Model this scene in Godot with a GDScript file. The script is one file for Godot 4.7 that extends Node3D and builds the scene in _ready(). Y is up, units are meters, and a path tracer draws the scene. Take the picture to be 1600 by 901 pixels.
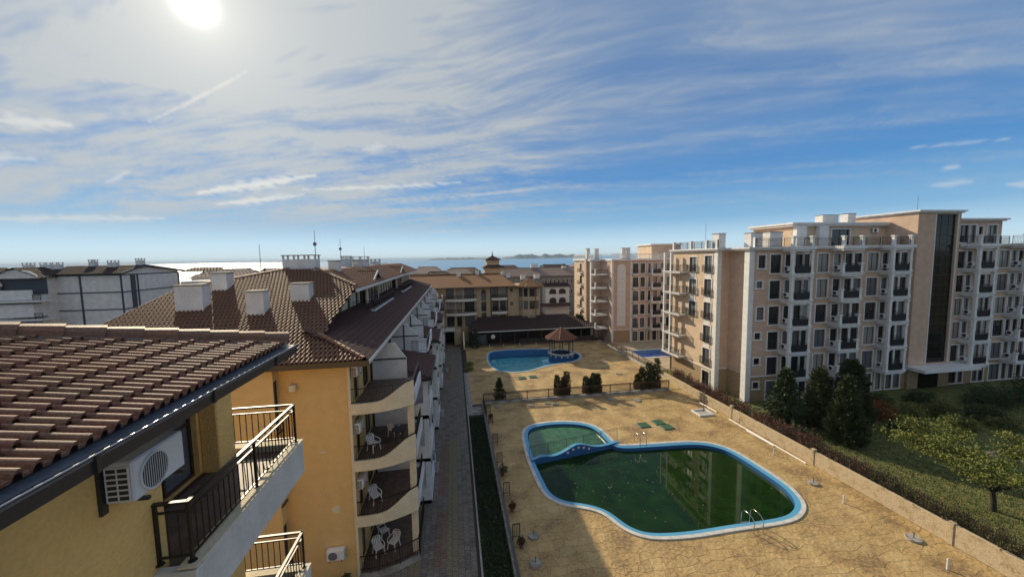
extends Node3D

var M := {}
var T := {}
var counts := {}
var cache := {}
var rng := RandomNumberGenerator.new()
const UP := Vector3.UP
const SUN := Vector3(-0.44, 0.457, -0.773)


# collects faces of one mesh; corners are given counter-clockwise as seen from outside
class MB:
	var v := PackedVector3Array()
	var n := PackedVector3Array()
	var c := PackedColorArray()
	var tint := Color(1, 1, 1)
	var coloured := false

	func tri(a: Vector3, b: Vector3, d: Vector3) -> void:
		var m := (b - a).cross(d - a).normalized()
		v.append(a); v.append(d); v.append(b)
		n.append(m); n.append(m); n.append(m)
		if coloured:
			c.append(tint); c.append(tint); c.append(tint)

	func quad(a: Vector3, b: Vector3, d: Vector3, e: Vector3) -> void:
		var m := (d - a).cross(e - b).normalized()
		v.append(a); v.append(d); v.append(b); v.append(a); v.append(e); v.append(d)
		for i in 6:
			n.append(m)
		if coloured:
			for i in 6:
				c.append(tint)

	func box(x0: float, y0: float, z0: float, x1: float, y1: float, z1: float) -> void:
		hexa([Vector3(x0, y0, z1), Vector3(x1, y0, z1), Vector3(x1, y0, z0), Vector3(x0, y0, z0),
			Vector3(x0, y1, z1), Vector3(x1, y1, z1), Vector3(x1, y1, z0), Vector3(x0, y1, z0)])

	# eight corners: bottom ring counter-clockwise seen from above, then the top ring
	func hexa(p: Array) -> void:
		quad(p[0], p[1], p[5], p[4])
		quad(p[1], p[2], p[6], p[5])
		quad(p[2], p[3], p[7], p[6])
		quad(p[3], p[0], p[4], p[7])
		quad(p[4], p[5], p[6], p[7])
		quad(p[3], p[2], p[1], p[0])

	# a box with its edges cut off
	func cbox(x0: float, y0: float, z0: float, x1: float, y1: float, z1: float, b: float) -> void:
		var lo := Vector3(x0, y0, z0)
		var hi := Vector3(x1, y1, z1)
		for ax in 3:
			var u := (ax + 1) % 3
			var w := (ax + 2) % 3
			for s in 2:
				var f := []
				for k in [[0, 0], [1, 0], [1, 1], [0, 1]]:
					var q := Vector3()
					q[ax] = hi[ax] if s else lo[ax]
					q[u] = hi[u] - b if k[0] else lo[u] + b
					q[w] = hi[w] - b if k[1] else lo[w] + b
					f.append(q)
				if s: quad(f[0], f[1], f[2], f[3])
				else: quad(f[3], f[2], f[1], f[0])
			# the four edges along ax
			for su in 2:
				for sw in 2:
					var e := []
					for t in 2:
						var q1 := Vector3()
						var q2 := Vector3()
						q1[ax] = hi[ax] - b if t else lo[ax] + b
						q2[ax] = q1[ax]
						q1[u] = hi[u] if su else lo[u]
						q1[w] = hi[w] - b if sw else lo[w] + b
						q2[u] = hi[u] - b if su else lo[u] + b
						q2[w] = hi[w] if sw else lo[w]
						e.append(q1); e.append(q2)
					if (su == 1) == (sw == 1): quad(e[0], e[1], e[3], e[2])
					else: quad(e[2], e[3], e[1], e[0])
		# corners
		for sx in 2:
			for sy in 2:
				for sz in 2:
					var a := Vector3(x1 if sx else x0, y1 - b if sy else y0 + b, z1 - b if sz else z0 + b)
					var d := Vector3(x1 - b if sx else x0 + b, y1 if sy else y0, z1 - b if sz else z0 + b)
					var e2 := Vector3(x1 - b if sx else x0 + b, y1 - b if sy else y0 + b, z1 if sz else z0)
					if (sx + sy + sz) % 2 == 1: tri(a, d, e2)
					else: tri(a, e2, d)

	# a rectangular bar from p to q; w across, h along the given up
	func bar(p: Vector3, q: Vector3, w: float, h: float, up := Vector3.UP) -> void:
		var d := (q - p).normalized()
		var r := d.cross(up)
		if r.length() < 0.01:
			r = d.cross(Vector3.RIGHT)
		r = r.normalized() * w * 0.5
		var t := r.normalized().cross(d) * h * 0.5
		quad(p - r - t, p + r - t, p + r + t, p - r + t)
		quad(q + r - t, q - r - t, q - r + t, q + r + t)
		quad(p + r - t, q + r - t, q + r + t, p + r + t)
		quad(q - r - t, p - r - t, p - r + t, q - r + t)
		quad(p + r + t, q + r + t, q - r + t, p - r + t)
		quad(p - r - t, q - r - t, q + r - t, p + r - t)

	func tube(pts: Array, r0: float, r1: float, k := 8, caps := true) -> void:
		var rings := []
		var ref := Vector3(0.31, 0.2, 0.93)
		for i in pts.size():
			var d: Vector3 = (pts[min(i + 1, pts.size() - 1)] - pts[max(i - 1, 0)]).normalized()
			if absf(d.dot(ref)) > 0.95:
				ref = Vector3(0.9, 0.3, 0.1)
			var a := d.cross(ref).normalized()
			var b := d.cross(a)
			ref = a.cross(d)
			var rr := lerpf(r0, r1, float(i) / maxf(1, pts.size() - 1))
			var ring := []
			for j in k:
				var t := TAU * j / k
				ring.append([pts[i] + (a * cos(t) + b * sin(t)) * rr, a * cos(t) + b * sin(t)])
			rings.append(ring)
		for i in pts.size() - 1:
			for j in k:
				var A = rings[i][j]
				var B = rings[i][(j + 1) % k]
				var C2 = rings[i + 1][(j + 1) % k]
				var D = rings[i + 1][j]
				for q in [A, C2, B, A, D, C2]:
					v.append(q[0]); n.append(q[1])
					if coloured: c.append(tint)
		if caps:
			for j in range(1, k - 1):
				tri(rings[0][0][0], rings[0][j + 1][0], rings[0][j][0])
				var L = rings[-1]
				tri(L[0][0], L[j][0], L[j + 1][0])

	# upright wall of even thickness on a plan polygon (x, z); poly in any order
	func prism(poly: PackedVector2Array, y0: float, y1: float, lid := true, floor_ := false) -> void:
		var p := poly
		if not Geometry2D.is_polygon_clockwise(p):
			p = poly.duplicate(); p.reverse()
		var m := p.size()
		# with z running towards the viewer the ring must run clockwise in (x, z) maths to face out
		for i in m:
			var a := p[i]
			var b := p[(i + 1) % m]
			quad(Vector3(a.x, y0, a.y), Vector3(b.x, y0, b.y), Vector3(b.x, y1, b.y), Vector3(a.x, y1, a.y))
		if lid: sheet(p, y1)
		if floor_: sheet(p, y0)

	func sheet(poly: PackedVector2Array, y: float) -> void:
		var t := Geometry2D.triangulate_polygon(poly)
		for i in range(0, t.size(), 3):
			var a := poly[t[i]]
			var b := poly[t[i + 1]]
			var d := poly[t[i + 2]]
			var A := Vector3(a.x, y, a.y)
			var B := Vector3(b.x, y, b.y)
			var D := Vector3(d.x, y, d.y)
			if (B - A).cross(D - A).y < 0: tri(A, D, B)
			else: tri(A, B, D)

	# a slab of any outline: outline points in a plane (u, v) at o, thickness along n
	func slab(o: Vector3, u: Vector3, w: Vector3, poly: Array, th: float) -> void:
		var nn := u.cross(w).normalized()
		var pp := PackedVector2Array(poly)
		if Geometry2D.is_polygon_clockwise(pp):
			pass
		else:
			pp.reverse()
		var t := Geometry2D.triangulate_polygon(pp)
		for i in range(0, t.size(), 3):
			var q := []
			for k in 3:
				q.append(o + u * pp[t[i + k]].x + w * pp[t[i + k]].y)
			if (q[1] - q[0]).cross(q[2] - q[0]).dot(nn) < 0:
				var s = q[1]; q[1] = q[2]; q[2] = s
			tri(q[0], q[1], q[2])
			tri(q[0] - nn * th, q[2] - nn * th, q[1] - nn * th)
		var m := pp.size()
		for i in m:
			var a := o + u * pp[i].x + w * pp[i].y
			var b := o + u * pp[(i + 1) % m].x + w * pp[(i + 1) % m].y
			quad(b, a, a - nn * th, b - nn * th)

	# a flat wall with rectangular holes and their reveals; holes are Rect2 in (u, v)
	func wall(o: Vector3, u: Vector3, w: Vector3, ww: float, hh: float, holes: Array, depth: float) -> void:
		var nn := u.cross(w).normalized()
		var us := [0.0, ww]
		var vs := [0.0, hh]
		for h in holes:
			for q in [h.position.x, h.end.x]:
				if q > 0.001 and q < ww - 0.001 and not _has(us, q): us.append(q)
			for q in [h.position.y, h.end.y]:
				if q > 0.001 and q < hh - 0.001 and not _has(vs, q): vs.append(q)
		us.sort(); vs.sort()
		for i in us.size() - 1:
			var um: float = (us[i] + us[i + 1]) * 0.5
			var from := -1.0
			for j in vs.size():
				var open := true
				if j < vs.size() - 1:
					var vm: float = (vs[j] + vs[j + 1]) * 0.5
					open = false
					for h in holes:
						if h.has_point(Vector2(um, vm)):
							open = true
							break
				if not open and from < 0: from = vs[j]
				elif open and from >= 0:
					quad(o + u * us[i] + w * from, o + u * us[i + 1] + w * from, o + u * us[i + 1] + w * vs[j], o + u * us[i] + w * vs[j])
					from = -1.0
		for h in holes:
			var a: Vector3 = o + u * h.position.x + w * h.position.y
			var b: Vector3 = a + u * h.size.x
			var d: Vector3 = b + w * h.size.y
			var e: Vector3 = a + w * h.size.y
			var k := -nn * depth
			quad(a, a + k, b + k, b)
			quad(b, b + k, d + k, d)
			quad(d, d + k, e + k, e)
			quad(e, e + k, a + k, a)

	func _has(a: Array, q: float) -> bool:
		for x in a:
			if absf(x - q) < 0.001: return true
		return false

	func mesh() -> ArrayMesh:
		var a := []
		a.resize(Mesh.ARRAY_MAX)
		a[Mesh.ARRAY_VERTEX] = v
		a[Mesh.ARRAY_NORMAL] = n
		if coloured: a[Mesh.ARRAY_COLOR] = c
		var m := ArrayMesh.new()
		if v.size() > 0:
			m.add_surface_from_arrays(Mesh.PRIMITIVE_TRIANGLES, a)
		return m


func numbered(parent: Node, called: String) -> String:
	var k := str(parent.get_instance_id()) + called
	var i: int = counts.get(k, 0)
	counts[k] = i + 1
	return called if i == 0 else "%s_%03d" % [called, i]

func part(parent: Node, called: String, shape, m: Material, at := Transform3D.IDENTITY) -> MeshInstance3D:
	var o := MeshInstance3D.new()
	o.mesh = shape.mesh() if shape is MB else shape
	o.material_override = m
	o.transform = at
	o.name = numbered(parent, called)
	parent.add_child(o)
	return o

func group_part(parent: Node, called: String, at := Transform3D.IDENTITY) -> Node3D:
	var o := Node3D.new()
	o.transform = at
	o.name = numbered(parent, called)
	parent.add_child(o)
	return o

func thing(called: String, label: String, category: String, at := Vector3.ZERO, turn := 0.0, group := "") -> Node3D:
	var o := Node3D.new()
	o.name = numbered(self, called)
	add_child(o)
	o.position = at
	o.rotation.y = turn
	meta(o, label, category, group)
	return o

func meta(o: Node, label: String, category: String, group := "") -> void:
	o.set_meta("label", label)
	o.set_meta("category", category)
	if group: o.set_meta("group", group)

func single(called: String, label: String, category: String, shape, m: Material, at := Transform3D.IDENTITY, group := "") -> MeshInstance3D:
	var o := part(self, called, shape, m, at)
	meta(o, label, category, group)
	return o

func dup(src: Node3D, label: String, at: Transform3D) -> Node3D:
	var o: Node3D = src.duplicate()
	var base: String = src.name
	if base.right(4).begins_with("_") and base.right(3).is_valid_int():
		base = base.left(base.length() - 4)
	o.name = numbered(self, base)
	add_child(o)
	o.transform = at
	o.set_meta("label", label)
	return o

func struct(called: String, shape, m: Material, kind := "structure") -> MeshInstance3D:
	var o := part(self, called, shape, m)
	o.set_meta("kind", kind)
	return o

func stuff(o: Node) -> void:
	o.set_meta("kind", "stuff")

func V(x: float, y: float, z: float) -> Vector3:
	return Vector3(x, y, z)

func at(x: float, y: float, z: float, turn := 0.0) -> Transform3D:
	return Transform3D(Basis(UP, turn), Vector3(x, y, z))

func lin(r: float, g: float, b: float) -> Color:
	return Color(r, g, b).linear_to_srgb()

func mk(key: String, col: Color, rough: float, tex = null, sc := 1.0, nrm = null, nstr := 0.6, metal := 0.0) -> StandardMaterial3D:
	var m := StandardMaterial3D.new()
	m.albedo_color = col
	m.roughness = rough
	m.metallic = metal
	if tex != null or nrm != null:
		m.uv1_triplanar = true
		m.uv1_world_triplanar = true
		m.uv1_scale = Vector3.ONE * sc
	if tex != null: m.albedo_texture = tex
	if nrm != null:
		m.normal_enabled = true
		m.normal_texture = nrm
		m.normal_scale = nstr
	M[key] = m
	return m

# a seamless grey texture that mixes a coarse and a fine pattern, from lo to 1
func grey(seed_: int, f1: float, f2: float, mixing: float, lo: float, size := 512, gamma := 1.0) -> ImageTexture:
	var a := _noise(seed_, f1, 4).get_seamless_image(size, size).get_data()
	var b := _noise(seed_ + 7, f2, 3).get_seamless_image(size, size).get_data()
	var d := PackedByteArray()
	d.resize(size * size)
	for i in size * size:
		var t := (a[i] * (1.0 - mixing) + b[i] * mixing) / 255.0
		t = clampf((t - 0.2) / 0.6, 0, 1)
		d[i] = int(255.0 * (lo + (1.0 - lo) * pow(t, gamma)))
	return ImageTexture.create_from_image(Image.create_from_data(size, size, false, Image.FORMAT_L8, d))

func ramp(seed_: int, f1: float, f2: float, mixing: float, cols: Array, size := 512) -> ImageTexture:
	var a := _noise(seed_, f1, 5).get_seamless_image(size, size).get_data()
	var b := _noise(seed_ + 7, f2, 3).get_seamless_image(size, size).get_data()
	var lut := []
	for i in 256:
		var t := clampf((i / 255.0 - 0.18) / 0.64, 0, 0.999) * (cols.size() - 1)
		lut.append(cols[int(t)].lerp(cols[int(t) + 1], t - int(t)))
	var d := PackedByteArray()
	d.resize(size * size * 3)
	for i in size * size:
		var q: Color = lut[int(a[i] * (1.0 - mixing) + b[i] * mixing)]
		d[i * 3] = q.r8; d[i * 3 + 1] = q.g8; d[i * 3 + 2] = q.b8
	return ImageTexture.create_from_image(Image.create_from_data(size, size, false, Image.FORMAT_RGB8, d))

func bumps(seed_: int, f: float, oct: int, strength: float, size := 512) -> ImageTexture:
	var im := _noise(seed_, f, oct).get_seamless_image(size, size)
	im.convert(Image.FORMAT_RGBA8)
	im.bump_map_to_normal_map(strength)
	return ImageTexture.create_from_image(im)

func _noise(seed_: int, f: float, oct: int) -> FastNoiseLite:
	var q := FastNoiseLite.new()
	q.seed = seed_
	q.noise_type = FastNoiseLite.TYPE_SIMPLEX_SMOOTH
	q.frequency = f
	q.fractal_type = FastNoiseLite.FRACTAL_FBM
	q.fractal_octaves = oct
	return q

func sstep(a: float, b: float, x: float) -> float:
	var t := clampf((x - a) / (b - a), 0, 1)
	return t * t * (3 - 2 * t)


# ------------------------------------------------------------------ sky
func segdist(p: Vector2, a: Vector2, b: Vector2) -> Vector2:
	var d := b - a
	var t := (p - a).dot(d) / d.length_squared()
	var q := a + d * clampf(t, 0, 1)
	return Vector2(p.distance_to(q), t)

func make_sky() -> Sky:
	var W := 2048
	var H := 1024
	var im := Image.create(W, H, false, Image.FORMAT_RGBF)
	var n1 := _noise(11, 1.0, 5)
	var n2 := _noise(23, 1.0, 4)
	var n3 := _noise(37, 1.0, 3)
	var sun := SUN.normalized()
	# trails and wisps: from, to (degrees azimuth, elevation), half width, strength
	var trails := [
		[Vector2(-34.4, 15.0), Vector2(-25.0, 22.2), 0.16, 0.55], [Vector2(-38.3, 8.2), Vector2(-36.0, 9.9), 0.22, 0.45],
		[Vector2(-0.1, 9.06), Vector2(14.9, 10.35), 0.14, 0.30], [Vector2(55.3, 10.5), Vector2(61.5, 9.9), 0.12, 0.34],
		[Vector2(-30.7, 8.1), Vector2(-18.5, 11.3), 0.55, 0.80], [Vector2(-20.0, 9.4), Vector2(1.4, 11.2), 0.30, 0.62],
		[Vector2(-29.0, 6.9), Vector2(-20.0, 8.7), 0.42, 0.70], [Vector2(57.2, 8.1), Vector2(58.7, 8.05), 0.18, 0.5],
		[Vector2(57.0, 6.5), Vector2(59.5, 6.5), 0.32, 0.35], [Vector2(61.6, 5.9), Vector2(63.4, 5.6), 0.3, 0.4],
		[Vector2(-4.5, 4.0), Vector2(1.2, 4.1), 0.10, 0.3], [Vector2(-46.0, 12.6), Vector2(-40.0, 13.4), 0.6, 0.6],
		[Vector2(-47.0, 9.3), Vector2(-42.5, 9.9), 0.40, 0.5], [Vector2(-12.2, 15.1), Vector2(-9.2, 15.7), 0.5, 0.45],
		[Vector2(-46.0, 4.2), Vector2(-34.0, 5.0), 0.35, 0.45]]
	var blue := [[0.0, Color(0.60, 0.74, 0.78)], [2.0, Color(0.47, 0.67, 0.80)], [5.0, Color(0.19, 0.41, 0.64)], [11.0, Color(0.058, 0.235, 0.53)], [20.0, Color(0.065, 0.19, 0.43)], [34.0, Color(0.075, 0.175, 0.37)], [90.0, Color(0.10, 0.17, 0.40)]]
	for y in H:
		var el := (0.5 - (y + 0.5) / H) * 180.0
		if el < -1.0:
			var g := Color(0.16, 0.15, 0.13)
			im.fill_rect(Rect2i(0, y, W, H - y), g)
			break
		var base: Color = blue[-1][1]
		for i in blue.size() - 1:
			if el <= blue[i + 1][0]:
				base = blue[i][1].lerp(blue[i + 1][1], clampf((el - blue[i][0]) / (blue[i + 1][0] - blue[i][0]), 0, 1))
				break
		var se := sin(deg_to_rad(el))
		var ce := cos(deg_to_rad(el))
		for x in W:
			var az := fposmod((x + 0.5) / W + 0.5, 1.0) * 360.0 - 180.0
			var d := Vector3(sin(deg_to_rad(az)) * ce, se, -cos(deg_to_rad(az)) * ce)
			var ang := rad_to_deg(acos(clampf(d.dot(sun), -1, 1)))
			var col := base
			# bright air round the sun
			var near := exp(-ang / 17.0)
			col += Color(0.50, 0.46, 0.38) * (near * 0.40 + 0.13 * exp(-ang / 45.0))
			# high thin cloud on a plane far above
			var k := 1.0 / maxf(se + 0.06, 0.05)
			var px := d.x * k
			var pz := d.z * k
			var a := px * 0.93 + pz * 0.37
			var b := -px * 0.37 + pz * 0.93
			var w := n3.get_noise_2d(px * 0.45, pz * 0.45)
			var c1 := n1.get_noise_2d(a * 0.32 + w * 0.5, b * 1.5 + w * 0.5)
			var c2 := n2.get_noise_2d(a * 1.3 + 9.0, b * 4.6)
			var c3 := n2.get_noise_2d(a * 3.1 + 4.0 * c1, b * 13.0 + 3.0 * w)
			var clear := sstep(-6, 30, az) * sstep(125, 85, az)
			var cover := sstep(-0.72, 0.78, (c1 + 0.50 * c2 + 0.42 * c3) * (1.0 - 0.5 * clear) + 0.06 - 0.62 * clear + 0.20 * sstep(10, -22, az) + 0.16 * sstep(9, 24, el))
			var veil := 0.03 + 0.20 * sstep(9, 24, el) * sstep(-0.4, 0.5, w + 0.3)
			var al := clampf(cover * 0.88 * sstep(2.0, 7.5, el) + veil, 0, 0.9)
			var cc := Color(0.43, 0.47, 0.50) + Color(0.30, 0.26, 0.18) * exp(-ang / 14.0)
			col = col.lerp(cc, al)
			# streaks and aeroplane trails
			if absf(az) < 66 and el < 24:
				for t in trails:
					if absf(az - (t[0].x + t[1].x) * 0.5) > absf(t[1].x - t[0].x) * 0.5 + 1.5 or absf(el - (t[0].y + t[1].y) * 0.5) > absf(t[1].y - t[0].y) * 0.5 + 1.5:
						continue
					var sd := segdist(Vector2(az, el), t[0], t[1])
					var e := n2.get_noise_2d(az * 0.55 + el * 0.4, el * 2.6)
					var hw: float = t[2] * (0.75 + 1.1 * e) * (0.35 + 1.0 * sin(PI * clampf(sd.y, 0.04, 0.96)))
					var s: float = t[3] * sstep(maxf(hw, 0.05) * 1.5, 0.0, sd.x)
					col = col.lerp(Color(0.70, 0.70, 0.66) + Color(0.25, 0.2, 0.12) * near, s)
			# the veiled sun's own glare
			col += Color(1.0, 0.93, 0.78) * (4.0 * exp(-pow(ang / 1.1, 2.0)) + 0.40 * exp(-ang / 2.6))
			im.set_pixel(x, y, col)
	var m := PanoramaSkyMaterial.new()
	m.panorama = ImageTexture.create_from_image(im)
	var s := Sky.new()
	s.sky_material = m
	return s


func setup_view() -> void:
	var cam := Camera3D.new()
	cam.name = "camera"
	cam.fov = 75.67
	cam.near = 0.05
	cam.far = 90000.0
	add_child(cam)
	cam.position = Vector3(0, 17, 0)
	cam.rotation = Vector3(-atan(48.5 / 580.0), -deg_to_rad(8.8), -deg_to_rad(0.97))
	cam.current = true
	var we := WorldEnvironment.new()
	we.name = "environment"
	var env := Environment.new()
	env.background_mode = Environment.BG_SKY
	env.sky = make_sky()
	env.tonemap_mode = Environment.TONE_MAPPER_LINEAR
	env.tonemap_exposure = 1.1
	env.sdfgi_enabled = true
	env.ssao_enabled = true
	env.ssil_enabled = true
	env.fog_enabled = true
	env.fog_density = 0.00006
	env.fog_light_color = Color(0.80, 0.88, 0.96)
	we.environment = env
	add_child(we)
	var sun := DirectionalLight3D.new()
	sun.name = "sun"
	sun.light_energy = 1.6
	sun.light_color = Color(1.0, 0.93, 0.80)
	sun.light_angular_distance = 0.6
	sun.shadow_enabled = true
	add_child(sun)
	sun.look_at_from_position(SUN * 100.0, Vector3.ZERO, UP)


func make_materials() -> void:
	T.mix = grey(3, 0.006, 0.05, 0.4, 0.72)
	T.soft = grey(3, 0.006, 0.05, 0.4, 0.90)
	T.plain = grey(13, 0.012, 0.09, 0.6, 0.93)
	T.fine = grey(5, 0.03, 0.16, 0.5, 0.80)
	T.stain = grey(9, 0.004, 0.02, 0.35, 0.84, 512, 0.8)
	T.dirt = grey(9, 0.004, 0.02, 0.35, 0.62, 512, 0.8)
	T.stucco_n = bumps(21, 0.16, 3, 5.0)
	T.rough_n = bumps(25, 0.05, 4, 6.0)
	T.deck = ramp(31, 0.006, 0.07, 0.36, [lin(0.22, 0.142, 0.066), lin(0.36, 0.24, 0.10), lin(0.44, 0.305, 0.132), lin(0.46, 0.335, 0.165)])
	T.stone = ramp(35, 0.02, 0.07, 0.4, [lin(0.20, 0.14, 0.08), lin(0.36, 0.27, 0.17), lin(0.46, 0.37, 0.25), lin(0.30, 0.25, 0.19)])
	T.lawn = ramp(41, 0.012, 0.11, 0.45, [lin(0.045, 0.058, 0.015), lin(0.08, 0.10, 0.022), lin(0.14, 0.145, 0.038), lin(0.22, 0.18, 0.07)])
	T.sea_n = bumps(45, 0.03, 5, 4.0)
	T.pool_n = bumps(47, 0.02, 3, 1.5)
	T.tile = ramp(51, 0.02, 0.12, 0.45, [lin(0.115, 0.055, 0.036), lin(0.205, 0.108, 0.068), lin(0.31, 0.195, 0.125)])
	T.oldwall = ramp(55, 0.008, 0.05, 0.35, [lin(0.24, 0.175, 0.105), lin(0.40, 0.31, 0.195), lin(0.46, 0.37, 0.25), lin(0.33, 0.26, 0.175)])
	T.paver = grey(61, 0.02, 0.12, 0.5, 0.6)
	mk("mustard", lin(0.80, 0.535, 0.225), 0.9, T.plain, 0.22, T.stucco_n, 0.5)
	mk("cream", lin(0.76, 0.67, 0.48), 0.85, T.soft, 0.3, T.stucco_n, 0.4)
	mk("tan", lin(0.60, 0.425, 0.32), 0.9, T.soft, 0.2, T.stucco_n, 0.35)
	mk("tan_sunlit", lin(0.64, 0.49, 0.355), 0.9, T.soft, 0.2, T.stucco_n, 0.35)  # same tan plaster, made paler: sunlight on the end walls put into the colour
	mk("ochre", lin(0.50, 0.38, 0.24), 0.9, T.soft, 0.2, T.stucco_n, 0.35)
	mk("white", lin(0.74, 0.74, 0.74), 0.6, T.soft, 0.35)
	mk("white_wall", lin(0.76, 0.755, 0.75), 0.85, T.soft, 0.25, T.stucco_n, 0.5)
	mk("white_plastic", lin(0.72, 0.72, 0.73), 0.35)
	mk("fascia", lin(0.70, 0.685, 0.655), 0.5, T.soft, 0.4)
	mk("stone", lin(0.86, 0.78, 0.70), 0.9, T.stone, 0.32, T.rough_n, 0.9)
	mk("deck", Color.WHITE, 0.72, T.deck, 0.11, T.rough_n, 0.35)
	M.deck.vertex_color_use_as_albedo = true
	mk("joint", lin(0.24, 0.16, 0.075), 0.95, T.fine, 1.0)
	mk("paver", lin(0.29, 0.255, 0.215), 0.85, T.paver, 0.8, T.rough_n, 0.4)
	M.paver.vertex_color_use_as_albedo = true
	mk("paver_joint", lin(0.055, 0.055, 0.048), 0.95, T.fine, 1.0)
	mk("concrete", lin(0.38, 0.36, 0.33), 0.9, T.dirt, 0.6, T.rough_n, 0.5)
	mk("kerb", lin(0.42, 0.40, 0.37), 0.9, T.stain, 0.7, T.rough_n, 0.4)
	mk("garden_wall", Color.WHITE, 0.92, T.oldwall, 0.22, T.rough_n, 0.22)
	mk("ground", lin(0.17, 0.145, 0.10), 0.95, T.dirt, 0.08, T.rough_n, 0.6)
	mk("lawn", Color.WHITE, 0.95, T.lawn, 0.22, T.rough_n, 1.0)
	mk("sand", lin(0.44, 0.36, 0.24), 0.95, T.stain, 0.4, T.rough_n, 0.6)
	mk("asphalt", lin(0.06, 0.06, 0.06), 0.9, T.fine, 0.5)
	mk("tile", Color.WHITE, 0.58, T.tile, 0.9)
	M.tile.vertex_color_use_as_albedo = true
	for i in 4:
		var q = mk("tile%d" % i, lin(0.86 + 0.07 * (i % 3), 0.9 - 0.06 * (i % 2), 0.94 - 0.07 * (i / 2)), 0.56, T.tile, 2.2, T.stucco_n, 0.35)
		q.metallic_specular = 0.4
		q.uv1_offset = Vector3(0.37 * i, 0.21 * i, 0.11 * i)
	M.tile.metallic_specular = 0.35
	mk("tile_orange", lin(0.50, 0.25, 0.11), 0.75, T.paver, 0.5)
	M.tile_orange.vertex_color_use_as_albedo = true
	mk("tile_dark", lin(0.085, 0.048, 0.042), 0.8, T.paver, 0.6)
	mk("tile_maroon", lin(0.13, 0.062, 0.055), 0.75, T.paver, 0.6)
	mk("tile_pink", lin(0.48, 0.36, 0.31), 0.85, T.paver, 0.4)
	mk("gutter", lin(0.042, 0.04, 0.042), 0.35, T.fine, 1.0)
	mk("flashing", lin(0.20, 0.22, 0.26), 0.38, T.mix, 0.8, null, 0.5, 0.3)
	mk("iron", lin(0.022, 0.016, 0.014), 0.42, T.fine, 1.5)
	mk("timber", lin(0.045, 0.035, 0.035), 0.7, T.fine, 1.0)
	mk("timber_blue", lin(0.06, 0.072, 0.10), 0.7, T.fine, 1.0)
	mk("brown_frame", lin(0.075, 0.040, 0.022), 0.5, T.fine, 1.0)
	mk("dark_frame", lin(0.035, 0.038, 0.045), 0.4)
	mk("glass", lin(0.018, 0.022, 0.026), 0.04)
	mk("glass_tower", lin(0.012, 0.012, 0.009), 0.06)
	M.glass_tower.metallic_specular = 0.3
	mk("curtain", lin(0.16, 0.165, 0.18), 0.12, T.fine, 0.6)
	mk("curtain_white", lin(0.34, 0.33, 0.31), 0.2, T.fine, 0.5)
	mk("interior", lin(0.05, 0.042, 0.036), 0.9)
	mk("tile_floor", lin(0.17, 0.12, 0.09), 0.6, T.mix, 0.6)
	mk("metal", lin(0.50, 0.50, 0.51), 0.18, null, 1.0, null, 0.5, 1.0)
	mk("metal_grey", lin(0.22, 0.23, 0.24), 0.4, T.fine, 1.0, null, 0.5, 0.6)
	mk("fan_dark", lin(0.03, 0.032, 0.036), 0.5)
	mk("pool_blue", lin(0.10, 0.37, 0.62), 0.3, T.fine, 1.6)
	mk("pool_deep", lin(0.035, 0.13, 0.33), 0.35, T.fine, 1.6)
	mk("pool_floor", lin(0.17, 0.63, 0.74), 0.4, T.mix, 0.4)
	mk("coping", lin(0.58, 0.57, 0.54), 0.65, T.stain, 0.7)
	var w = mk("green_water", lin(0.010, 0.034, 0.006), 0.03, T.mix, 0.15, T.pool_n, 0.012)
	w.metallic_specular = 0.25
	mk("murky_water", lin(0.05, 0.15, 0.055), 0.03, T.mix, 0.3, T.pool_n, 0.012)
	var q2 = mk("clear_water", Color(0.10, 0.66, 0.84, 0.10), 0.02, null, 0.5, T.pool_n, 0.05)
	q2.transparency = BaseMaterial3D.TRANSPARENCY_ALPHA
	var q3 = mk("blue_water", Color(0.05, 0.30, 0.80, 0.25), 0.02, null, 0.5, T.pool_n, 0.05)
	q3.transparency = BaseMaterial3D.TRANSPARENCY_ALPHA
	mk("sea", lin(0.075, 0.22, 0.37), 0.24, null, 0.02, T.sea_n, 0.35)
	mk("island", lin(0.10, 0.14, 0.12), 0.95, T.stain, 0.004)
	mk("green_plastic", lin(0.045, 0.13, 0.065), 0.5, T.mix, 0.7)
	mk("soil", lin(0.045, 0.034, 0.022), 0.95, T.fine, 0.8)
	mk("bark", lin(0.075, 0.055, 0.040), 0.95, T.paver, 1.4, T.rough_n, 0.8)
	for k in ["leaf"]:
		var f = mk(k, Color.WHITE, 0.75)
		f.vertex_color_use_as_albedo = true
		f.backlight_enabled = true
		f.backlight = Color(0.18, 0.2, 0.08)
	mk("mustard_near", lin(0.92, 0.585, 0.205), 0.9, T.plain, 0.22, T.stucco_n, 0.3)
	mk("tile_red", lin(0.30, 0.125, 0.075), 0.75, T.paver, 0.6)
	M.tile_red.vertex_color_use_as_albedo = true
	mk("terracotta", lin(0.30, 0.12, 0.065), 0.8, T.paver, 1.2)


# ------------------------------------------------------------------ windows, balconies, tiles
# local frame: x right, y up, z out of the wall; origin at the lower left of the opening
func window(parent: Node, o: Vector3, u: Vector3, nn: Vector3, r: Rect2, style: String, glass := "glass") -> void:
	var key = "%s %.2f %.2f" % [style, r.size.x, r.size.y]
	if not cache.has(key):
		cache[key] = _window_meshes(style, r.size.x, r.size.y)
	var c = cache[key]
	var xf = Transform3D(Basis(u, UP, nn), o + u * r.position.x + UP * r.position.y)
	var w = part(parent, "window", c[0], M[c[3]], xf)
	part(w, "frame", c[1], M[c[4]])
	part(w, "pane", c[2], M[glass])

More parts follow.
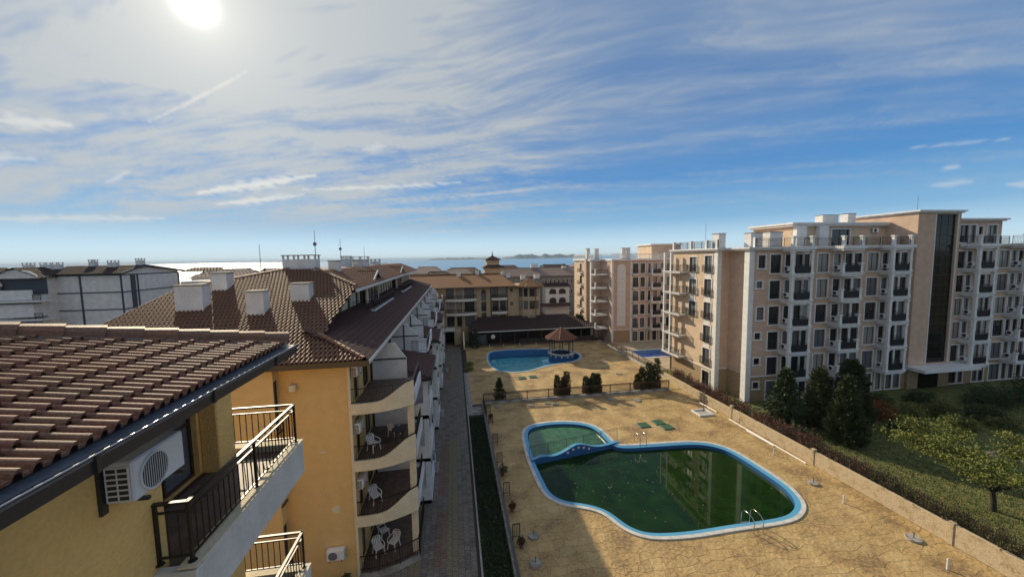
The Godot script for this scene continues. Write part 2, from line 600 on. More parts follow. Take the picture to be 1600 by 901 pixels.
func _window_meshes(style: String, w: float, h: float) -> Array:
	var s = MB.new()
	var f = MB.new()
	var p = MB.new()
	var d = -0.16
	var t = 0.13
	var sm = "white"
	var fm = "dark_frame"
	var nx = 2 if w > 1.1 else 1
	var ny = 1
	match style:
		"villa":      # white surround with a sill
			s.box(-t, -0.02, 0, 0, h + t, 0.05)
			s.box(w, -0.02, 0, w + t, h + t, 0.05)
			s.box(0, h, 0, w, h + t, 0.05)
			s.box(-t - 0.08, -0.14, 0, w + t + 0.08, -0.02, 0.10)
		"brown":
			sm = "brown_frame"; fm = "brown_frame"
			s.box(-0.05, -0.05, 0.0, w + 0.05, 0.0, 0.06)
		"stair":
			sm = "brown_frame"; fm = "brown_frame"
			s.box(-0.05, -0.06, 0.0, w + 0.05, 0.0, 0.08)
			ny = 2
		"plain":
			sm = "brown_frame"
			s.box(-0.04, -0.06, 0, w + 0.04, 0.0, 0.05)
	var b = 0.055
	f.box(0, 0, d, b, h, d + 0.06)
	f.box(w - b, 0, d, w, h, d + 0.06)
	f.box(b, 0, d, w - b, b, d + 0.06)
	f.box(b, h - b, d, w - b, h, d + 0.06)
	for i in range(1, nx):
		f.box(w * i / nx - b * 0.5, b, d, w * i / nx + b * 0.5, h - b, d + 0.055)
	for i in range(1, ny):
		f.box(b, h * i / ny - b * 0.5, d, w - b, h * i / ny + b * 0.5, d + 0.05)
	p.box(0.01, 0.01, d - 0.02, w - 0.01, h - 0.01, d + 0.02)
	return [s.mesh(), f.mesh(), p.mesh(), sm, fm]

func any_glass() -> String:
	var q = rng.randf()
	return "glass" if q < 0.42 else ("curtain" if q < 0.82 else "curtain_white")

# rows of real clay tiles on a sloping plane: o is the eave's start, u along the eave, up the slope w
func tiles(mb: MB, o: Vector3, u: Vector3, w: Vector3, poly: PackedVector2Array, pitch := 0.2, step := 0.33, h := 0.05) -> void:
	var nn = u.cross(w).normalized()
	var lo = poly[0]
	var hi = poly[0]
	for q in poly:
		lo = lo.min(q); hi = hi.max(q)
	var r = RandomNumberGenerator.new()
	r.seed = 5
	mb.coloured = true
	var j = 0
	var y = lo.y
	while y < hi.y:
		var x = lo.x + (pitch * 0.5 if j % 2 else 0.0)
		while x < hi.x:
			if Geometry2D.is_point_in_polygon(Vector2(x + pitch * 0.5, y + step * 0.5), poly):
				var k = r.randf_range(0.9, 1.1)
				mb.tint = Color(k, k * r.randf_range(0.94, 1.04), k * r.randf_range(0.92, 1.05))
				_tile(mb, o + u * x + w * y, u, w, nn, pitch, step, h)
			x += pitch
		y += step
		j += 1

func _tile(mb: MB, o: Vector3, u: Vector3, w: Vector3, nn: Vector3, pitch: float, step: float, h: float) -> void:
	var prof = [Vector2(0, 0.0), Vector2(0.46, 0.0), Vector2(0.52, 0.60), Vector2(0.61, 0.93), Vector2(0.73, 1.0), Vector2(0.85, 0.93), Vector2(0.94, 0.60), Vector2(1.0, 0.0)]
	var lift = 0.045
	var prev0 = Vector3()
	var prev1 = Vector3()
	var low0 = Vector3()
	for i in prof.size():
		var a: Vector3 = o + u * prof[i].x * pitch + nn * (prof[i].y * h + lift)
		var b: Vector3 = a + w * (step * 1.12) - nn * lift
		var z = o + u * prof[i].x * pitch + nn * (prof[i].y * h + lift - 0.03)
		if i > 0:
			mb.quad(prev0, a, b, prev1)
			mb.quad(low0, z, a, prev0)
		prev0 = a; prev1 = b; low0 = z

# half-round caps along a hip or ridge
func caps(parent: Node, a: Vector3, b: Vector3, step: float, r: float, mats: Array, called := "ridge_tile", joined := false) -> void:
	var n = int(ceil(a.distance_to(b) / step))
	var d = (b - a).normalized()
	var s = d.cross(UP).normalized()
	var up = s.cross(d)
	var m = MB.new()
	for i in n:
		if not joined: m = MB.new()
		var p = a + d * step * i
		var q = p + d * (step * 1.12)
		var k = 7
		var last = []
		for j in k:
			var t = PI * (j / float(k - 1)) * 1.1 - 0.05 * PI
			var e = s * cos(t) + up * sin(t) * 0.85
			var ring = [p + e * r * 1.12, q + e * r * 0.9, p + e * r * 0.85]
			if j > 0:
				m.quad(ring[0], ring[1], last[1], last[0])
				m.quad(last[2], ring[2], ring[0], last[0])
			last = ring
		if not joined:
			part(parent, called, m, mats[i % mats.size()])
	if joined:
		stuff(part(parent, called + "_row", m, mats[0]))

# an upright railing: posts, rails and balusters joined
func railing(mb: MB, a: Vector3, b: Vector3, h: float, gap := 0.12, posts := 1.5, r := 0.02) -> void:
	var d = b - a
	var l = d.length()
	mb.bar(a + UP * h, b + UP * h, r * 2.2, r * 2.0)
	mb.bar(a + UP * (h - 0.14), b + UP * (h - 0.14), r * 1.4, r * 1.4)
	mb.bar(a + UP * 0.10, b + UP * 0.10, r * 1.4, r * 1.4)
	var n = int(maxf(1, round(l / gap)))
	for i in range(1, n):
		var p = a + d * (float(i) / n)
		mb.bar(p + UP * 0.10, p + UP * (h - 0.14), r * 0.8, r * 0.8)
	var np = int(maxf(1, round(l / posts)))
	for i in np + 1:
		var p = a + d * (float(i) / np)
		mb.bar(p, p + UP * h, r * 2, r * 2)

func chimney(parent: Node3D, label: String, x: float, y0: float, y1: float, z: float, w: float, d: float, slots := false, group := "") -> void:
	var t = thing("chimney", label, "chimney", V(x, y0, z), 0, group)
	var b = MB.new()
	var h = y1 - y0
	b.cbox(-w / 2, -0.5, -d / 2, w / 2, h - (0.32 if slots else 0.06), d / 2, 0.015)
	part(t, "stack", b, M.white_wall)
	var f = MB.new()
	f.box(-w / 2 - 0.04, -0.45, -d / 2 - 0.04, w / 2 + 0.04, 0.12, d / 2 + 0.04)
	part(t, "flashing", f, M.flashing)
	if slots:
		var q = MB.new()
		var n = int(maxf(2, round(w / 0.85)))
		for i in n + 1:
			for s in [-1, 1]:
				var px: float = -w / 2 + 0.06 + (w - 0.12) * i / n
				q.box(px - 0.055, h - 0.32, s * (d / 2 - 0.06) - 0.055, px + 0.055, h - 0.05, s * (d / 2 - 0.06) + 0.055)
		part(t, "vent_post", q, M.white_wall)
	var c = MB.new()
	c.box(-w / 2 - 0.06, h - 0.06, -d / 2 - 0.06, w / 2 + 0.06, h, d / 2 + 0.06)
	part(t, "cap", c, M.concrete)

func antenna(label: String, x: float, y0: float, y1: float, z: float, dish: float) -> void:
	var t = thing("antenna", label, "antenna", V(x, y0, z), 0, "aerials on the roofs")
	var b = MB.new()
	b.tube([V(0, -0.3, 0), V(0, y1 - y0, 0)], 0.03, 0.015, 6)
	part(t, "mast", b, M.metal_grey)
	if dish > 0:
		var q = MB.new()
		var o = V(0.05, dish, 0.12)
		for i in 10:
			var a0 = TAU * i / 10
			var a1 = TAU * (i + 1) / 10
			var p0 = o + V(cos(a0) * 0.15, sin(a0) * 0.16, 0.06)
			var p1 = o + V(cos(a1) * 0.15, sin(a1) * 0.16, 0.06)
			q.tri(o, p0, p1)
			q.tri(o - V(0, 0, 0.02), p1, p0)
		part(t, "dish", q, M.metal_grey)

# outdoor unit of an air conditioner; the fan looks along +z, origin at the lower back left
func ac_unit(label: String, xf: Transform3D, w := 0.8, h := 0.55, d := 0.3, fine := false, group := "") -> Node3D:
	var t = thing("air_conditioner", label, "air conditioner", Vector3.ZERO, 0, group)
	t.transform = xf
	var b = MB.new()
	b.cbox(0, 0.04, 0, w, h, d, 0.02)
	part(t, "casing", b, M.white_plastic)
	var cx = w * 0.36
	var cy = h * 0.52
	var r = h * 0.40
	var f = MB.new()
	var k = 24
	for i in k:
		var a = TAU * i / k
		var e = TAU * (i + 1) / k
		f.tri(V(cx, cy, d + 0.004), V(cx + cos(a) * r, cy + sin(a) * r, d + 0.004), V(cx + cos(e) * r, cy + sin(e) * r, d + 0.004))
	var fan = part(t, "fan_opening", f, M.fan_dark)
	var g = MB.new()
	for i in k:
		var a = TAU * i / k
		var e = TAU * (i + 1) / k
		g.bar(V(cx + cos(a) * r, cy + sin(a) * r, d + 0.012), V(cx + cos(e) * r, cy + sin(e) * r, d + 0.012), 0.025, 0.02)
	if fine:
		for i in range(-6, 7):
			var x = r * i / 6.6
			var y = sqrt(maxf(0.0, r * r - x * x))
			g.bar(V(cx + x, cy - y, d + 0.02), V(cx + x, cy + y, d + 0.02), 0.006, 0.006)
	part(t, "fan_grille", g, M.white_plastic)
	for e in [[w + 0.006, 1.0], [-0.006, -1.0]]:
		var q = MB.new()
		q.box(e[0] - 0.004, 0.08, 0.03, e[0], h - 0.06, d - 0.04)
		part(t, "coil", q, M.fan_dark)
		var s = MB.new()
		for i in 7:
			var y = 0.08 + (h - 0.14) * i / 6.0
			s.box(min(e[0], e[0] + 0.008 * e[1]), y - 0.010, 0.02, max(e[0], e[0] + 0.008 * e[1]), y + 0.010, d - 0.03)
		for i in 3:
			var z = 0.03 + (d - 0.07) * i / 2.0
			s.box(min(e[0], e[0] + 0.010 * e[1]), 0.07, z - 0.007, max(e[0], e[0] + 0.010 * e[1]), h - 0.05, z + 0.007)
		part(t, "side_grille", s, M.white_plastic)
	for x in [w * 0.15, w * 0.85]:
		var m = MB.new()
		m.box(x - 0.02, 0.0, -0.06, x + 0.02, 0.04, d + 0.06)
		part(t, "bracket", m, M.gutter)
	return t


# ------------------------------------------------------------------ ground, paths and pools
const POOL := [5.92, -33.95, 6.51, -35.28, 7.69, -35.97, 9.39, -36.17, 11.24, -35.92, 12.9, -35.17, 13.82, -33.87, 14.04, -32.2, 14.1, -30.85, 14.51, -30.35, 16.15, -30.17, 18.27, -30.05, 20.39, -29.9, 21.9, -29.5, 22.91, -28.76, 23.56, -27.66, 23.81, -25.97, 23.88, -23.87, 23.85, -22.31, 23.39, -20.99, 22.77, -20.17, 21.86, -19.57, 20.85, -19.23, 19.28, -19.11, 16.96, -19.14, 14.64, -19.08, 13.19, -19.12, 11.83, -19.28, 10.84, -19.58, 10.13, -20.17, 9.7, -20.83, 9.34, -21.71, 8.82, -22.35, 7.91, -22.85, 6.93, -23.26, 6.18, -23.99, 5.77, -24.95, 5.64, -26.64, 5.56, -28.87, 5.66, -31.43]
const FAR_POOL := [4.95, -61.66, 5.4, -65.0, 6.6, -66.4, 9.58, -66.8, 13.12, -66.6, 16.02, -66.0, 19.32, -64.7, 21.2, -62.2, 21.2, -59.6, 20.0, -57.6, 18.48, -56.56, 16.22, -56.0, 14.22, -55.3, 12.37, -54.2, 10.65, -53.2, 8.48, -53.0, 6.68, -53.7, 5.42, -55.3, 4.92, -58.27]

func outline(a: Array, sub := 4) -> PackedVector2Array:
	var p = PackedVector2Array()
	var n = a.size() / 2
	var g = func(i: int) -> Vector2:
		return Vector2(a[posmod(i, n) * 2], a[posmod(i, n) * 2 + 1])
	for i in n:
		for s in sub:
			var t = float(s) / sub
			p.append(g.call(i).cubic_interpolate(g.call(i + 1), g.call(i - 1), g.call(i + 2), t))
	# smooth a little
	for k in 3:
		var q = p.duplicate()
		for i in p.size():
			q[i] = (p[i - 1] + p[i] * 2.0 + p[(i + 1) % p.size()]) * 0.25
		p = q
	if Geometry2D.is_polygon_clockwise(p):
		p.reverse()
	return p

# the same outline moved inwards; the ring runs counter-clockwise in (x, z)
func inset(p: PackedVector2Array, d: float) -> PackedVector2Array:
	var q = p.duplicate()
	var area = 0.0
	for i in p.size():
		area += p[i].cross(p[(i + 1) % p.size()])
	var sg = 1.0 if area > 0 else -1.0
	for i in p.size():
		var t = (p[(i + 1) % p.size()] - p[i - 1]).normalized()
		q[i] = p[i] + Vector2(-t.y, t.x) * d * sg
	return q

func ring(mb: MB, a: PackedVector2Array, ya: float, b: PackedVector2Array, yb: float) -> void:
	var n = a.size()
	for i in n:
		var j = (i + 1) % n
		var p = Vector3(a[i].x, ya, a[i].y)
		var q = Vector3(a[j].x, ya, a[j].y)
		var r = Vector3(b[j].x, yb, b[j].y)
		var s = Vector3(b[i].x, yb, b[i].y)
		var m = (q - p).cross(r - p)
		# basin walls look inwards, copings look up
		var mid = Vector3(b[(i + n / 2) % n].x, yb, b[(i + n / 2) % n].y)
		var want = UP if absf(m.normalized().y) > 0.3 else mid - p
		if m.dot(want) < 0: mb.quad(s, r, q, p)
		else: mb.quad(p, q, r, s)

func clipped_sheet(mb: MB, x0: float, z0: float, x1: float, z1: float, cell: float, y: float, holes: Array) -> void:
	var x = x0
	while x < x1 - 0.01:
		var z = z0
		while z < z1 - 0.01:
			var xe = minf(x + cell, x1)
			var ze = minf(z + cell, z1)
			var polys = [PackedVector2Array([Vector2(x, z), Vector2(xe, z), Vector2(xe, ze), Vector2(x, ze)])]
			for h in holes:
				var out = []
				for p in polys:
					for q in Geometry2D.clip_polygons(p, h):
						if not Geometry2D.is_polygon_clockwise(q): out.append(q)
				polys = out
			for p in polys:
				mb.sheet(p, y)
			z += cell
		x += cell

var jit = FastNoiseLite.new()
func jv(k: int, j: int) -> Vector2:
	var h = hash(Vector2i(k * 7919 + 13, j * 104729 + 71))
	return Vector2(((h & 1023) / 1023.0 - 0.5), (((h >> 10) & 1023) / 1023.0 - 0.5))

# irregular flags of stamped paving, each trimmed to the pool edge; returns [polygon, centre, tint]
func flags(x0: float, z0: float, x1: float, z1: float, du: float, dv: float, holes: Array) -> Array:
	var out = []
	var rect = PackedVector2Array([Vector2(x0, z0), Vector2(x1, z0), Vector2(x1, z1), Vector2(x0, z1)])
	var j0 = int(floor(z0 / dv)) - 1
	var j1 = int(ceil(z1 / dv)) + 1
	for j in range(j0, j1):
		for i in range(int(floor(x0 / du)) - 1, int(ceil(x1 / du)) + 1):
			var k0 = 2 * i + posmod(j, 2)
			var p = PackedVector2Array()
			for e in [[0, 0], [1, 0], [2, 0], [2, 1], [1, 1], [0, 1]]:
				var q = jv(k0 + e[0], j + e[1])
				p.append(Vector2((k0 + e[0]) * du * 0.5 + q.x * du * 0.44, (j + e[1]) * dv + q.y * dv * 0.62))
			var c = Vector2()
			for q in p: c += q / 6.0
			if not rect.has(c) and (c.x < x0 - du or c.x > x1 + du or c.y < z0 - dv or c.y > z1 + dv): continue
			var polys = Geometry2D.offset_polygon(p, -0.009)
			var kept = []
			for q in polys:
				for w in Geometry2D.intersect_polygons(q, rect): kept.append(w)
			for h in holes:
				var nx = []
				for q in kept:
					for w in Geometry2D.clip_polygons(q, h):
						if not Geometry2D.is_polygon_clockwise(w): nx.append(w)
				kept = nx
			var s = jv(k0 + 555, j - 333)
			for q in kept:
				if q.size() >= 3:
					out.append([q, c, 0.94 + 0.22 * s.x, s.y])
	return out

func flag_mesh(mb: MB, f: Array, y: float) -> void:
	var k: float = f[2]
	mb.coloured = true
	mb.tint = Color(k, k * (1.0 + 0.03 * f[3]), k * (1.0 + 0.10 * f[3]))
	mb.prism(f[0], y - 0.022, y - 0.011 + 0.005 * f[3])

func build_ground() -> void:
	var g = MB.new()
	# one sheet of land round the paved court (the court itself is laid below), down to the shore
	for r in [[-500, -330, 500, -71.0], [-500, -71.0, -8.0, 120], [2.6, 6.0, 500, 120], [-8.0, 6.0, 2.6, 120], [45, -71.0, 500, 6.0]]:
		g.quad(V(r[0], -0.04, r[3]), V(r[2], -0.04, r[3]), V(r[2], -0.04, r[1]), V(r[0], -0.04, r[1]))
	# the shore slopes down into the sea
	g.quad(V(-500, -0.04, -330), V(500, -0.04, -330), V(500, -14.0, -380), V(-500, -14.0, -380))
	struct("ground", g, M.ground)
	var s = MB.new()
	s.quad(V(-60000, -12.0, -340), V(60000, -12.0, -340), V(60000, -12.0, -62000), V(-60000, -12.0, -62000))
	struct("sea", s, M.sea)
	# low islands on the horizon
	var nz = _noise(91, 0.0012, 4)
	for isl in [[-640.0, 860.0, 8200.0, 50.0], [900.0, 3000.0, 7600.0, 92.0]]:
		var b = MB.new()
		var steps = 60
		for i in steps:
			var pts = []
			for e in 2:
				var t: float = float(i + e) / steps
				var x: float = lerpf(isl[0], isl[1], t)
				var hh: float = isl[3] * (0.25 + 0.75 * sstep(0.0, 0.25, t) * sstep(1.25, 0.6, t)) * (0.8 + 0.5 * nz.get_noise_1d(x * 4.0)) * sstep(0.0, 0.05, t) * sstep(1.0, 0.93, t)
				pts.append([V(x, -12.0, -isl[2] + 150), V(x, -12.0 + hh, -isl[2]), V(x, -12.0, -isl[2] - 300)])
			b.quad(pts[0][0], pts[1][0], pts[1][1], pts[0][1])
			b.quad(pts[0][1], pts[1][1], pts[1][2], pts[0][2])
		struct("island_hill", b, M.island)

func build_court() -> void:
	var pool = outline(POOL)
	var farp = outline(FAR_POOL)
	var hole1 = inset(pool, 0.05)
	var hole2 = inset(farp, 0.05)
	# bedding under the paving
	var b = MB.new()
	clipped_sheet(b, 2.6, -43.0, 29.0, 6.0, 1.5, -0.025, [hole1])
	var court = struct("pool_court_paving", b, M.joint)
	var list = flags(2.98, -41.9, 28.0, -9.0, 0.86, 0.60, [hole1])
	list.sort_custom(func(a, c): return a[1].distance_squared_to(Vector2(12, -8)) < c[1].distance_squared_to(Vector2(12, -8)))
	var rest = MB.new()
	var n = 0
	for f in list:
		# the flags that show largest are pieces of their own
		if n < 300 and f[1].y < -14.6 and f[1].y > -30.0 and f[1].x - 2.0 < -f[1].y * 1.3:
			var m = MB.new()
			flag_mesh(m, f, 0.0)
			part(court, "paving_flag", m, M.deck)
			n += 1
		else:
			flag_mesh(rest, f, 0.0)
	stuff(part(court, "paving_flag_field", rest, M.deck))
	# the upper court beyond the fence
	var b2 = MB.new()
	clipped_sheet(b2, 2.6, -71.0, 29.0, -43.0, 1.5, -0.025, [hole2])
	var court2 = struct("far_court_paving", b2, M.joint)
	var rest2 = MB.new()
	for f in flags(1.6, -70.2, 28.4, -42.2, 1.1, 0.8, [hole2]):
		flag_mesh(rest2, f, 0.0)
	stuff(part(court2, "paving_flag_field", rest2, M.deck))
	# ground under the houses on the left and the sunken strip along them
	var lw = MB.new()
	lw.quad(V(-8, -0.05, 6), V(2.6, -0.05, 6), V(2.6, -0.05, -71), V(-8, -0.05, -71))
	var path = struct("paved_path", lw, M.paver_joint)
	build_pavers(path)
	build_big_pool(pool)
	build_far_pool(farp)
	# the neighbour's court with its rectangular pool
	var c = MB.new()
	clipped_sheet(c, 29.0, -71.0, 45.0, -50.0, 2.0, -0.02, [PackedVector2Array([Vector2(30.5, -61.0), Vector2(39.5, -61.0), Vector2(39.5, -56.5), Vector2(30.5, -56.5)])])
	struct("neighbour_court_paving", c, M.sand)
	var rp = thing("swimming_pool", "rectangular bright blue pool beside the stone-based apartment block", "pool", V(35, 0, -58.75))
	var e = MB.new()
	for q in [[-4.85, -2.6, 4.85, -2.25], [-4.85, 2.25, 4.85, 2.6], [-4.85, -2.25, -4.5, 2.25], [4.5, -2.25, 4.85, 2.25]]:
		e.box(q[0], -0.03, q[1], q[2], 0.07, q[3])
	part(rp, "coping", e, M.white)
	var k = MB.new()
	k.quad(V(-4.5, -1.4, 2.25), V(4.5, -1.4, 2.25), V(4.5, -1.4, -2.25), V(-4.5, -1.4, -2.25))
	k.quad(V(-4.5, -1.4, -2.25), V(4.5, -1.4, -2.25), V(4.5, 0.0, -2.25), V(-4.5, 0.0, -2.25))
	k.quad(V(4.5, -1.4, 2.25), V(-4.5, -1.4, 2.25), V(-4.5, 0.0, 2.25), V(4.5, 0.0, 2.25))
	k.quad(V(-4.5, -1.4, 2.25), V(-4.5, -1.4, -2.25), V(-4.5, 0.0, -2.25), V(-4.5, 0.0, 2.25))
	k.quad(V(4.5, -1.4, -2.25), V(4.5, -1.4, 2.25), V(4.5, 0.0, 2.25), V(4.5, 0.0, -2.25))
	part(rp, "basin", k, M.pool_blue)
	var wt = MB.new()
	wt.quad(V(-4.5, -0.15, 2.25), V(4.5, -0.15, 2.25), V(4.5, -0.15, -2.25), V(-4.5, -0.15, -2.25))
	part(rp, "water", wt, M.blue_water)

func build_pavers(path: Node) -> void:
	var pal = [Color(0.95, 0.95, 0.95), Color(0.80, 0.80, 0.82), Color(1.08, 1.04, 0.98), Color(1.05, 0.74, 0.68), Color(1.05, 1.03, 0.72), Color(0.66, 0.66, 0.70)]
	var rest = MB.new()
	rest.coloured = true
	var r = RandomNumberGenerator.new()
	r.seed = 3
	var shared = []
	for k in pal.size() * 3:
		var m = MB.new()
		m.coloured = true
		var t: float = 0.88 + 0.12 * (k % 3)
		m.tint = pal[k / 3] * t
		m.tint.a = 1
		m.cbox(-0.165, -0.06, -0.165, 0.165, 0.0, 0.165, 0.008)
		shared.append(m.mesh())
	var n = 0
	var rows = int(54.0 / 0.345)
	for row in rows:
		var z = -16.6 - row * 0.345
		for col in 16:
			var x = -4.55 + col * 0.345 + 0.0
			if x > 0.80: continue
			var a = r.randf()
			var k = 0 if a < 0.42 else (1 if a < 0.68 else (2 if a < 0.92 else 5))
			# coloured bands run along the walk here and there
			var band = sin(z * 0.55) * 0.5 + sin(z * 0.21 + 1.0)
			if (col == 9 or col == 10) and band > 0.45: k = 3
			if (col == 11 or col == 12 or col == 5 or col == 6) and band > 0.25: k = 4
			var y = r.randf_range(-0.008, 0.006)
			if n < 300 and z < -17.4 and x > -4.0:
				part(path, "paver", shared[k * 3 + r.randi() % 3], M.paver, at(x, y, z - (0.17 if col % 2 else 0.0)))
				n += 1
			else:
				rest.tint = pal[k] * r.randf_range(0.88, 1.12)
				rest.tint.a = 1
				var q = Vector3(x, y, z - (0.17 if col % 2 else 0.0))
				rest.box(q.x - 0.165, -0.05, q.z - 0.165, q.x + 0.165, y, q.z + 0.165)
	stuff(part(path, "paver_field", rest, M.paver))

func build_big_pool(p: PackedVector2Array) -> void:
	var t = thing("swimming_pool", "large curved pool of dark green water with blue tiled edge", "pool")
	var i1 = inset(p, 0.26)
	var i2 = inset(p, 0.60)
	var i3 = inset(p, 0.66)
	# coping stones, each a piece of its own
	var total = p.size()
	var st = 0
	while st < total:
		var en = min(st + 2, total)
		var c = MB.new()
		var lift = 0.004 * sin(st * 2.7)
		for j in range(st, en):
			var k = (j + 1) % total
			var s0 = 0.0 if j > st else 0.02
			var a0 = p[j].lerp(p[k], s0)
			var b0 = i1[j].lerp(i1[k], s0)
			c.quad(V(a0.x, 0.06 + lift, a0.y), V(b0.x, 0.05 + lift, b0.y), V(i1[k].x, 0.05 + lift, i1[k].y), V(p[k].x, 0.06 + lift, p[k].y))
			c.quad(V(a0.x, -0.03, a0.y), V(a0.x, 0.06 + lift, a0.y), V(p[k].x, 0.06 + lift, p[k].y), V(p[k].x, -0.03, p[k].y))
			c.quad(V(b0.x, 0.05 + lift, b0.y), V(b0.x, -0.03, b0.y), V(i1[k].x, -0.03, i1[k].y), V(i1[k].x, 0.05 + lift, i1[k].y))
			if j == st: c.quad(V(a0.x, -0.03, a0.y), V(b0.x, -0.03, b0.y), V(b0.x, 0.05 + lift, b0.y), V(a0.x, 0.06 + lift, a0.y))
		part(t, "coping_stone", c, M.coping)
		st += 2
	var b = MB.new()
	ring(b, p, 0.035, i1, 0.03)
	ring(b, i1, 0.03, i2, -0.02)
	part(t, "tiled_edge", b, M.pool_blue)
	var w = MB.new()
	ring(w, i2, -0.02, i3, -1.3)
	w.sheet(i3, -1.3)
	part(t, "basin", w, M.pool_deep)
	# the dividing wall with its wavy top, from the left edge to the right shoulder
	var a = Vector2(5.9, -29.2)
	var e = Vector2(14.3, -30.75)
	var d = (e - a).normalized()
	var nv = Vector2(-d.y, d.x)
	var far = PackedVector2Array([a - d * 3 - nv * 0.1, e + d * 3 - nv * 0.1, e + d * 3 - nv * 12, a - d * 3 - nv * 12])
	var near = PackedVector2Array([a - d * 3 - nv * 0.1, e + d * 8 - nv * 0.1, e + d * 12 + nv * 20, a - d * 6 + nv * 20])
	for q in Geometry2D.intersect_polygons(i3, near):
		var m = MB.new()
		m.sheet(q, -0.30)
		var o = part(t, "water", m, M.green_water)
		o.set_meta("label", "dark green water")
	for q in Geometry2D.intersect_polygons(i3, far):
		var m = MB.new()
		m.sheet(q, -0.24)
		var o = part(t, "water", m, M.murky_water)
		o.set_meta("label", "paler cloudy green water of the children's end")
	var l = a.distance_to(e)
	var dw = MB.new()
	var cap = MB.new()
	var steps = 56
	var prof = func(s: float) -> float:
		return 0.05 + 0.62 * exp(-pow((s - 4.35) / 1.35, 2.0)) + 0.22 * exp(-pow((s - 0.9) / 0.8, 2.0)) + 0.10 * sstep(6.8, l, s)
	for i in steps:
		var s0 = l * i / steps
		var s1 = l * (i + 1) / steps
		var y0: float = prof.call(s0)
		var y1: float = prof.call(s1)
		var p0 = a + d * s0
		var p1 = a + d * s1
		var f0 = p0 + nv * 0.17
		var f1 = p1 + nv * 0.17
		var k0 = p0 - nv * 0.17
		var k1 = p1 - nv * 0.17
		dw.quad(V(f0.x, -1.2, f0.y), V(f1.x, -1.2, f1.y), V(f1.x, y1, f1.y), V(f0.x, y0, f0.y))
		dw.quad(V(k1.x, -1.2, k1.y), V(k0.x, -1.2, k0.y), V(k0.x, y0, k0.y), V(k1.x, y1, k1.y))
		cap.quad(V(f0.x, y0, f0.y), V(f1.x, y1, f1.y), V(k1.x, y1, k1.y), V(k0.x, y0, k0.y))
	var dv = part(t, "dividing_wall", dw, M.pool_deep)
	part(dv, "tiled_top", cap, M.pool_blue)
	# white heart shaped tiles on the bump
	var hm = MB.new()
	var hp = []
	for i in 18:
		var q = TAU * i / 18
		hp.append(Vector2(pow(sin(q), 3), (13 * cos(q) - 5 * cos(2 * q) - 2 * cos(3 * q) - cos(4 * q)) / 16.0) * 0.13)
	hm.slab(Vector3.ZERO, Vector3.RIGHT, UP, hp, 0.012)
	var hmesh = hm.mesh()
	var bas = Basis(V(d.x, 0, d.y), UP, V(nv.x, 0, nv.y))
	for i in 5:
		var s = 3.35 + 0.52 * i
		var q = a + d * s + nv * 0.185
		part(dv, "heart_tile", hmesh, M.white, Transform3D(bas, V(q.x, prof.call(s) - 0.26, q.y)))
	# thin fence that follows the wall
	var fr = MB.new()
	var fa = a - nv * 0.4
	var fe = e + d * 0.2 - nv * 0.4
	railing(fr, V(fa.x, -0.2, fa.y), V(fe.x, -0.1, fe.y), 1.25, 0.14, 1.9, 0.014)
	part(t, "divider_fence", fr, M.iron)
	# fallen leaves afloat
	var lf = MB.new()
	lf.coloured = true
	var r = RandomNumberGenerator.new()
	r.seed = 12
	for i in 110:
		var c2 = Vector2(r.randf_range(7, 23), r.randf_range(-29.5, -19.5))
		if i % 2: c2 = Vector2(r.randfn(11.5, 2.6), r.randfn(-25.5, 2.2))
		if not Geometry2D.is_point_in_polygon(c2, i3) or c2.y < -29.0: continue
		var s = r.randf_range(0.012, 0.035)
		var an = r.randf() * TAU
		var u = V(cos(an), 0, sin(an)) * s
		var v2 = V(-sin(an), 0, cos(an)) * s * 0.6
		var o = V(c2.x, -0.292, c2.y)
		var k = r.randf_range(0.25, 0.5)
		lf.tint = Color(k, k * 0.9, k * 0.6)
		lf.quad(o - u - v2, o - u + v2, o + u + v2, o + u - v2)
	var lo = part(self, "floating_leaves", lf, M.leaf)
	stuff(lo)
	meta(lo, "pale fallen leaves floating on the dark green pool", "leaves")
	# ladders
	ladder("steel pool ladder at the far edge of the green pool", 16.2, -30.35, 0.0)
	ladder("steel pool ladder at the near edge of the green pool", 17.85, -19.1, PI)

func ladder(label: String, x: float, z: float, turn: float) -> void:
	var t = thing("pool_ladder", label, "ladder", V(x, 0, z), turn, "pool ladders")
	for s in [-1, 1]:
		var m = MB.new()
		var pts = [V(s * 0.31, 0.02, -0.35)]
		for i in 9:
			var a = PI * i / 8.0
			pts.append(V(s * 0.31, 0.68 + sin(a) * 0.32, 0.16 - cos(a) * 0.51))
		pts.append(V(s * 0.31, 0.3, 0.70))
		pts.append(V(s * 0.31, -0.9, 0.74))
		m.tube(pts, 0.028, 0.028, 8)
		part(t, "rail", m, M.metal)
	for k in 3:
		var m = MB.new()
		m.box(-0.30, -0.1 - 0.25 * k, 0.68, 0.30, -0.07 - 0.25 * k, 0.80)
		part(t, "step", m, M.metal)

func build_far_pool(p: PackedVector2Array) -> void:
	var t = thing("swimming_pool", "curved clear blue pool with tiled-roof bar gazebo in the far court", "pool")
	var i1 = inset(p, 0.22)
	var i2 = inset(p, 0.5)
	var i3 = inset(p, 0.56)
	var c = MB.new()
	ring(c, p, -0.02, p, 0.06)
	ring(c, p, 0.06, i1, 0.05)
	part(t, "coping", c, M.coping)
	var b = MB.new()
	ring(b, i1, 0.05, i2, 0.02)
	part(t, "tiled_edge", b, M.pool_blue)
	var w = MB.new()
	ring(w, i2, 0.02, i3, -1.4)
	part(t, "basin_wall", w, M.pool_deep)
	var f = MB.new()
	f.sheet(i3, -1.4)
	part(t, "basin_floor", f, M.pool_floor)
	var m = MB.new()
	m.sheet(i3, -0.5)
	part(t, "water", m, M.clear_water)


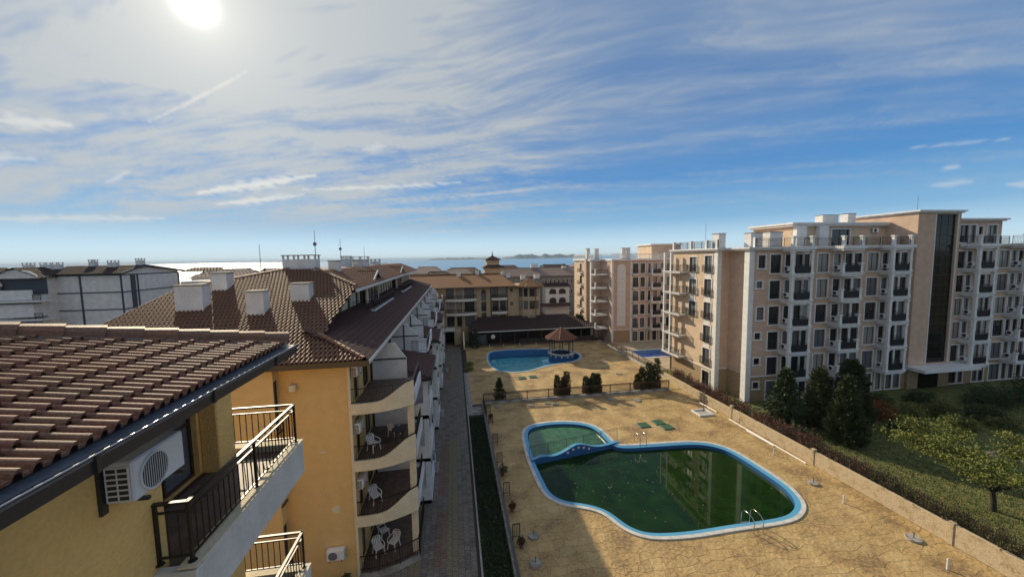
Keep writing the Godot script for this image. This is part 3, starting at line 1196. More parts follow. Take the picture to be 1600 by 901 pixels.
# ------------------------------------------------------------------ the near house on the left
func house_a() -> void:
	var t = thing("mustard_house", "nearest mustard house with clay tiled hip roof and iron-railed corner balcony", "house", V(-4.1, 0, -5.6))
	t.position = Vector3.ZERO
	var w = MB.new()
	w.wall(V(-4.1, 0, 3), V(0, 0, -1), UP, 8.6, 15.1, [], 0.1)
	w.quad(V(-4.1, 0, -5.6), V(-5.15, 0, -5.6), V(-5.15, 15.1, -5.6), V(-4.1, 15.1, -5.6))
	var doors = [Rect2(0.9, 12.77, 1.5, 2.15), Rect2(0.9, 9.72, 1.5, 2.15), Rect2(0.9, 6.67, 1.5, 2.15)]
	w.wall(V(-5.15, 0, -5.6), V(0, 0, -1), UP, 3.0, 15.1, doors, 0.16)
	w.quad(V(-5.15, 0, -8.6), V(-14, 0, -8.6), V(-14, 15.1, -8.6), V(-5.15, 15.1, -8.6))
	w.quad(V(-14, 0, 3), V(-4.1, 0, 3), V(-4.1, 15.1, 3), V(-14, 15.1, 3))
	w.quad(V(-14, 0, -8.6), V(-14, 0, 3), V(-14, 15.1, 3), V(-14, 15.1, -8.6))
	w.tri(V(-14, 15.1, 3), V(-4.1, 15.1, 3), V(-8.9, 16.6, 3))
	part(t, "wall", w, M.mustard_near)
	for d in doors:
		window(t, V(-5.15, 0, -5.6), V(0, 0, -1), V(1, 0, 0), d, "stair", "curtain")
	var pier = MB.new()
	pier.cbox(-5.148, 0, -8.62, -4.82, 15.08, -8.07, 0.02)
	part(t, "pier", pier, M.mustard_near)
	# roof
	var tn = 0.24
	var cs = 1.0 / sqrt(1.0 + tn * tn)
	var wv = V(-cs, tn * cs, 0)
	var u = V(0, 0, -1)
	var nn = u.cross(wv)
	var o = V(-3.26, 15.40, 2.9)
	var L = 10.62
	var k = 1.0 / cs
	var s = 2.7
	var poly = PackedVector2Array([Vector2(0, 0), Vector2(L, 0), Vector2(L - 1.50 * s, 2.1 * s * k), Vector2(0, 2.1 * s * k)])
	var roof = MB.new()
	var pk = V(-3.26 - 2.1 * s, 15.40 + tn * 2.1 * s, 2.9 - L + 1.5 * s)
	var c0 = V(-3.26, 15.40, 2.9 - L)
	roof.quad(V(-3.26, 15.40, 2.9), c0, pk, V(pk.x, pk.y, 2.9))
	var c1 = V(pk.x * 2 + 3.26, 15.40, 2.9 - L)
	roof.tri(c0, c1, pk)
	roof.quad(c1, V(c1.x, 15.40, 2.9), V(pk.x, pk.y, 2.9), pk)
	roof.quad(V(c1.x, 15.34, 2.9), V(c1.x, 15.34, c1.z), V(-3.26, 15.34, c1.z), V(-3.26, 15.34, 2.9))
	var rf = part(t, "roof", roof, M.tile_dark)
	var pitch = 0.138
	var step = 0.345
	var shape = MB.new()
	_tile(shape, Vector3.ZERO, Vector3.RIGHT, UP, Vector3(0, 0, 1), pitch, step, 0.064)
	_tile(shape, V(pitch, 0, 0), Vector3.RIGHT, UP, Vector3(0, 0, 1), pitch, step, 0.064)
	var mesh = shape.mesh()
	var rest = MB.new()
	var bas = Basis(u, wv, nn)
	var r = RandomNumberGenerator.new()
	r.seed = 4
	for j in 18:
		var x = (0.069 if j % 2 else 0.0)
		while x < L:
			var q = Vector2(x + pitch, (j + 0.45) * step)
			if Geometry2D.is_point_in_polygon(q, poly):
				var p = o + u * x + wv * (j * step - 0.03) + nn * 0.02
				if p.z < -1.6 and p.x > -7.6:
					var tilt = Basis(wv, r.randf_range(-0.012, 0.012)) * bas
					part(rf, "roof_tile", mesh, M["tile%d" % (r.randi() % 4)], Transform3D(tilt, p))
				else:
					_tile(rest, p, u, wv, nn, pitch, step, 0.05)
					_tile(rest, p + u * pitch, u, wv, nn, pitch, step, 0.05)
			x += pitch * 2
	stuff(part(rf, "roof_tile_field", rest, M.tile1))
	var lid = MB.new()
	lid.box(-14.0, 15.10, -8.66, -4.80, 15.16, -7.80)
	part(rf, "rear_ledge", lid, M.gutter)
	caps(rf, c0 + V(0, 0.09, 0), pk + V(0, 0.09, 0), 0.40, 0.155, [M.tile0, M.tile2, M.tile3], "hip_tile")
	var mort = MB.new()
	mort.bar(c0 + V(0.0, 0.02, 0.1), pk + V(0, 0.02, 0.1), 0.2, 0.12)
	part(rf, "mortar_bed", mort, M.concrete)
	# eaves
	var fl = MB.new()
	fl.quad(V(-3.19, 15.345, 2.9), V(-3.19, 15.345, c0.z), V(-3.32, 15.405, c0.z), V(-3.32, 15.405, 2.9))
	fl.bar(V(-3.16, 15.335, 2.9), V(-3.16, 15.335, c0.z - 0.02), 0.10, 0.02)
	part(rf, "eave_flashing", fl, M.flashing)
	var lip = MB.new()
	lip.tube([V(-3.10, 15.37, 2.9), V(-3.10, 15.37, c0.z - 0.03)], 0.011, 0.011, 6)
	part(rf, "gutter_lip", lip, M.metal)
	var fa = MB.new()
	fa.box(-3.17, 15.20, c0.z - 0.03, -3.115, 15.355, 2.9)
	fa.box(-14.0, 15.20, c0.z - 0.05, -3.17, 15.36, c0.z + 0.02)
	for z in [-6.9, -5.2, -3.6, -1.8]:
		fa.box(-3.12, 15.2, z - 0.02, -3.09, 15.365, z + 0.02)
	part(rf, "fascia", fa, M.gutter)
	var so = MB.new()
	so.box(-14.0, 15.21, c0.z + 0.02, -3.17, 15.24, 2.9)
	part(rf, "soffit", so, M.gutter)
	# balconies
	for f in [12.75, 9.7, 6.65]:
		balcony_a(t, f)
	ac_unit("white air conditioner hung high under the eave of the nearest mustard house", Transform3D(Basis(UP, PI / 2), V(-4.06, 14.18, -4.75)), 0.82, 0.54, 0.30, true)
	var back = MB.new()
	back.box(-4.1, 14.12, -4.78, -4.06, 14.75, -4.70)
	part(t, "bracket", back, M.gutter)
	var lamp = MB.new()
	lamp.cbox(-8.85, 10.2, -18.96, -8.55, 10.55, -18.75, 0.02)
	single("junction_box", "small white box on the mustard wall behind the balcony corner", "box", lamp, M.cream, at(0.6, 0.35, -0.55))

func balcony_a(t: Node3D, f: float) -> void:
	var b = group_part(t, "balcony")
	var s = MB.new()
	s.box(-5.15, f - 0.22, -8.75, -3.72, f, -5.45)
	part(b, "floor", s, M.tile_floor)
	var e = MB.new()
	e.cbox(-3.72, f - 0.62, -8.9, -3.57, f + 0.14, -5.45, 0.012)
	e.cbox(-5.15, f - 0.30, -8.9, -3.722, f + 0.14, -8.752, 0.012)
	e.cbox(-4.1, f - 0.62, -5.45, -3.57, f + 0.10, -5.30, 0.012)
	part(b, "edge_beam", e, M.fascia)
	var cp = MB.new()
	cp.box(-3.80, f + 0.141, -8.9, -3.56, f + 0.165, -5.30)
	cp.box(-5.15, f + 0.141, -8.92, -3.80, f + 0.165, -8.70)
	part(b, "coping", cp, M.cream)
	var y = f + 0.16
	var h = 0.86
	var a = V(-3.68, y, -5.42)
	var c = V(-3.68, y, -8.80)
	var rails = [[V(-4.08, y, -5.42), a], [a, c], [c, V(-5.05, y, -8.80)]]
	for rr in rails:
		var d: Vector3 = rr[1] - rr[0]
		var l = d.length()
		var ex = d.normalized() * 0.03
		var m = MB.new()
		m.bar(rr[0] + UP * h - ex, rr[1] + UP * h + ex, 0.055, 0.035)
		part(b, "handrail", m, M.iron)
		var m2 = MB.new()
		m2.bar(rr[0] + UP * (h - 0.13), rr[1] + UP * (h - 0.13), 0.03, 0.025)
		part(b, "rail", m2, M.iron)
		var m4 = MB.new()
		m4.bar(rr[0] + UP * 0.09, rr[1] + UP * 0.09, 0.03, 0.025)
		part(b, "rail", m4, M.iron)
		var n = int(max(2, round(l / 0.13)))
		for i in range(1, n):
			var p: Vector3 = rr[0] + d * (float(i) / n)
			var q = MB.new()
			q.bar(p + UP * 0.09, p + UP * (h - 0.13), 0.014, 0.014)
			part(b, "baluster", q, M.iron)
		var np = int(max(1, round(l / 1.7)))
		for i in np + 1:
			var p: Vector3 = rr[0] + d * (float(i) / np)
			if i == 0 and l > 1.0 and rr == rails[2]: continue
			if i == 0 and rr == rails[1]: continue
			var q = MB.new()
			q.bar(p, p + UP * h, 0.04, 0.04)
			q.tube([p, p + UP * 0.02], 0.06, 0.05, 8)
			part(b, "post", q, M.iron)


# ------------------------------------------------------------------ the long house behind it
func house_b() -> void:
	var t = thing("mustard_house", "long mustard house with many chimneys and stepped balconies along the paved path", "house")
	var F = [0.25, 3.3, 6.35, 9.4]
	var xs = -5.45
	var w = MB.new()
	var sw = [Rect2(0.03, 1.6, 0.54, 2.2), Rect2(0.03, 4.9, 0.54, 2.2), Rect2(0.03, 8.6, 0.54, 2.6)]
	w.quad(V(-20, 0, -19.0), V(-8.8, 0, -19.0), V(-8.8, 12.1, -19.0), V(-20, 12.1, -19.0))
	w.wall(V(-8.8, 0, -19.0), V(0, 0, -1), UP, 0.6, 12.1, sw, 0.12)
	w.quad(V(-8.8, 0, -19.6), V(xs, 0, -19.6), V(xs, 12.1, -19.6), V(-8.8, 12.1, -19.6))
	w.quad(V(-20, 0, -72), V(-20, 0, -19.0), V(-20, 12.1, -19.0), V(-20, 12.1, -72))
	var holes = []
	for f in F:
		var z = 0.7
		while z < 51.0:
			holes.append(Rect2(z, f + 0.02, 1.0, 2.15))
			holes.append(Rect2(z + 2.0, f + 0.02, 1.5, 2.15))
			z += 5.2
	w.wall(V(xs, 0, -19.6), V(0, 0, -1), UP, 52.4, 12.1, holes, 0.16)
	w.quad(V(-5.45, 0, -72), V(-20, 0, -72), V(-20, 12.1, -72), V(-5.45, 12.1, -72))
	w.quad(V(-7.55, 12.1, -71), V(-20, 12.1, -72), V(-17.7, 14.4, -72), V(-9.85, 16.2, -72))
	part(t, "wall", w, M.mustard)
	for q in sw:
		window(t, V(-8.8, 0, -19.0), V(0, 0, -1), V(1, 0, 0), q, "stair", "curtain")
	for q in holes:
		window(t, V(xs, 0, -19.6), V(0, 0, -1), V(1, 0, 0), q, "brown", any_glass())
	# pale corner strip and wall marks
	var strip = MB.new()
	strip.box(xs - 0.10, 0, -19.63, xs + 0.03, 12.0, -19.5)
	part(t, "corner_strip", strip, M.cream)
	for m in [[-6.95, 7.2, 0.16, 0.05], [-6.45, 4.05, 0.24, 0.26], [-7.05, 1.9, 0.06, 0.5]]:
		var mk_ = MB.new()
		var pl = []
		for i in 12:
			var a = TAU * i / 12
			var rr = rng.randf_range(0.7, 1.1)
			pl.append(Vector2(cos(a) * m[2] * rr, sin(a) * m[3] * rr))
		mk_.slab(V(m[0], m[1], -19.594), Vector3.RIGHT, UP, pl, 0.004)
		part(t, "plaster_patch", mk_, M.cream)
	# front hip plane
	var tn = 0.404
	var cs = 1.0 / sqrt(1.0 + tn * tn)
	var e0 = V(0, 12.1, -18.75)
	var wv = V(0, tn * cs, -cs)
	var k = 1.0 / cs
	var pts = [Vector2(-4.45, -18.75), Vector2(-7.1, -20.85), Vector2(-6.6, -26.4), Vector2(-9.85, -29.1), Vector2(-12.15, -29.3), Vector2(-17.7, -26.6), Vector2(-18.9, -22.4), Vector2(-19.6, -18.75)]
	var poly = PackedVector2Array()
	for p in pts: poly.append(Vector2(p.x, (-18.75 - p.y) * k))
	var rf = group_part(t, "roof")
	var tm = MB.new()
	tiles(tm, e0 + wv * -0.02, V(1, 0, 0), wv, poly, 0.22, 0.38, 0.085)
	stuff(part(rf, "front_tile_field", tm, M.tile))
	var Y = func(z: float) -> float: return 12.1 + tn * (-18.75 - z)
	var deck = MB.new()
	var ids = Geometry2D.triangulate_polygon(poly)
	for i in range(0, ids.size(), 3):
		var q = []
		for j in 3: q.append(e0 + V(1, 0, 0) * poly[ids[i + j]].x + wv * poly[ids[i + j]].y - UP * 0.03)
		if (q[1] - q[0]).cross(q[2] - q[0]).y < 0: deck.tri(q[0], q[2], q[1])
		else: deck.tri(q[0], q[1], q[2])
	# back of the main roof down to the far side, and its left slope
	deck.quad(V(-17.7, Y.call(-26.6), -26.6), V(-12.15, Y.call(-29.3), -29.3), V(-12.15, Y.call(-29.3), -72), V(-17.7, 14.4, -72))
	deck.quad(V(-20, 12.1, -72), V(-20, 12.1, -18.75), V(-17.7, Y.call(-26.6), -26.6), V(-17.7, 14.4, -72))
	deck.quad(V(-12.15, Y.call(-29.3), -29.3), V(-9.85, Y.call(-29.1), -29.1), V(-9.85, 16.2, -72), V(-12.15, 16.3, -72))
	part(rf, "roof_deck", deck, M.tile_dark)
	caps(rf, V(-4.5, 12.18, -18.8), V(-7.05, Y.call(-20.85) + 0.10, -20.8), 0.36, 0.12, [M.tile1, M.tile2, M.tile3], "hip_tile")
	caps(rf, V(-6.62, Y.call(-26.4) + 0.08, -26.4), V(-9.85, Y.call(-29.1) + 0.08, -29.1), 0.36, 0.12, [M.tile1, M.tile2, M.tile3], "hip_tile")
	caps(rf, V(-17.7, Y.call(-26.6) + 0.05, -26.6), V(-12.15, Y.call(-29.3) + 0.05, -29.3), 0.36, 0.12, [M.tile0], "ridge_tile", true)
	# right slope of the upper roof
	var re = V(-6.75, 15.0, -26.5)
	var rpeak = V(-9.9, Y.call(-29.1), -29.1)
	var run = 3.15
	var rise = rpeak.y - 15.0
	var rl = sqrt(run * run + rise * rise)
	var rw = V(-run / rl, rise / rl, 0)
	var tr = MB.new()
	tiles(tr, re, V(0, 0, -1), rw, PackedVector2Array([Vector2(0, 0), Vector2(44, 0), Vector2(44, rl), Vector2(2.6, rl)]), 0.24, 0.36, 0.08)
	stuff(part(rf, "side_tile_field", tr, M.tile))
	var d2 = MB.new()
	d2.quad(re - UP * 0.03, re + V(0, -0.03, -44), re + V(0, -0.03, -44) + rw * rl, re + rw * rl + V(0, -0.03, -2.6))
	d2.box(-8.2, 14.80, -70.5, -6.72, 14.97, -26.6)
	part(rf, "side_deck", d2, M.tile_dark)
	var bg = MB.new()
	bg.box(-6.74, 14.80, -70.5, -6.66, 15.02, -26.6)
	part(rf, "barge_board", bg, M.fascia)
	# attic wall under the upper roof with its glazing, set back behind roof terraces
	var aw = MB.new()
	var ah = []
	var z = 0.6
	while z < 42:
		ah.append(Rect2(z, 0.25, 0.9, 1.5))
		z += 1.5 if int(z) % 3 else 2.4
	aw.wall(V(-8.2, 12.9, -27.0), V(0, 0, -1), UP, 44, 2.0, ah, 0.12)
	aw.quad(V(-9.5, 12.9, -27.0), V(-8.2, 12.9, -27.0), V(-8.2, 14.9, -27.0), V(-9.5, 14.9, -27.0))
	part(t, "attic_wall", aw, M.cream)
	for q in ah:
		window(t, V(-8.2, 12.9, -27.0), V(0, 0, -1), V(1, 0, 0), q, "brown", any_glass())
	# gabled dormers
	for gz in [-36.4, -53.4]:
		var g = group_part(t, "dormer")
		var gm = MB.new()
		var gl = MB.new()
		var ap = V(-7.1, 15.95, gz)
		for sd in [-1.0, 1.0]:
			var ev = V(-7.1, 14.75, gz + sd * 3.0)
			var apb = V(-10.2, 16.15, gz)
			var evb = V(-9.0, 14.95, gz + sd * 3.0)
			var uu: Vector3 = (V(-1, 0, 0) if sd > 0 else V(1, 0, 0))
			var ww: Vector3 = (ap - ev).normalized()
			var oo = ev if sd > 0 else ev + V(-3.6, 0, 0)
			tiles(gm, oo + UP * 0.06, uu, ww, PackedVector2Array([Vector2(0, 0), Vector2(3.6, 0), Vector2(3.6, 3.2), Vector2(0, 3.2)]), 0.2, 0.36, 0.05)
			gl.bar(ev, ap, 0.09, 0.2)
		stuff(part(g, "tile_field", gm, M.tile))
		part(g, "barge_board", gl, M.fascia)
		var wl = MB.new()
		wl.slab(V(-7.6, 12.95, gz), V(0, 0, -1), UP, [Vector2(-2.5, 0), Vector2(2.5, 0), Vector2(2.5, 1.95), Vector2(0, 2.85), Vector2(-2.5, 1.95)], 0.15)
		part(g, "gable_wall", wl, M.cream)
		for i in 3:
			window(g, V(-7.6 + 0.17, 12.95, gz + 2.0), V(0, 0, -1), V(1, 0, 0), Rect2(0.1 + i * 1.35, 0.1, 1.0, 1.75), "brown", any_glass())
	# roof terraces
	for tz in [[-31.2, -41.0], [-48.5, -58.0]]:
		var g = group_part(t, "roof_terrace")
		var m = MB.new()
		m.box(-8.2, 12.6, tz[1], -6.45, 12.95, tz[0])
		part(g, "edge", m, M.white)
		var m2 = MB.new()
		railing(m2, V(-6.5, 12.95, tz[1]), V(-6.5, 12.95, tz[0]), 0.75, 0.14, 1.6)
		railing(m2, V(-6.5, 12.95, tz[0]), V(-8.1, 12.95, tz[0]), 0.75, 0.14, 1.6)
		part(g, "railing", m2, M.iron)
	# the long lower roof over the balconies
	var lo = V(-4.3, 12.1, -18.75)
	var lr = sqrt(3.9 * 3.9 + 1.21 * 1.21)
	var lw = V(-3.9 / lr, 1.21 / lr, 0)
	var sk = MB.new()
	tiles(sk, lo, V(0, 0, -1), lw, PackedVector2Array([Vector2(0.1, 0), Vector2(52.5, 0), Vector2(52.5, lr), Vector2(2.5, lr)]), 0.24, 0.36, 0.045)
	stuff(part(rf, "lower_tile_field", sk, M.tile_maroon))
	var sd2 = MB.new()
	sd2.quad(lo - UP * 0.03, lo + V(0, -0.03, -52.5), lo + V(0, -0.03, -52.5) + lw * lr, lo + lw * lr + V(0, -0.03, -2.4))
	sd2.box(-5.45, 11.98, -71.2, -4.33, 12.05, -18.8)
	part(rf, "lower_deck", sd2, M.tile_dark)
	var gt = MB.new()
	gt.box(-4.32, 11.92, -71.2, -4.22, 12.10, -18.7)
	part(rf, "side_gutter", gt, M.fascia)
	var gf = MB.new()
	gf.box(-20.0, 11.84, -18.76, -4.25, 12.10, -18.66)
	gf.box(-20.0, 11.80, -19.6, -4.4, 11.86, -18.76)
	part(rf, "front_gutter", gf, M.gutter)
	# balconies
	for i in 4: corner_balcony(t, F[i], i)
	var zz = -25.2
	for i in 4:
		balcony_tower(t, zz, i)
		zz -= 11.4
	# things on the roof
	var ch = [["broad white chimney on the front roof slope, leftmost of the four", -15.2, 14.05, 15.75, -24.3, 1.45, 0.8], ["white chimney behind the leftmost one near the roof's left edge", -14.9, 15.0, 16.35, -26.7, 0.9, 0.8], ["narrow white chimney with a corner seam in the middle of the front roof slope", -11.4, 13.8, 15.35, -23.6, 0.95, 0.75], ["white chimney on the front roof slope nearest the right hip", -9.5, 14.3, 15.65, -25.0, 1.1, 0.75]]
	for c in ch: chimney(t, c[0], c[1], c[2], c[3], c[4], c[5], c[6], false, "white chimneys on the long mustard house")
	var ch2 = [["widest slotted white chimney on the ridge of the long mustard house", -11.3, 16.1, 17.45, -30.0, 2.3, 0.9], ["plain white chimney just right of the widest ridge chimney", -9.65, 15.9, 17.0, -32.3, 0.8, 0.7], ["slotted white chimney behind the ridge beside the tall dish aerial", -11.5, 16.0, 17.45, -42.5, 0.9, 0.8], ["slotted wide white chimney farther back on the ridge", -11.5, 16.0, 17.42, -48.5, 2.0, 0.8], ["low wide white chimney in front of the farther slotted one", -10.3, 15.9, 16.95, -43.5, 1.5, 0.8], ["small slotted white chimney at the far end of the ridge", -11.2, 15.8, 17.1, -56.0, 1.3, 0.8]]
	for c in ch2: chimney(t, c[0], c[1], c[2], c[3], c[4], c[5], c[6], c[0].contains("slotted"), "white chimneys on the long mustard house")
	antenna("thin roof aerial standing left of the widest ridge chimney", -14.6, 16.0, 18.3, -31.0, 0.0)
	antenna("aerial with round dish above the widest ridge chimney", -10.8, 17.4, 19.4, -31.5, 0.9)
	antenna("aerial with small dish behind the low wide chimney", -11.9, 17.4, 19.3, -42.0, 0.8)
	antenna("short thin aerial at the far end of the ridge", -12.0, 16.8, 18.9, -53.0, 0.0)
	ac_unit("white air conditioner low on the mustard end wall near the ground", Transform3D(Basis(), V(-6.95, 1.45, -19.52)), 0.85, 0.6, 0.3, true)

func corner_balcony(t: Node3D, f: float, k: int) -> void:
	var b = group_part(t, "balcony")
	var curve = PackedVector2Array()
	for i in 13:
		var s = i / 12.0
		curve.append(Vector2(lerpf(-5.44, -2.4, s), -19.56 - 0.85 * pow(s, 1.5) + 0.14 * sin(PI * s)))
	var poly = curve.duplicate()
	poly.append(Vector2(-2.4, -24.2)); poly.append(Vector2(-5.44, -24.2))
	var s = MB.new()
	s.prism(inset(poly, 0.0), f - 0.22, f, true, true)
	part(b, "floor", s, M.tile_floor)
	var p = MB.new()
	var rl = MB.new()
	var last = []
	for i in 13:
		var q = curve[i]
		var tt = i / 12.0
		var top = f + 0.24 + (0.80 * sstep(0.40, 1.0, tt) if k > 0 else 0.0)
		if k == 0: top = f + 0.06
		var tan = (curve[min(i + 1, 12)] - curve[max(i - 1, 0)]).normalized()
		var nn = Vector2(-tan.y, tan.x)
		var a = V(q.x + nn.x * 0.07, 0, q.y + nn.y * 0.07)
		var c = V(q.x - nn.x * 0.07, 0, q.y - nn.y * 0.07)
		var row = [a + UP * (f - 0.32), a + UP * top, c + UP * top, c + UP * (f - 0.32)]
		if i > 0:
			for e in 4: p.quad(last[e], row[e], row[(e + 1) % 4], last[(e + 1) % 4])
			var h = f + 1.02
			var m0: Vector3 = (last[1] + last[2]) * 0.5
			var m1: Vector3 = (row[1] + row[2]) * 0.5
			rl.bar(V(m0.x, h, m0.z), V(m1.x, h, m1.z), 0.05, 0.04)
			rl.bar(V(m0.x, maxf(m0.y + 0.05, f + 0.3), m0.z), V(m1.x, maxf(m1.y + 0.05, f + 0.3), m1.z), 0.03, 0.03)
			for e in 2:
				var g = m0.lerp(m1, e * 0.5)
				rl.bar(V(g.x, g.y, g.z), V(g.x, h, g.z), 0.018, 0.018)
			if i % 4 == 1: rl.bar(m0, V(m0.x, h, m0.z), 0.04, 0.04)
		last = row
	rl.bar(last[1], V(last[1].x, f + 1.04, last[1].z), 0.05, 0.05)
	part(b, "front_panel", p, M.cream if k > 0 else M.concrete)
	part(b, "railing", rl, M.iron)
	var sd = MB.new()
	railing(sd, V(-2.45, f, -20.6), V(-2.45, f, -24.1), 1.02, 0.13, 1.6)
	part(b, "side_railing", sd, M.iron)
	var dv = MB.new()
	if k > 0: dv.box(-2.48, f - 0.3, -24.2, -2.34, f + 0.35, -20.55)
	if k > 0: part(b, "parapet", dv, M.white_wall)
	var sw = MB.new()
	sw.slab(V(-5.4, f, -24.1), V(1, 0, 0), UP, [Vector2(0, 0), Vector2(2.2, 0), Vector2(2.2, 1.3), Vector2(1.5, 2.3), Vector2(0, 2.3)], 0.13)
	var so = part(b, "screen_wall", sw, M.white_wall)
	var tb = MB.new()
	tb.box(-5.42, f, -24.1, -5.30, f + 2.4, -24.06)
	tb.box(-5.3, f + 1.25, -24.1, -3.2, f + 1.34, -24.065)
	part(so, "timber", tb, M.timber)
	if k < 3:
		var pl = MB.new()
		pl.cbox(-2.80, f, -20.95, -2.46, f + 2.76, -20.6, 0.015)
		part(b, "pillar", pl, M.cream)

# a stack of balconies that stands out towards the path, with a small hipped roof on it
func balcony_tower(t: Node3D, z0: float, idx: int) -> void:
	var F = [0.25, 3.3, 6.35, 9.4]
	var z1 = z0 - 5.2
	for i in 3:
		var b = group_part(t, "balcony")
		var f: float = F[i]
		var s = MB.new()
		s.box(-5.44, f - 0.24, z1, -2.0, f, z0)
		part(b, "floor", s, M.white_wall)
		var p = MB.new()
		p.box(-2.12, f + 0.001, z1 + 1.6, -2.0, f + 0.9, z0 - 1.2)
		part(b, "parapet", p, M.white_wall)
		p = MB.new()
		# stepped white parapet on the side that looks to the near end
		p.slab(V(-4.9, f - 0.24, z0), V(1, 0, 0), UP, [Vector2(0, 0), Vector2(2.9, 0), Vector2(2.9, 1.1), Vector2(2.2, 1.1), Vector2(0.9, 0.5), Vector2(0, 0.5)], 0.12)
		part(b, "parapet", p, M.white_wall)
		p = MB.new()
		p.box(-5.0, f + 0.001, z1 - 0.12, -2.0, f + 0.6, z1)
		part(b, "parapet", p, M.white_wall)
		var r = MB.new()
		railing(r, V(-2.06, f + 0.05, z1 + 0.1), V(-2.06, f + 0.05, z1 + 1.6), 0.95, 0.14, 1.5)
		part(b, "railing", r, M.iron)
		r = MB.new()
		railing(r, V(-4.9, f + 0.25, z0 - 0.06), V(-3.2, f + 0.25, z0 - 0.06), 0.75, 0.14, 1.5)
		part(b, "railing", r, M.iron)
		for pz in [z0 - 0.2, z1 + 0.2]:
			var q = MB.new()
			q.cbox(-2.36, f, pz - 0.16, -2.04, f + 2.8, pz + 0.16, 0.012)
			part(b, "pillar", q, M.white_wall)
	var c = group_part(t, "canopy")
	var m = MB.new()
	m.coloured = true
	var A = V(-1.75, 9.05, z0 + 0.35)
	var B = V(-1.75, 9.05, z1 - 0.35)
	var C = V(-5.3, 10.05, z1 + 0.6)
	var D = V(-5.3, 10.05, z0 - 0.9)
	var E = V(-5.3, 9.05, z0 + 0.35)
	var G = V(-5.3, 9.05, z1 - 0.35)
	m.quad(A, B, C, D)
	m.tri(E, A, D)
	m.tri(B, G, C)
	m.quad(E, G, B, A)
	var wv = (D - A)
	wv.z = 0
	tiles(m, A + UP * 0.02, V(0, 0, -1), wv.normalized(), PackedVector2Array([Vector2(0, 0), Vector2(5.9, 0), Vector2(4.9, 3.7), Vector2(1.2, 3.7)]), 0.24, 0.36, 0.04)
	stuff(part(c, "tile_field", m, M.tile_maroon))
	var fs = MB.new()
	fs.box(-5.3, 8.85, z0 + 0.30, -1.70, 9.06, z0 + 0.38)
	fs.box(-1.78, 8.85, z1 - 0.38, -1.70, 9.06, z0 + 0.30)
	part(c, "fascia", fs, M.gutter)
	# the attic terrace beside it: sloping white walls and a half-timbered screen
	var g = group_part(t, "attic_terrace")
	var za = z1 - 0.3
	var fl = MB.new()
	fl.box(-5.44, 9.16, za - 5.3, -2.3, 9.4, za)
	part(g, "floor", fl, M.white_wall)
	var pw = MB.new()
	pw.slab(V(-2.3, 9.16, za), V(0, 0, -1), UP, [Vector2(0, 0), Vector2(5.3, 0), Vector2(5.3, 1.15), Vector2(3.6, 1.15), Vector2(0.8, 0.45), Vector2(0, 0.45)], 0.14)
	part(g, "parapet", pw, M.white_wall)
	var rr = MB.new()
	railing(rr, V(-3.6, 9.4, za - 0.1), V(-2.45, 9.4, za - 0.1), 0.95, 0.13, 1.2)
	part(g, "railing", rr, M.iron)
	rr = MB.new()
	railing(rr, V(-2.37, 9.6, za - 0.1), V(-2.37, 9.6, za - 3.4), 0.9, 0.14, 1.7)
	part(g, "railing", rr, M.iron)
	for q in [[za - 0.4, 0.0], [za - 5.3, 0.5]]:
		var sc = MB.new()
		sc.slab(V(-5.4, 9.4, q[0]), V(1, 0, 0), UP, [Vector2(0, 0), Vector2(2.3, 0), Vector2(2.3, 1.35), Vector2(1.35, 2.35), Vector2(0, 2.35)], 0.12)
		var o = part(g, "screen_wall", sc, M.white_wall)
		var tb = MB.new()
		tb.box(-5.42, 9.4, q[0], -5.30, 11.8, q[0] + 0.03)
		tb.box(-4.30, 9.4, q[0], -4.20, 11.6, q[0] + 0.03)
		tb.box(-5.3, 10.65, q[0], -3.1, 10.74, q[0] + 0.028)
		part(o, "timber", tb, M.timber)

func chair(label: String, x: float, y: float, z: float, turn: float) -> void:
	if not cache.has("chair"):
		var t = thing("plastic_chair", label, "chair", V(x, y, z), turn, "white plastic chairs on the balconies")
		var s = MB.new()
		s.cbox(-0.25, 0.40, -0.24, 0.25, 0.44, 0.26, 0.01)
		part(t, "seat", s, M.white_plastic)
		var bk = MB.new()
		for i in 5:
			var a = -0.20 + 0.1 * i
			bk.bar(V(a, 0.44, -0.22), V(a * 1.05, 0.80 - 0.5 * a * a, -0.34), 0.065, 0.02, V(0, 0, 1))
		bk.tube([V(-0.26, 0.62, -0.24), V(-0.24, 0.78, -0.32), V(-0.12, 0.86, -0.36), V(0.12, 0.86, -0.36), V(0.24, 0.78, -0.32), V(0.26, 0.62, -0.24)], 0.025, 0.025, 6)
		part(t, "backrest", bk, M.white_plastic)
		for sx in [-1, 1]:
			for sz in [-1, 1]:
				var l = MB.new()
				l.bar(V(sx * 0.26, 0, sz * 0.26), V(sx * 0.22, 0.41, sz * 0.21), 0.05, 0.04)
				part(t, "leg", l, M.white_plastic)
			var ar = MB.new()
			ar.tube([V(sx * 0.25, 0.44, 0.24), V(sx * 0.28, 0.60, 0.20), V(sx * 0.28, 0.64, 0.0), V(sx * 0.26, 0.64, -0.26)], 0.024, 0.024, 6)
			part(t, "armrest", ar, M.white_plastic)
		cache["chair"] = t
	else:
		dup(cache["chair"], label, at(x, y, z, turn))


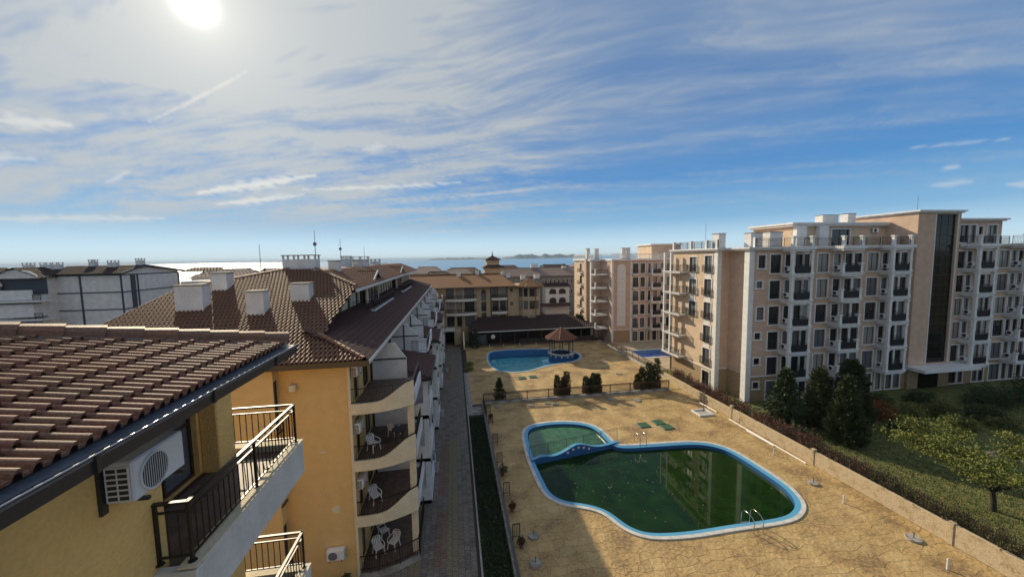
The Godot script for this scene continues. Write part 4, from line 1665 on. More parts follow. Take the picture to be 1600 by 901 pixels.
# ------------------------------------------------------------------ the tall apartment block on the right
func villa_balcony(kind: String) -> Node3D:
	# local: x right, z out, origin at the left end on the wall at floor level; 2.75 wide, 1.5 deep
	var key = "balcony " + kind
	if cache.has(key): return cache[key]
	var b = Node3D.new()
	b.name = "balcony"
	var W = 2.75
	var s = MB.new()
	s.box(0, -0.26, 0, W, 0.0, 1.5)
	s.box(0.09, -0.42, 0, W - 0.09, -0.26, 1.41)
	s.box(-0.07, -0.06, 0, W + 0.07, 0.03, 1.58)
	part(b, "slab", s, M.white)
	var r = MB.new()
	for seg in [[V(0.3, 0.03, 1.42), V(W - 0.3, 0.03, 1.42)], [V(W - 0.08, 0.03, 0.05), V(W - 0.08, 0.03, 1.2)]]:
		railing(r, seg[0], seg[1], 0.95, 0.11, 2.6, 0.022)
	var pn = MB.new()
	pn.box(0.32, 0.10, 1.38, W - 0.32, 0.80, 1.40)
	part(b, "infill_panel", pn, M.dark_frame)
	part(b, "railing", r, M.iron)
	for x in [0.02, W - 0.32]:
		var c = MB.new()
		if kind == "column":
			c.cbox(x, 0.03, 1.18, x + 0.30, 2.60, 1.48, 0.015)
			c.box(x - 0.05, 2.36, 1.13, x + 0.35, 2.58, 1.53)
			c.box(x - 0.03, 0.032, 1.15, x + 0.33, 0.24, 1.51)
		else:
			c.cbox(x, 0.03, 1.18, x + 0.30, 0.98, 1.48, 0.015)
			c.box(x - 0.06, 0.98, 1.12, x + 0.36, 1.10, 1.54)
		part(b, "column" if kind == "column" else "pillar", c, M.white)
	if kind == "column":
		# brackets that round the head of the opening
		for sg in [1, -1]:
			var q = MB.new()
			var x0 = 0.32 if sg > 0 else W - 0.32
			q.slab(V(x0, 2.36, 1.40), V(sg, 0, 0), UP, [Vector2(0, 0), Vector2(0.08, 0.12), Vector2(0.22, 0.22), Vector2(0, 0.22)], 0.18)
			part(b, "bracket", q, M.white)
	cache[key] = b
	return b

func add_balcony(t: Node3D, kind: String, xf: Transform3D) -> void:
	var b: Node3D = villa_balcony(kind).duplicate()
	b.name = numbered(t, "balcony")
	t.add_child(b)
	b.transform = xf

const ORD := ["ground", "first", "second", "third", "fourth", "fifth"]

func block_c() -> void:
	var t = thing("apartment_building", "tall tan apartment block with white trimmed balconies and dark glass stair tower", "building")
	var zf = -36.8
	var fh = 2.93
	var holes = []
	var sets = [[35.15, 1.35], [37.05, 0.8], [38.35, 0.95], [39.5, 0.9], [41.3, 1.45], [43.45, 0.95], [45.0, 0.95], [46.25, 1.05], [48.1, 1.55], [50.2, 0.8], [51.75, 0.85], [52.85, 0.95], [61.1, 1.35], [62.75, 0.75], [65.0, 0.8], [66.0, 0.8], [67.7, 1.7], [69.75, 0.75], [70.9, 0.8], [72.2, 0.8], [73.3, 0.8]]
	for k in 6:
		var fl = fh * k + (0.12 if k == 0 else 0.0)
		for s in sets:
			if k == 0 and s[0] > 54 and s[0] < 61: continue
			holes.append(Rect2(s[0] - 33.0, fl + 0.08, s[1], 2.08))
		if k == 5 or k == 3: holes.append(Rect2(0.6, fl + 0.67, 0.9, 1.45))
		else: holes.append(Rect2(0.45, fl + 1.38, 0.75, 0.75))
	var hs_low = []
	var hs_up = []
	for h in holes:
		if h.position.y < 2.5: hs_low.append(h)
		else: hs_up.append(Rect2(h.position - Vector2(0, 2.9), h.size))
	var w = MB.new()
	w.wall(V(33.0, 2.9, zf), V(1, 0, 0), UP, 48.0, 14.7, hs_up, 0.18)
	w.quad(V(33.0, 2.9, -40.4), V(33.0, 2.9, zf), V(33.0, 17.6, zf), V(33.0, 17.6, -40.4))
	w.quad(V(31.4, 2.9, -40.4), V(33.0, 2.9, -40.4), V(33.0, 17.6, -40.4), V(31.4, 17.6, -40.4))
	w.quad(V(81, 0, -50), V(31.4, 0, -50), V(31.4, 17.6, -50), V(81, 17.6, -50))
	w.quad(V(81, 0, zf), V(81, 0, -50), V(81, 17.6, -50), V(81, 17.6, zf))
	w.quad(V(31.4, 17.6, -40.4), V(81, 17.6, -40.4), V(81, 17.6, -50), V(31.4, 17.6, -50))
	w.quad(V(33.0, 17.6, zf), V(81, 17.6, zf), V(81, 17.6, -40.4), V(33.0, 17.6, -40.4))
	part(t, "wall", w, M.tan)
	var sb = MB.new()
	sb.wall(V(33.0, 0, zf), V(1, 0, 0), UP, 48.0, 2.9, hs_low, 0.18)
	sb.quad(V(33.0, 0, -40.4), V(33.0, 0, zf), V(33.0, 2.9, zf), V(33.0, 2.9, -40.4))
	sb.quad(V(31.4, 0, -40.4), V(33.0, 0, -40.4), V(33.0, 2.9, -40.4), V(31.4, 2.9, -40.4))
	for h in holes:
		if h.position.x > 21.5 and h.position.x < 28.0: continue
		window(t, V(33.0, 0, zf), V(1, 0, 0), V(0, 0, 1), h, "villa", any_glass())
	# end wall, sunlit
	var eh = []
	for k in 6:
		var fl = fh * k + 0.1
		eh.append(Rect2(49.6 - 42.75, fl + 0.05, 1.35, 2.0))
		if k > 2: eh.append(Rect2(49.6 - 45.8, fl + 0.05, 1.5, 1.85))
	var el = []
	var eu = []
	for h in eh:
		if h.position.y < 2.5: el.append(h)
		else: eu.append(Rect2(h.position - Vector2(0, 2.55), h.size))
	var ew = MB.new()
	ew.wall(V(31.4, 2.55, -49.6), V(0, 0, 1), UP, 9.2, 15.05, eu, 0.18)
	part(t, "end_wall", ew, M.tan_sunlit)
	sb.wall(V(31.4, 0, -49.6), V(0, 0, 1), UP, 9.2, 2.55, el, 0.18)
	part(t, "stone_base", sb, M.stone)
	var juliet = MB.new()
	railing(juliet, V(-0.15, 0, 0.28), V(1.5, 0, 0.28), 0.85, 0.11, 2.0, 0.02)
	railing(juliet, V(-0.15, 0, 0.0), V(-0.15, 0, 0.28), 0.85, 0.11, 2.0, 0.02)
	railing(juliet, V(1.5, 0, 0.0), V(1.5, 0, 0.28), 0.85, 0.11, 2.0, 0.02)
	juliet.box(-0.15, -0.03, 0, 1.5, 0.0, 0.3)
	var jm = juliet.mesh()
	var turned = Basis(V(0, 0, 1), UP, V(-1, 0, 0))
	for h in eh:
		window(t, V(31.4, 0, -49.6), V(0, 0, 1), V(-1, 0, 0), h, "villa", any_glass())
		if h.position.y > 2.5:
			part(t, "window_railing", jm, M.iron, Transform3D(turned, V(31.4, h.position.y, -49.6 + h.position.x)))
	for k in range(1, 5):
		var m = MB.new()
		m.box(31.36, fh * k + 2.22, -42.65, 31.44, fh * (k + 1) + 0.0, -41.5)
		part(t, "spandrel_panel", m, M.white)
	for k in range(3, 5):
		var m = MB.new()
		m.box(31.36, fh * k + 2.12, -45.65, 31.44, fh * (k + 1) + 0.0, -44.45)
		part(t, "spandrel_panel", m, M.white)
	# pilasters and bands
	var bands = [[32.42, 0.0, -37.45, 33.06, 17.35, -36.72], [31.33, 0.0, -40.95, 31.9, 17.35, -40.36], [31.34, 2.48, -49.6, 31.5, 2.62, -40.95], [33.06, 2.85, -36.8, 54.5, 2.99, -36.74], [31.9, 2.85, -40.4, 33.0, 2.99, -40.34]]
	for q in bands:
		var m = MB.new()
		m.box(q[0], q[1], q[2], q[3], q[4], q[5])
		part(t, "white_band", m, M.white)
	# cornice round the roof
	var cs = [[31.1, 17.35, -49.9, 33.3, 17.62, -40.1], [32.2, 17.35, -40.1, 54.4, 17.62, -36.5], [61.2, 17.35, -40.0, 81.2, 17.62, -36.5]]
	for q in cs:
		var m = MB.new()
		m.box(q[0], q[1], q[2], q[3], q[4], q[5])
		m.box(q[0] - 0.14, q[4] - 0.10, q[2] - 0.14, q[3], q[4] + 0.06, q[5] + 0.14)
		part(t, "cornice", m, M.white)
	# balconies on the long face
	var bays = [[36.45, "column", "nearest the end wall"], [42.95, "pillar", "in the middle bay"], [49.65, "column", "beside the glass stair tower"], [62.1, "column", "right of the glass stair tower"], [69.2, "pillar", "at the right edge of the picture"]]
	for bi in bays.size():
		var bx: float = bays[bi][0]
		for k in range(1, 6):
			add_balcony(t, bays[bi][1], at(bx, fh * k, zf))
			ac_unit("grey air conditioner on the %s floor balcony %s" % [ORD[k], bays[bi][2]], Transform3D(Basis(UP, -PI / 2), V(bx + 0.40, fh * k + 0.30, zf + 0.35)), 0.75, 0.55, 0.28, false, "air conditioners on the tall block's balconies")
		var m = MB.new()
		m.box(bx - 0.05, 17.12, zf, bx + 2.8, 17.34, zf + 1.5)
		m.box(bx - 0.15, 17.34, zf + 0.28, bx + 2.9, 17.70, zf + 1.64)
		part(t, "balcony_cornice", m, M.white)
		for x in [bx + 0.02, bx + 2.43]:
			var q = MB.new()
			q.cbox(x, 17.70, zf + 1.18, x + 0.3, 18.75, zf + 1.48, 0.015)
			q.box(x - 0.06, 18.68, zf + 1.12, x + 0.36, 18.80, zf + 1.54)
			part(t, "roof_pillar", q, M.white)
		var rr = MB.new()
		railing(rr, V(bx + 0.3, 17.70, zf + 1.35), V(bx + 2.45, 17.70, zf + 1.35), 0.95, 0.12, 2.2, 0.022)
		railing(rr, V(bx + 0.15, 17.70, zf + 0.2), V(bx + 0.15, 17.70, zf + 1.2), 0.95, 0.12, 2.2, 0.022)
		part(t, "roof_railing", rr, M.iron)
	for q in [[33.1, 36.4], [39.3, 42.9], [45.8, 49.6], [52.5, 54.4], [65.0, 69.0], [72.0, 80.0]]:
		var rr = MB.new()
		railing(rr, V(q[0], 17.68, zf + 0.1), V(q[1], 17.68, zf + 0.1), 0.95, 0.12, 1.6, 0.024)
		part(t, "roof_railing", rr, M.iron)
	for q in [[31.25, -40.6], [31.25, -42.5], [31.25, -45.6], [31.25, -49.5], [33.05, -36.9]]:
		var m = MB.new()
		m.cbox(q[0], 17.68, q[1] - 0.15, q[0] + 0.32, 18.75, q[1] + 0.17, 0.015)
		part(t, "roof_pillar", m, M.white)
	var rr2 = MB.new()
	railing(rr2, V(31.4, 17.68, -49.5), V(31.4, 17.68, -40.4), 0.95, 0.12, 1.5, 0.024)
	part(t, "roof_railing", rr2, M.iron)
	# balconies round the far corner of the end wall
	for k in range(1, 6):
		var b = group_part(t, "balcony")
		var m = MB.new()
		m.box(30.3, fh * k - 0.22, -50.4, 32.4, fh * k, -46.3)
		m.box(30.22, fh * k - 0.06, -50.48, 32.4, fh * k + 0.03, -46.22)
		part(b, "slab", m, M.white)
		var r = MB.new()
		railing(r, V(30.4, fh * k + 0.03, -50.3), V(30.4, fh * k + 0.03, -46.45), 0.95, 0.12, 1.9, 0.022)
		railing(r, V(30.4, fh * k + 0.03, -46.4), V(31.35, fh * k + 0.03, -46.4), 0.95, 0.12, 1.9, 0.022)
		part(b, "railing", r, M.iron)
		for z in [-48.6, -50.2]:
			var c = MB.new()
			c.cbox(30.32, fh * k + 0.03, z - 0.15, 30.62, fh * k + 2.7, z + 0.15, 0.012)
			part(b, "column", c, M.white)
	# stair tower
	var tw = group_part(t, "stair_tower")
	var m1 = MB.new()
	m1.wall(V(54.6, 2.95, zf + 0.28), V(1, 0, 0), UP, 6.3, 18.5, [Rect2(2.55, 0.15, 3.2, 18.2)], 0.25)
	m1.quad(V(54.6, 2.95, -44.0), V(54.6, 2.95, zf + 0.28), V(54.6, 21.45, zf + 0.28), V(54.6, 21.45, -44.0))
	m1.quad(V(60.9, 2.95, zf + 0.28), V(60.9, 2.95, -44.0), V(60.9, 21.45, -44.0), V(60.9, 21.45, zf + 0.28))
	m1.quad(V(54.6, 21.45, zf + 0.28), V(60.9, 21.45, zf + 0.28), V(60.9, 21.45, -44.0), V(54.6, 21.45, -44.0))
	m1.quad(V(60.9, 2.95, -44), V(54.6, 2.95, -44), V(54.6, 21.45, -44), V(60.9, 21.45, -44))
	part(tw, "wall", m1, M.tan)
	var cr = MB.new()
	cr.box(54.4, 21.45, -44.2, 61.1, 21.60, zf + 0.48)
	cr.box(54.25, 21.60, -44.35, 61.25, 21.76, zf + 0.63)
	part(tw, "cornice", cr, M.white)
	var gx = 57.17
	var rows = 15
	for j in rows:
		for i in 3:
			var g = MB.new()
			var y0 = 3.14 + 18.1 * j / rows
			g.box(gx + 1.055 * i + 0.03, y0 + 0.03, zf + 0.06, gx + 1.055 * (i + 1) - 0.03, y0 + 18.1 / rows - 0.02, zf + 0.09)
			var o = part(tw, "pane", g, M.glass_tower)
			o.rotation = Vector3(0, 0, 0)
	var gf = MB.new()
	gf.box(gx - 0.02, 3.1, zf + 0.02, gx + 3.2, 21.3, zf + 0.05)
	part(tw, "mullion_frame", gf, M.dark_frame)
	var ed = MB.new()
	ed.box(gx - 0.12, 3.1, zf + 0.28, gx, 21.4, zf + 0.34)
	part(tw, "white_edge", ed, M.white)
	ed = MB.new()
	ed.box(gx + 3.2, 3.1, zf + 0.28, gx + 3.32, 21.4, zf + 0.34)
	part(tw, "white_edge", ed, M.white)
	var en = MB.new()
	en.box(54.3, 2.55, zf, 62.6, 2.93, zf + 2.2)
	part(tw, "porch_roof", en, M.white)
	var dr = MB.new()
	dr.box(56.2, 0.05, zf + 0.3, 59.2, 2.5, zf + 0.34)
	part(tw, "entrance_door", dr, M.glass_tower)
	var sw = MB.new()
	sw.box(54.6, 0, zf, 56.2, 2.55, zf + 0.3)
	part(tw, "entrance_wall", sw, M.stone)
	sw = MB.new()
	sw.box(59.2, 0, zf, 60.9, 2.55, zf + 0.3)
	part(tw, "entrance_wall", sw, M.stone)
	# penthouses
	var pa = group_part(t, "penthouse")
	var p1 = MB.new()
	p1.wall(V(41.0, 17.6, -39.9), V(1, 0, 0), UP, 13.6, 2.6, [Rect2(5.6, 0.1, 2.6, 2.1)], 0.15)
	p1.quad(V(41.0, 17.6, -46), V(41.0, 17.6, -39.9), V(41.0, 20.2, -39.9), V(41.0, 20.2, -46))
	p1.quad(V(41.0, 20.2, -39.9), V(54.6, 20.2, -39.9), V(54.6, 20.2, -46), V(41.0, 20.2, -46))
	p1.quad(V(54.6, 17.6, -46), V(41.0, 17.6, -46), V(41.0, 20.2, -46), V(54.6, 20.2, -46))
	part(pa, "wall", p1, M.tan_sunlit)
	window(pa, V(41.0, 17.6, -39.9), V(1, 0, 0), V(0, 0, 1), Rect2(5.6, 0.1, 2.6, 2.1), "villa", "glass")
	var pc = MB.new()
	pc.box(40.6, 20.2, -46.2, 54.6, 20.42, -39.5)
	pc.box(40.45, 20.42, -46.3, 54.6, 20.62, -39.35)
	part(pa, "cornice", pc, M.white)
	var pw = MB.new()
	pw.cbox(41.0, 17.6, -39.88, 42.4, 20.18, -39.3, 0.01)
	part(pa, "pier", pw, M.white)
	pw = MB.new()
	pw.cbox(44.2, 17.6, -39.88, 45.5, 20.18, -39.3, 0.01)
	part(pa, "pier", pw, M.white)
	ac_unit("air conditioner high on the penthouse wall left of the stair tower", Transform3D(Basis(), V(52.3, 19.3, -39.86)), 0.85, 0.6, 0.3)
	var pb = group_part(t, "penthouse")
	var ph = [Rect2(0.2, 0.25, 1.6, 2.1), Rect2(2.0, 0.25, 0.9, 2.1), Rect2(3.3, 1.0, 0.7, 1.2), Rect2(4.7, 0.25, 1.5, 2.1)]
	var p2 = MB.new()
	p2.wall(V(61.0, 17.65, zf - 0.1), V(1, 0, 0), UP, 7.0, 2.85, ph, 0.15)
	p2.quad(V(68.0, 17.65, zf - 0.1), V(68.0, 17.65, -44), V(68.0, 20.5, -44), V(68.0, 20.5, zf - 0.1))
	p2.quad(V(61.0, 20.5, zf - 0.1), V(68.0, 20.5, zf - 0.1), V(68.0, 20.5, -44), V(61.0, 20.5, -44))
	part(pb, "wall", p2, M.tan)
	for h in ph: window(pb, V(61.0, 17.65, zf - 0.1), V(1, 0, 0), V(0, 0, 1), h, "villa", any_glass())
	var pd = MB.new()
	pd.box(60.9, 20.5, -44.2, 68.25, 20.64, zf + 0.15)
	pd.box(60.9, 20.64, -44.3, 68.45, 20.82, zf + 0.35)
	part(pb, "cornice", pd, M.white)
	# chimneys on the flat roof
	for q in [["tall white square chimney on the flat roof at the front corner", 34.3, 19.36, -38.4, 1.5, 1.0], ["broad white square chimney on the flat roof, second from the front corner", 36.85, 19.46, -38.4, 1.65, 1.0], ["white chimney on the end parapet of the tan block's roof", 32.3, 19.5, -41.5, 0.9, 1.2]]:
		chimney(t, q[0], q[1], 17.62, q[2], q[3], q[4], q[5], false, "white chimneys on the tan block")
	for q in [["flat white chimney on the penthouse roof", 49.3, 21.9, -43.0, 2.4], ["narrow white chimney on the penthouse roof next to the stair tower", 52.6, 22.1, -43.0, 1.2]]:
		chimney(t, q[0], q[1], 20.6, q[2], q[3], q[4], 1.1, false, "white chimneys on the tan block")
	antenna("thin aerial on top of the glass stair tower", 58.0, 21.7, 23.9, -39.0, 0.0)
	antenna("thin aerial on the end roof of the tan block", 33.8, 17.7, 21.2, -46.0, 0.0)
	# pergola beams by the ground floor terrace
	var pg = thing("pergola", "white beamed pergola beside the stone ground floor of the tan block", "pergola", V(34.5, 0, -34.5))
	for i in 6:
		var bm = MB.new()
		bm.box(i * 0.95, 1.05, -1.1, i * 0.95 + 0.12, 1.17, 1.6)
		part(pg, "beam", bm, M.white)
	var fr = MB.new()
	fr.box(-0.9, 0, -0.1, -0.8, 1.3, 1.4)
	fr.box(-0.2, 1.0, -0.9, 5.2, 1.045, -0.8)
	fr.box(-0.2, 0.0, -0.9, -0.1, 1.0, -0.8)
	fr.box(5.1, 0.0, -0.9, 5.2, 1.0, -0.8)
	fr.box(-0.2, 0.0, 1.3, -0.1, 1.0, 1.4)
	fr.box(5.1, 0.0, 1.3, 5.2, 1.0, 1.4)
	fr.box(-0.2, 1.0, 1.3, 5.2, 1.045, 1.4)
	part(pg, "frame", fr, M.iron)

func block_c1() -> void:
	var t = thing("apartment_building", "farther tan apartment block with tall arched white panel on its face", "building")
	var zf = -67.8
	var fh = 2.68
	var sets = [[34.35, 1.15], [35.95, 0.95], [37.55, 0.55], [38.6, 0.9], [40.15, 0.75], [41.5, 1.3], [43.6, 1.0], [45.4, 1.0]]
	var holes = []
	for k in 6:
		for s in sets: holes.append(Rect2(s[0] - 30.1, fh * k + 0.12, s[1], 1.9))
	var hl = []
	var hu = []
	for h in holes:
		if h.position.y < 2.4: hl.append(h)
		else: hu.append(Rect2(h.position - Vector2(0, 2.5), h.size))
	var w = MB.new()
	w.wall(V(30.1, 2.5, zf), V(1, 0, 0), UP, 20, 13.8, hu, 0.16)
	w.quad(V(30.1, 0, -73.1), V(30.1, 0, zf), V(30.1, 16.3, zf), V(30.1, 16.3, -73.1))
	w.quad(V(27.9, 0, -73.1), V(30.1, 0, -73.1), V(30.1, 16.3, -73.1), V(27.9, 16.3, -73.1))
	w.quad(V(50, 0, zf), V(50, 0, -84), V(50, 16.3, -84), V(50, 16.3, zf))
	w.quad(V(50, 0, -84), V(27.9, 0, -84), V(27.9, 16.3, -84), V(50, 16.3, -84))
	w.quad(V(27.9, 16.3, -73.1), V(50, 16.3, -73.1), V(50, 16.3, -84), V(27.9, 16.3, -84))
	w.quad(V(30.1, 16.3, zf), V(50, 16.3, zf), V(50, 16.3, -73.1), V(30.1, 16.3, -73.1))
	part(t, "wall", w, M.tan)
	for h in holes: window(t, V(30.1, 0, zf), V(1, 0, 0), V(0, 0, 1), h, "villa", any_glass())
	var sb = MB.new()
	sb.wall(V(30.1, 0, zf), V(1, 0, 0), UP, 20, 2.5, hl, 0.16)
	part(t, "stone_base", sb, M.stone)
	var eh = []
	for k in range(1, 6): eh.append(Rect2(3.9, fh * k + 0.1, 1.5, 1.9))
	var ew = MB.new()
	ew.wall(V(27.9, 0, -84), V(0, 0, 1), UP, 10.9, 16.3, eh, 0.16)
	part(t, "end_wall", ew, M.tan_sunlit)
	for h in eh: window(t, V(27.9, 0, -84), V(0, 0, 1), V(-1, 0, 0), h, "villa", any_glass())
	var es = MB.new()
	es.box(27.86, 0, -84, 27.95, 2.6, -73.05)
	part(t, "stone_base", es, M.stone)
	for k in range(1, 6):
		var b = group_part(t, "balcony")
		var m = MB.new()
		m.box(27.2, fh * k - 0.2, -79.9, 27.9, fh * k, -78.2)
		part(b, "slab", m, M.white)
		var r = MB.new()
		railing(r, V(27.25, fh * k, -79.8), V(27.25, fh * k, -78.3), 0.9, 0.2, 1.5, 0.03)
		part(b, "railing", r, M.iron)
	var shaft = MB.new()
	shaft.box(27.4, 3.6, -75.9, 27.9, 16.3, -74.7)
	part(t, "shaft", shaft, M.tan)
	# arched panel
	var ap = []
	ap.append(Vector2(-0.87, 0)); ap.append(Vector2(0.87, 0))
	for i in 9:
		var a = PI * i / 8.0
		ap.append(Vector2(cos(a) * 0.87, 11.2 + sin(a) * 0.95))
	var pm = MB.new()
	pm.slab(V(32.0, 3.25, zf + 0.08), V(1, 0, 0), UP, ap, 0.08)
	part(t, "arched_panel", pm, M.fascia)
	for q in [[30.02, 0, zf - 0.2, 30.4, 16.3, zf + 0.07], [33.85, 0, zf, 34.15, 16.3, zf + 0.07], [30.4, 2.42, zf, 50, 2.56, zf + 0.06], [27.8, 0, -73.4, 28.2, 16.3, -73.03]]:
		var m = MB.new()
		m.box(q[0], q[1], q[2], q[3], q[4], q[5])
		part(t, "white_band", m, M.white)
	for q in [[27.6, 16.0, -84.2, 50, 16.34, -72.8], [29.9, 16.0, -72.8, 50, 16.34, zf + 0.3]]:
		var m = MB.new()
		m.box(q[0], q[1], q[2], q[3], q[4], q[5])
		part(t, "cornice", m, M.white)
	var rr = MB.new()
	railing(rr, V(27.8, 16.34, -84), V(27.8, 16.34, -73.0), 0.95, 0.2, 1.6, 0.035)
	railing(rr, V(28, 16.34, -73.0), V(30.1, 16.34, -73.0), 0.95, 0.2, 1.6, 0.035)
	railing(rr, V(30.1, 16.34, zf + 0.1), V(49, 16.34, zf + 0.1), 0.95, 0.2, 1.9, 0.04)
	part(t, "roof_railing", rr, M.white)
	# corner balconies in the notch and balconies on the face
	for k in range(1, 6):
		var b = group_part(t, "balcony")
		var m = MB.new()
		m.box(27.3, fh * k - 0.24, -72.0, 30.05, fh * k, -69.4)
		m.box(27.22, fh * k - 0.06, -72.08, 30.05, fh * k + 0.03, -69.32)
		part(b, "slab", m, M.white)
		for q in [[27.35, -69.65], [27.35, -71.9]]:
			var c = MB.new()
			c.cbox(q[0], fh * k + 0.03, q[1] - 0.15, q[0] + 0.3, fh * k + 1.05, q[1] + 0.15, 0.01)
			part(b, "pillar", c, M.white)
		var r = MB.new()
		railing(r, V(27.6, fh * k, -69.5), V(29.9, fh * k, -69.5), 0.9, 0.16, 2.4, 0.03)
		railing(r, V(27.45, fh * k, -71.8), V(27.45, fh * k, -69.7), 0.9, 0.16, 2.4, 0.03)
		part(b, "railing", r, M.iron)
		add_balcony(t, "pillar", Transform3D(Basis().scaled(V(0.84, 0.95, 0.8)), V(37.7, fh * k, zf)))
		add_balcony(t, "pillar", Transform3D(Basis().scaled(V(0.84, 0.95, 0.8)), V(44.0, fh * k, zf)))
		var b3 = group_part(t, "balcony")
		var m3 = MB.new()
		m3.box(34.2, fh * k - 0.2, zf, 35.2, fh * k + 0.02, zf + 0.7)
		part(b3, "slab", m3, M.white)
		var r3 = MB.new()
		railing(r3, V(34.25, fh * k, zf + 0.65), V(35.2, fh * k, zf + 0.65), 0.9, 0.16, 2.4, 0.03)
		part(b3, "railing", r3, M.iron)
	var ph = MB.new()
	ph.box(39.6, 16.3, -76, 46.0, 19.0, -70.2)
	part(t, "penthouse", ph, M.tan_sunlit)
	var pc = MB.new()
	pc.box(39.3, 19.0, -76.2, 46.2, 19.25, -69.9)
	part(t, "cornice", pc, M.white)
	for q in [["white chimney pair over the arched panel, left one", 32.9, 18.5, -68.8, 0.9], ["white chimney pair over the arched panel, right one", 33.8, 18.5, -68.6, 0.5], ["white chimney on the far tan block above its corner balconies", 29.4, 18.5, -74.0, 0.8], ["leftmost white chimney on the far tan block", 27.9, 18.6, -75.0, 0.7]]:
		chimney(t, q[0], q[1], 16.34, q[2], q[3], q[4], 0.7, false, "white chimneys on the far tan block")


# ------------------------------------------------------------------ buildings farther away
# a tiled slope between an eave and a ridge; corners eave start, eave end, top end, top start
func slope(parent: Node, m: Material, a: Vector3, b: Vector3, c: Vector3, d: Vector3, pitch := 0.45, step := 0.5, called := "tile_field") -> void:
	var u = (b - a).normalized()
	var nn = u.cross(d - a).normalized()
	if nn.y < 0: nn = -nn
	var w = nn.cross(u)
	var mb = MB.new()
	mb.coloured = true
	mb.tint = Color(0.7, 0.7, 0.7)
	mb.quad(a, b, c, d)
	var f = func(p: Vector3) -> Vector2: return Vector2((p - a).dot(u), (p - a).dot(w))
	tiles(mb, a + nn * 0.01, u, w, PackedVector2Array([f.call(a), f.call(b), f.call(c), f.call(d)]), pitch, step, 0.08)
	stuff(part(parent, called, mb, m))

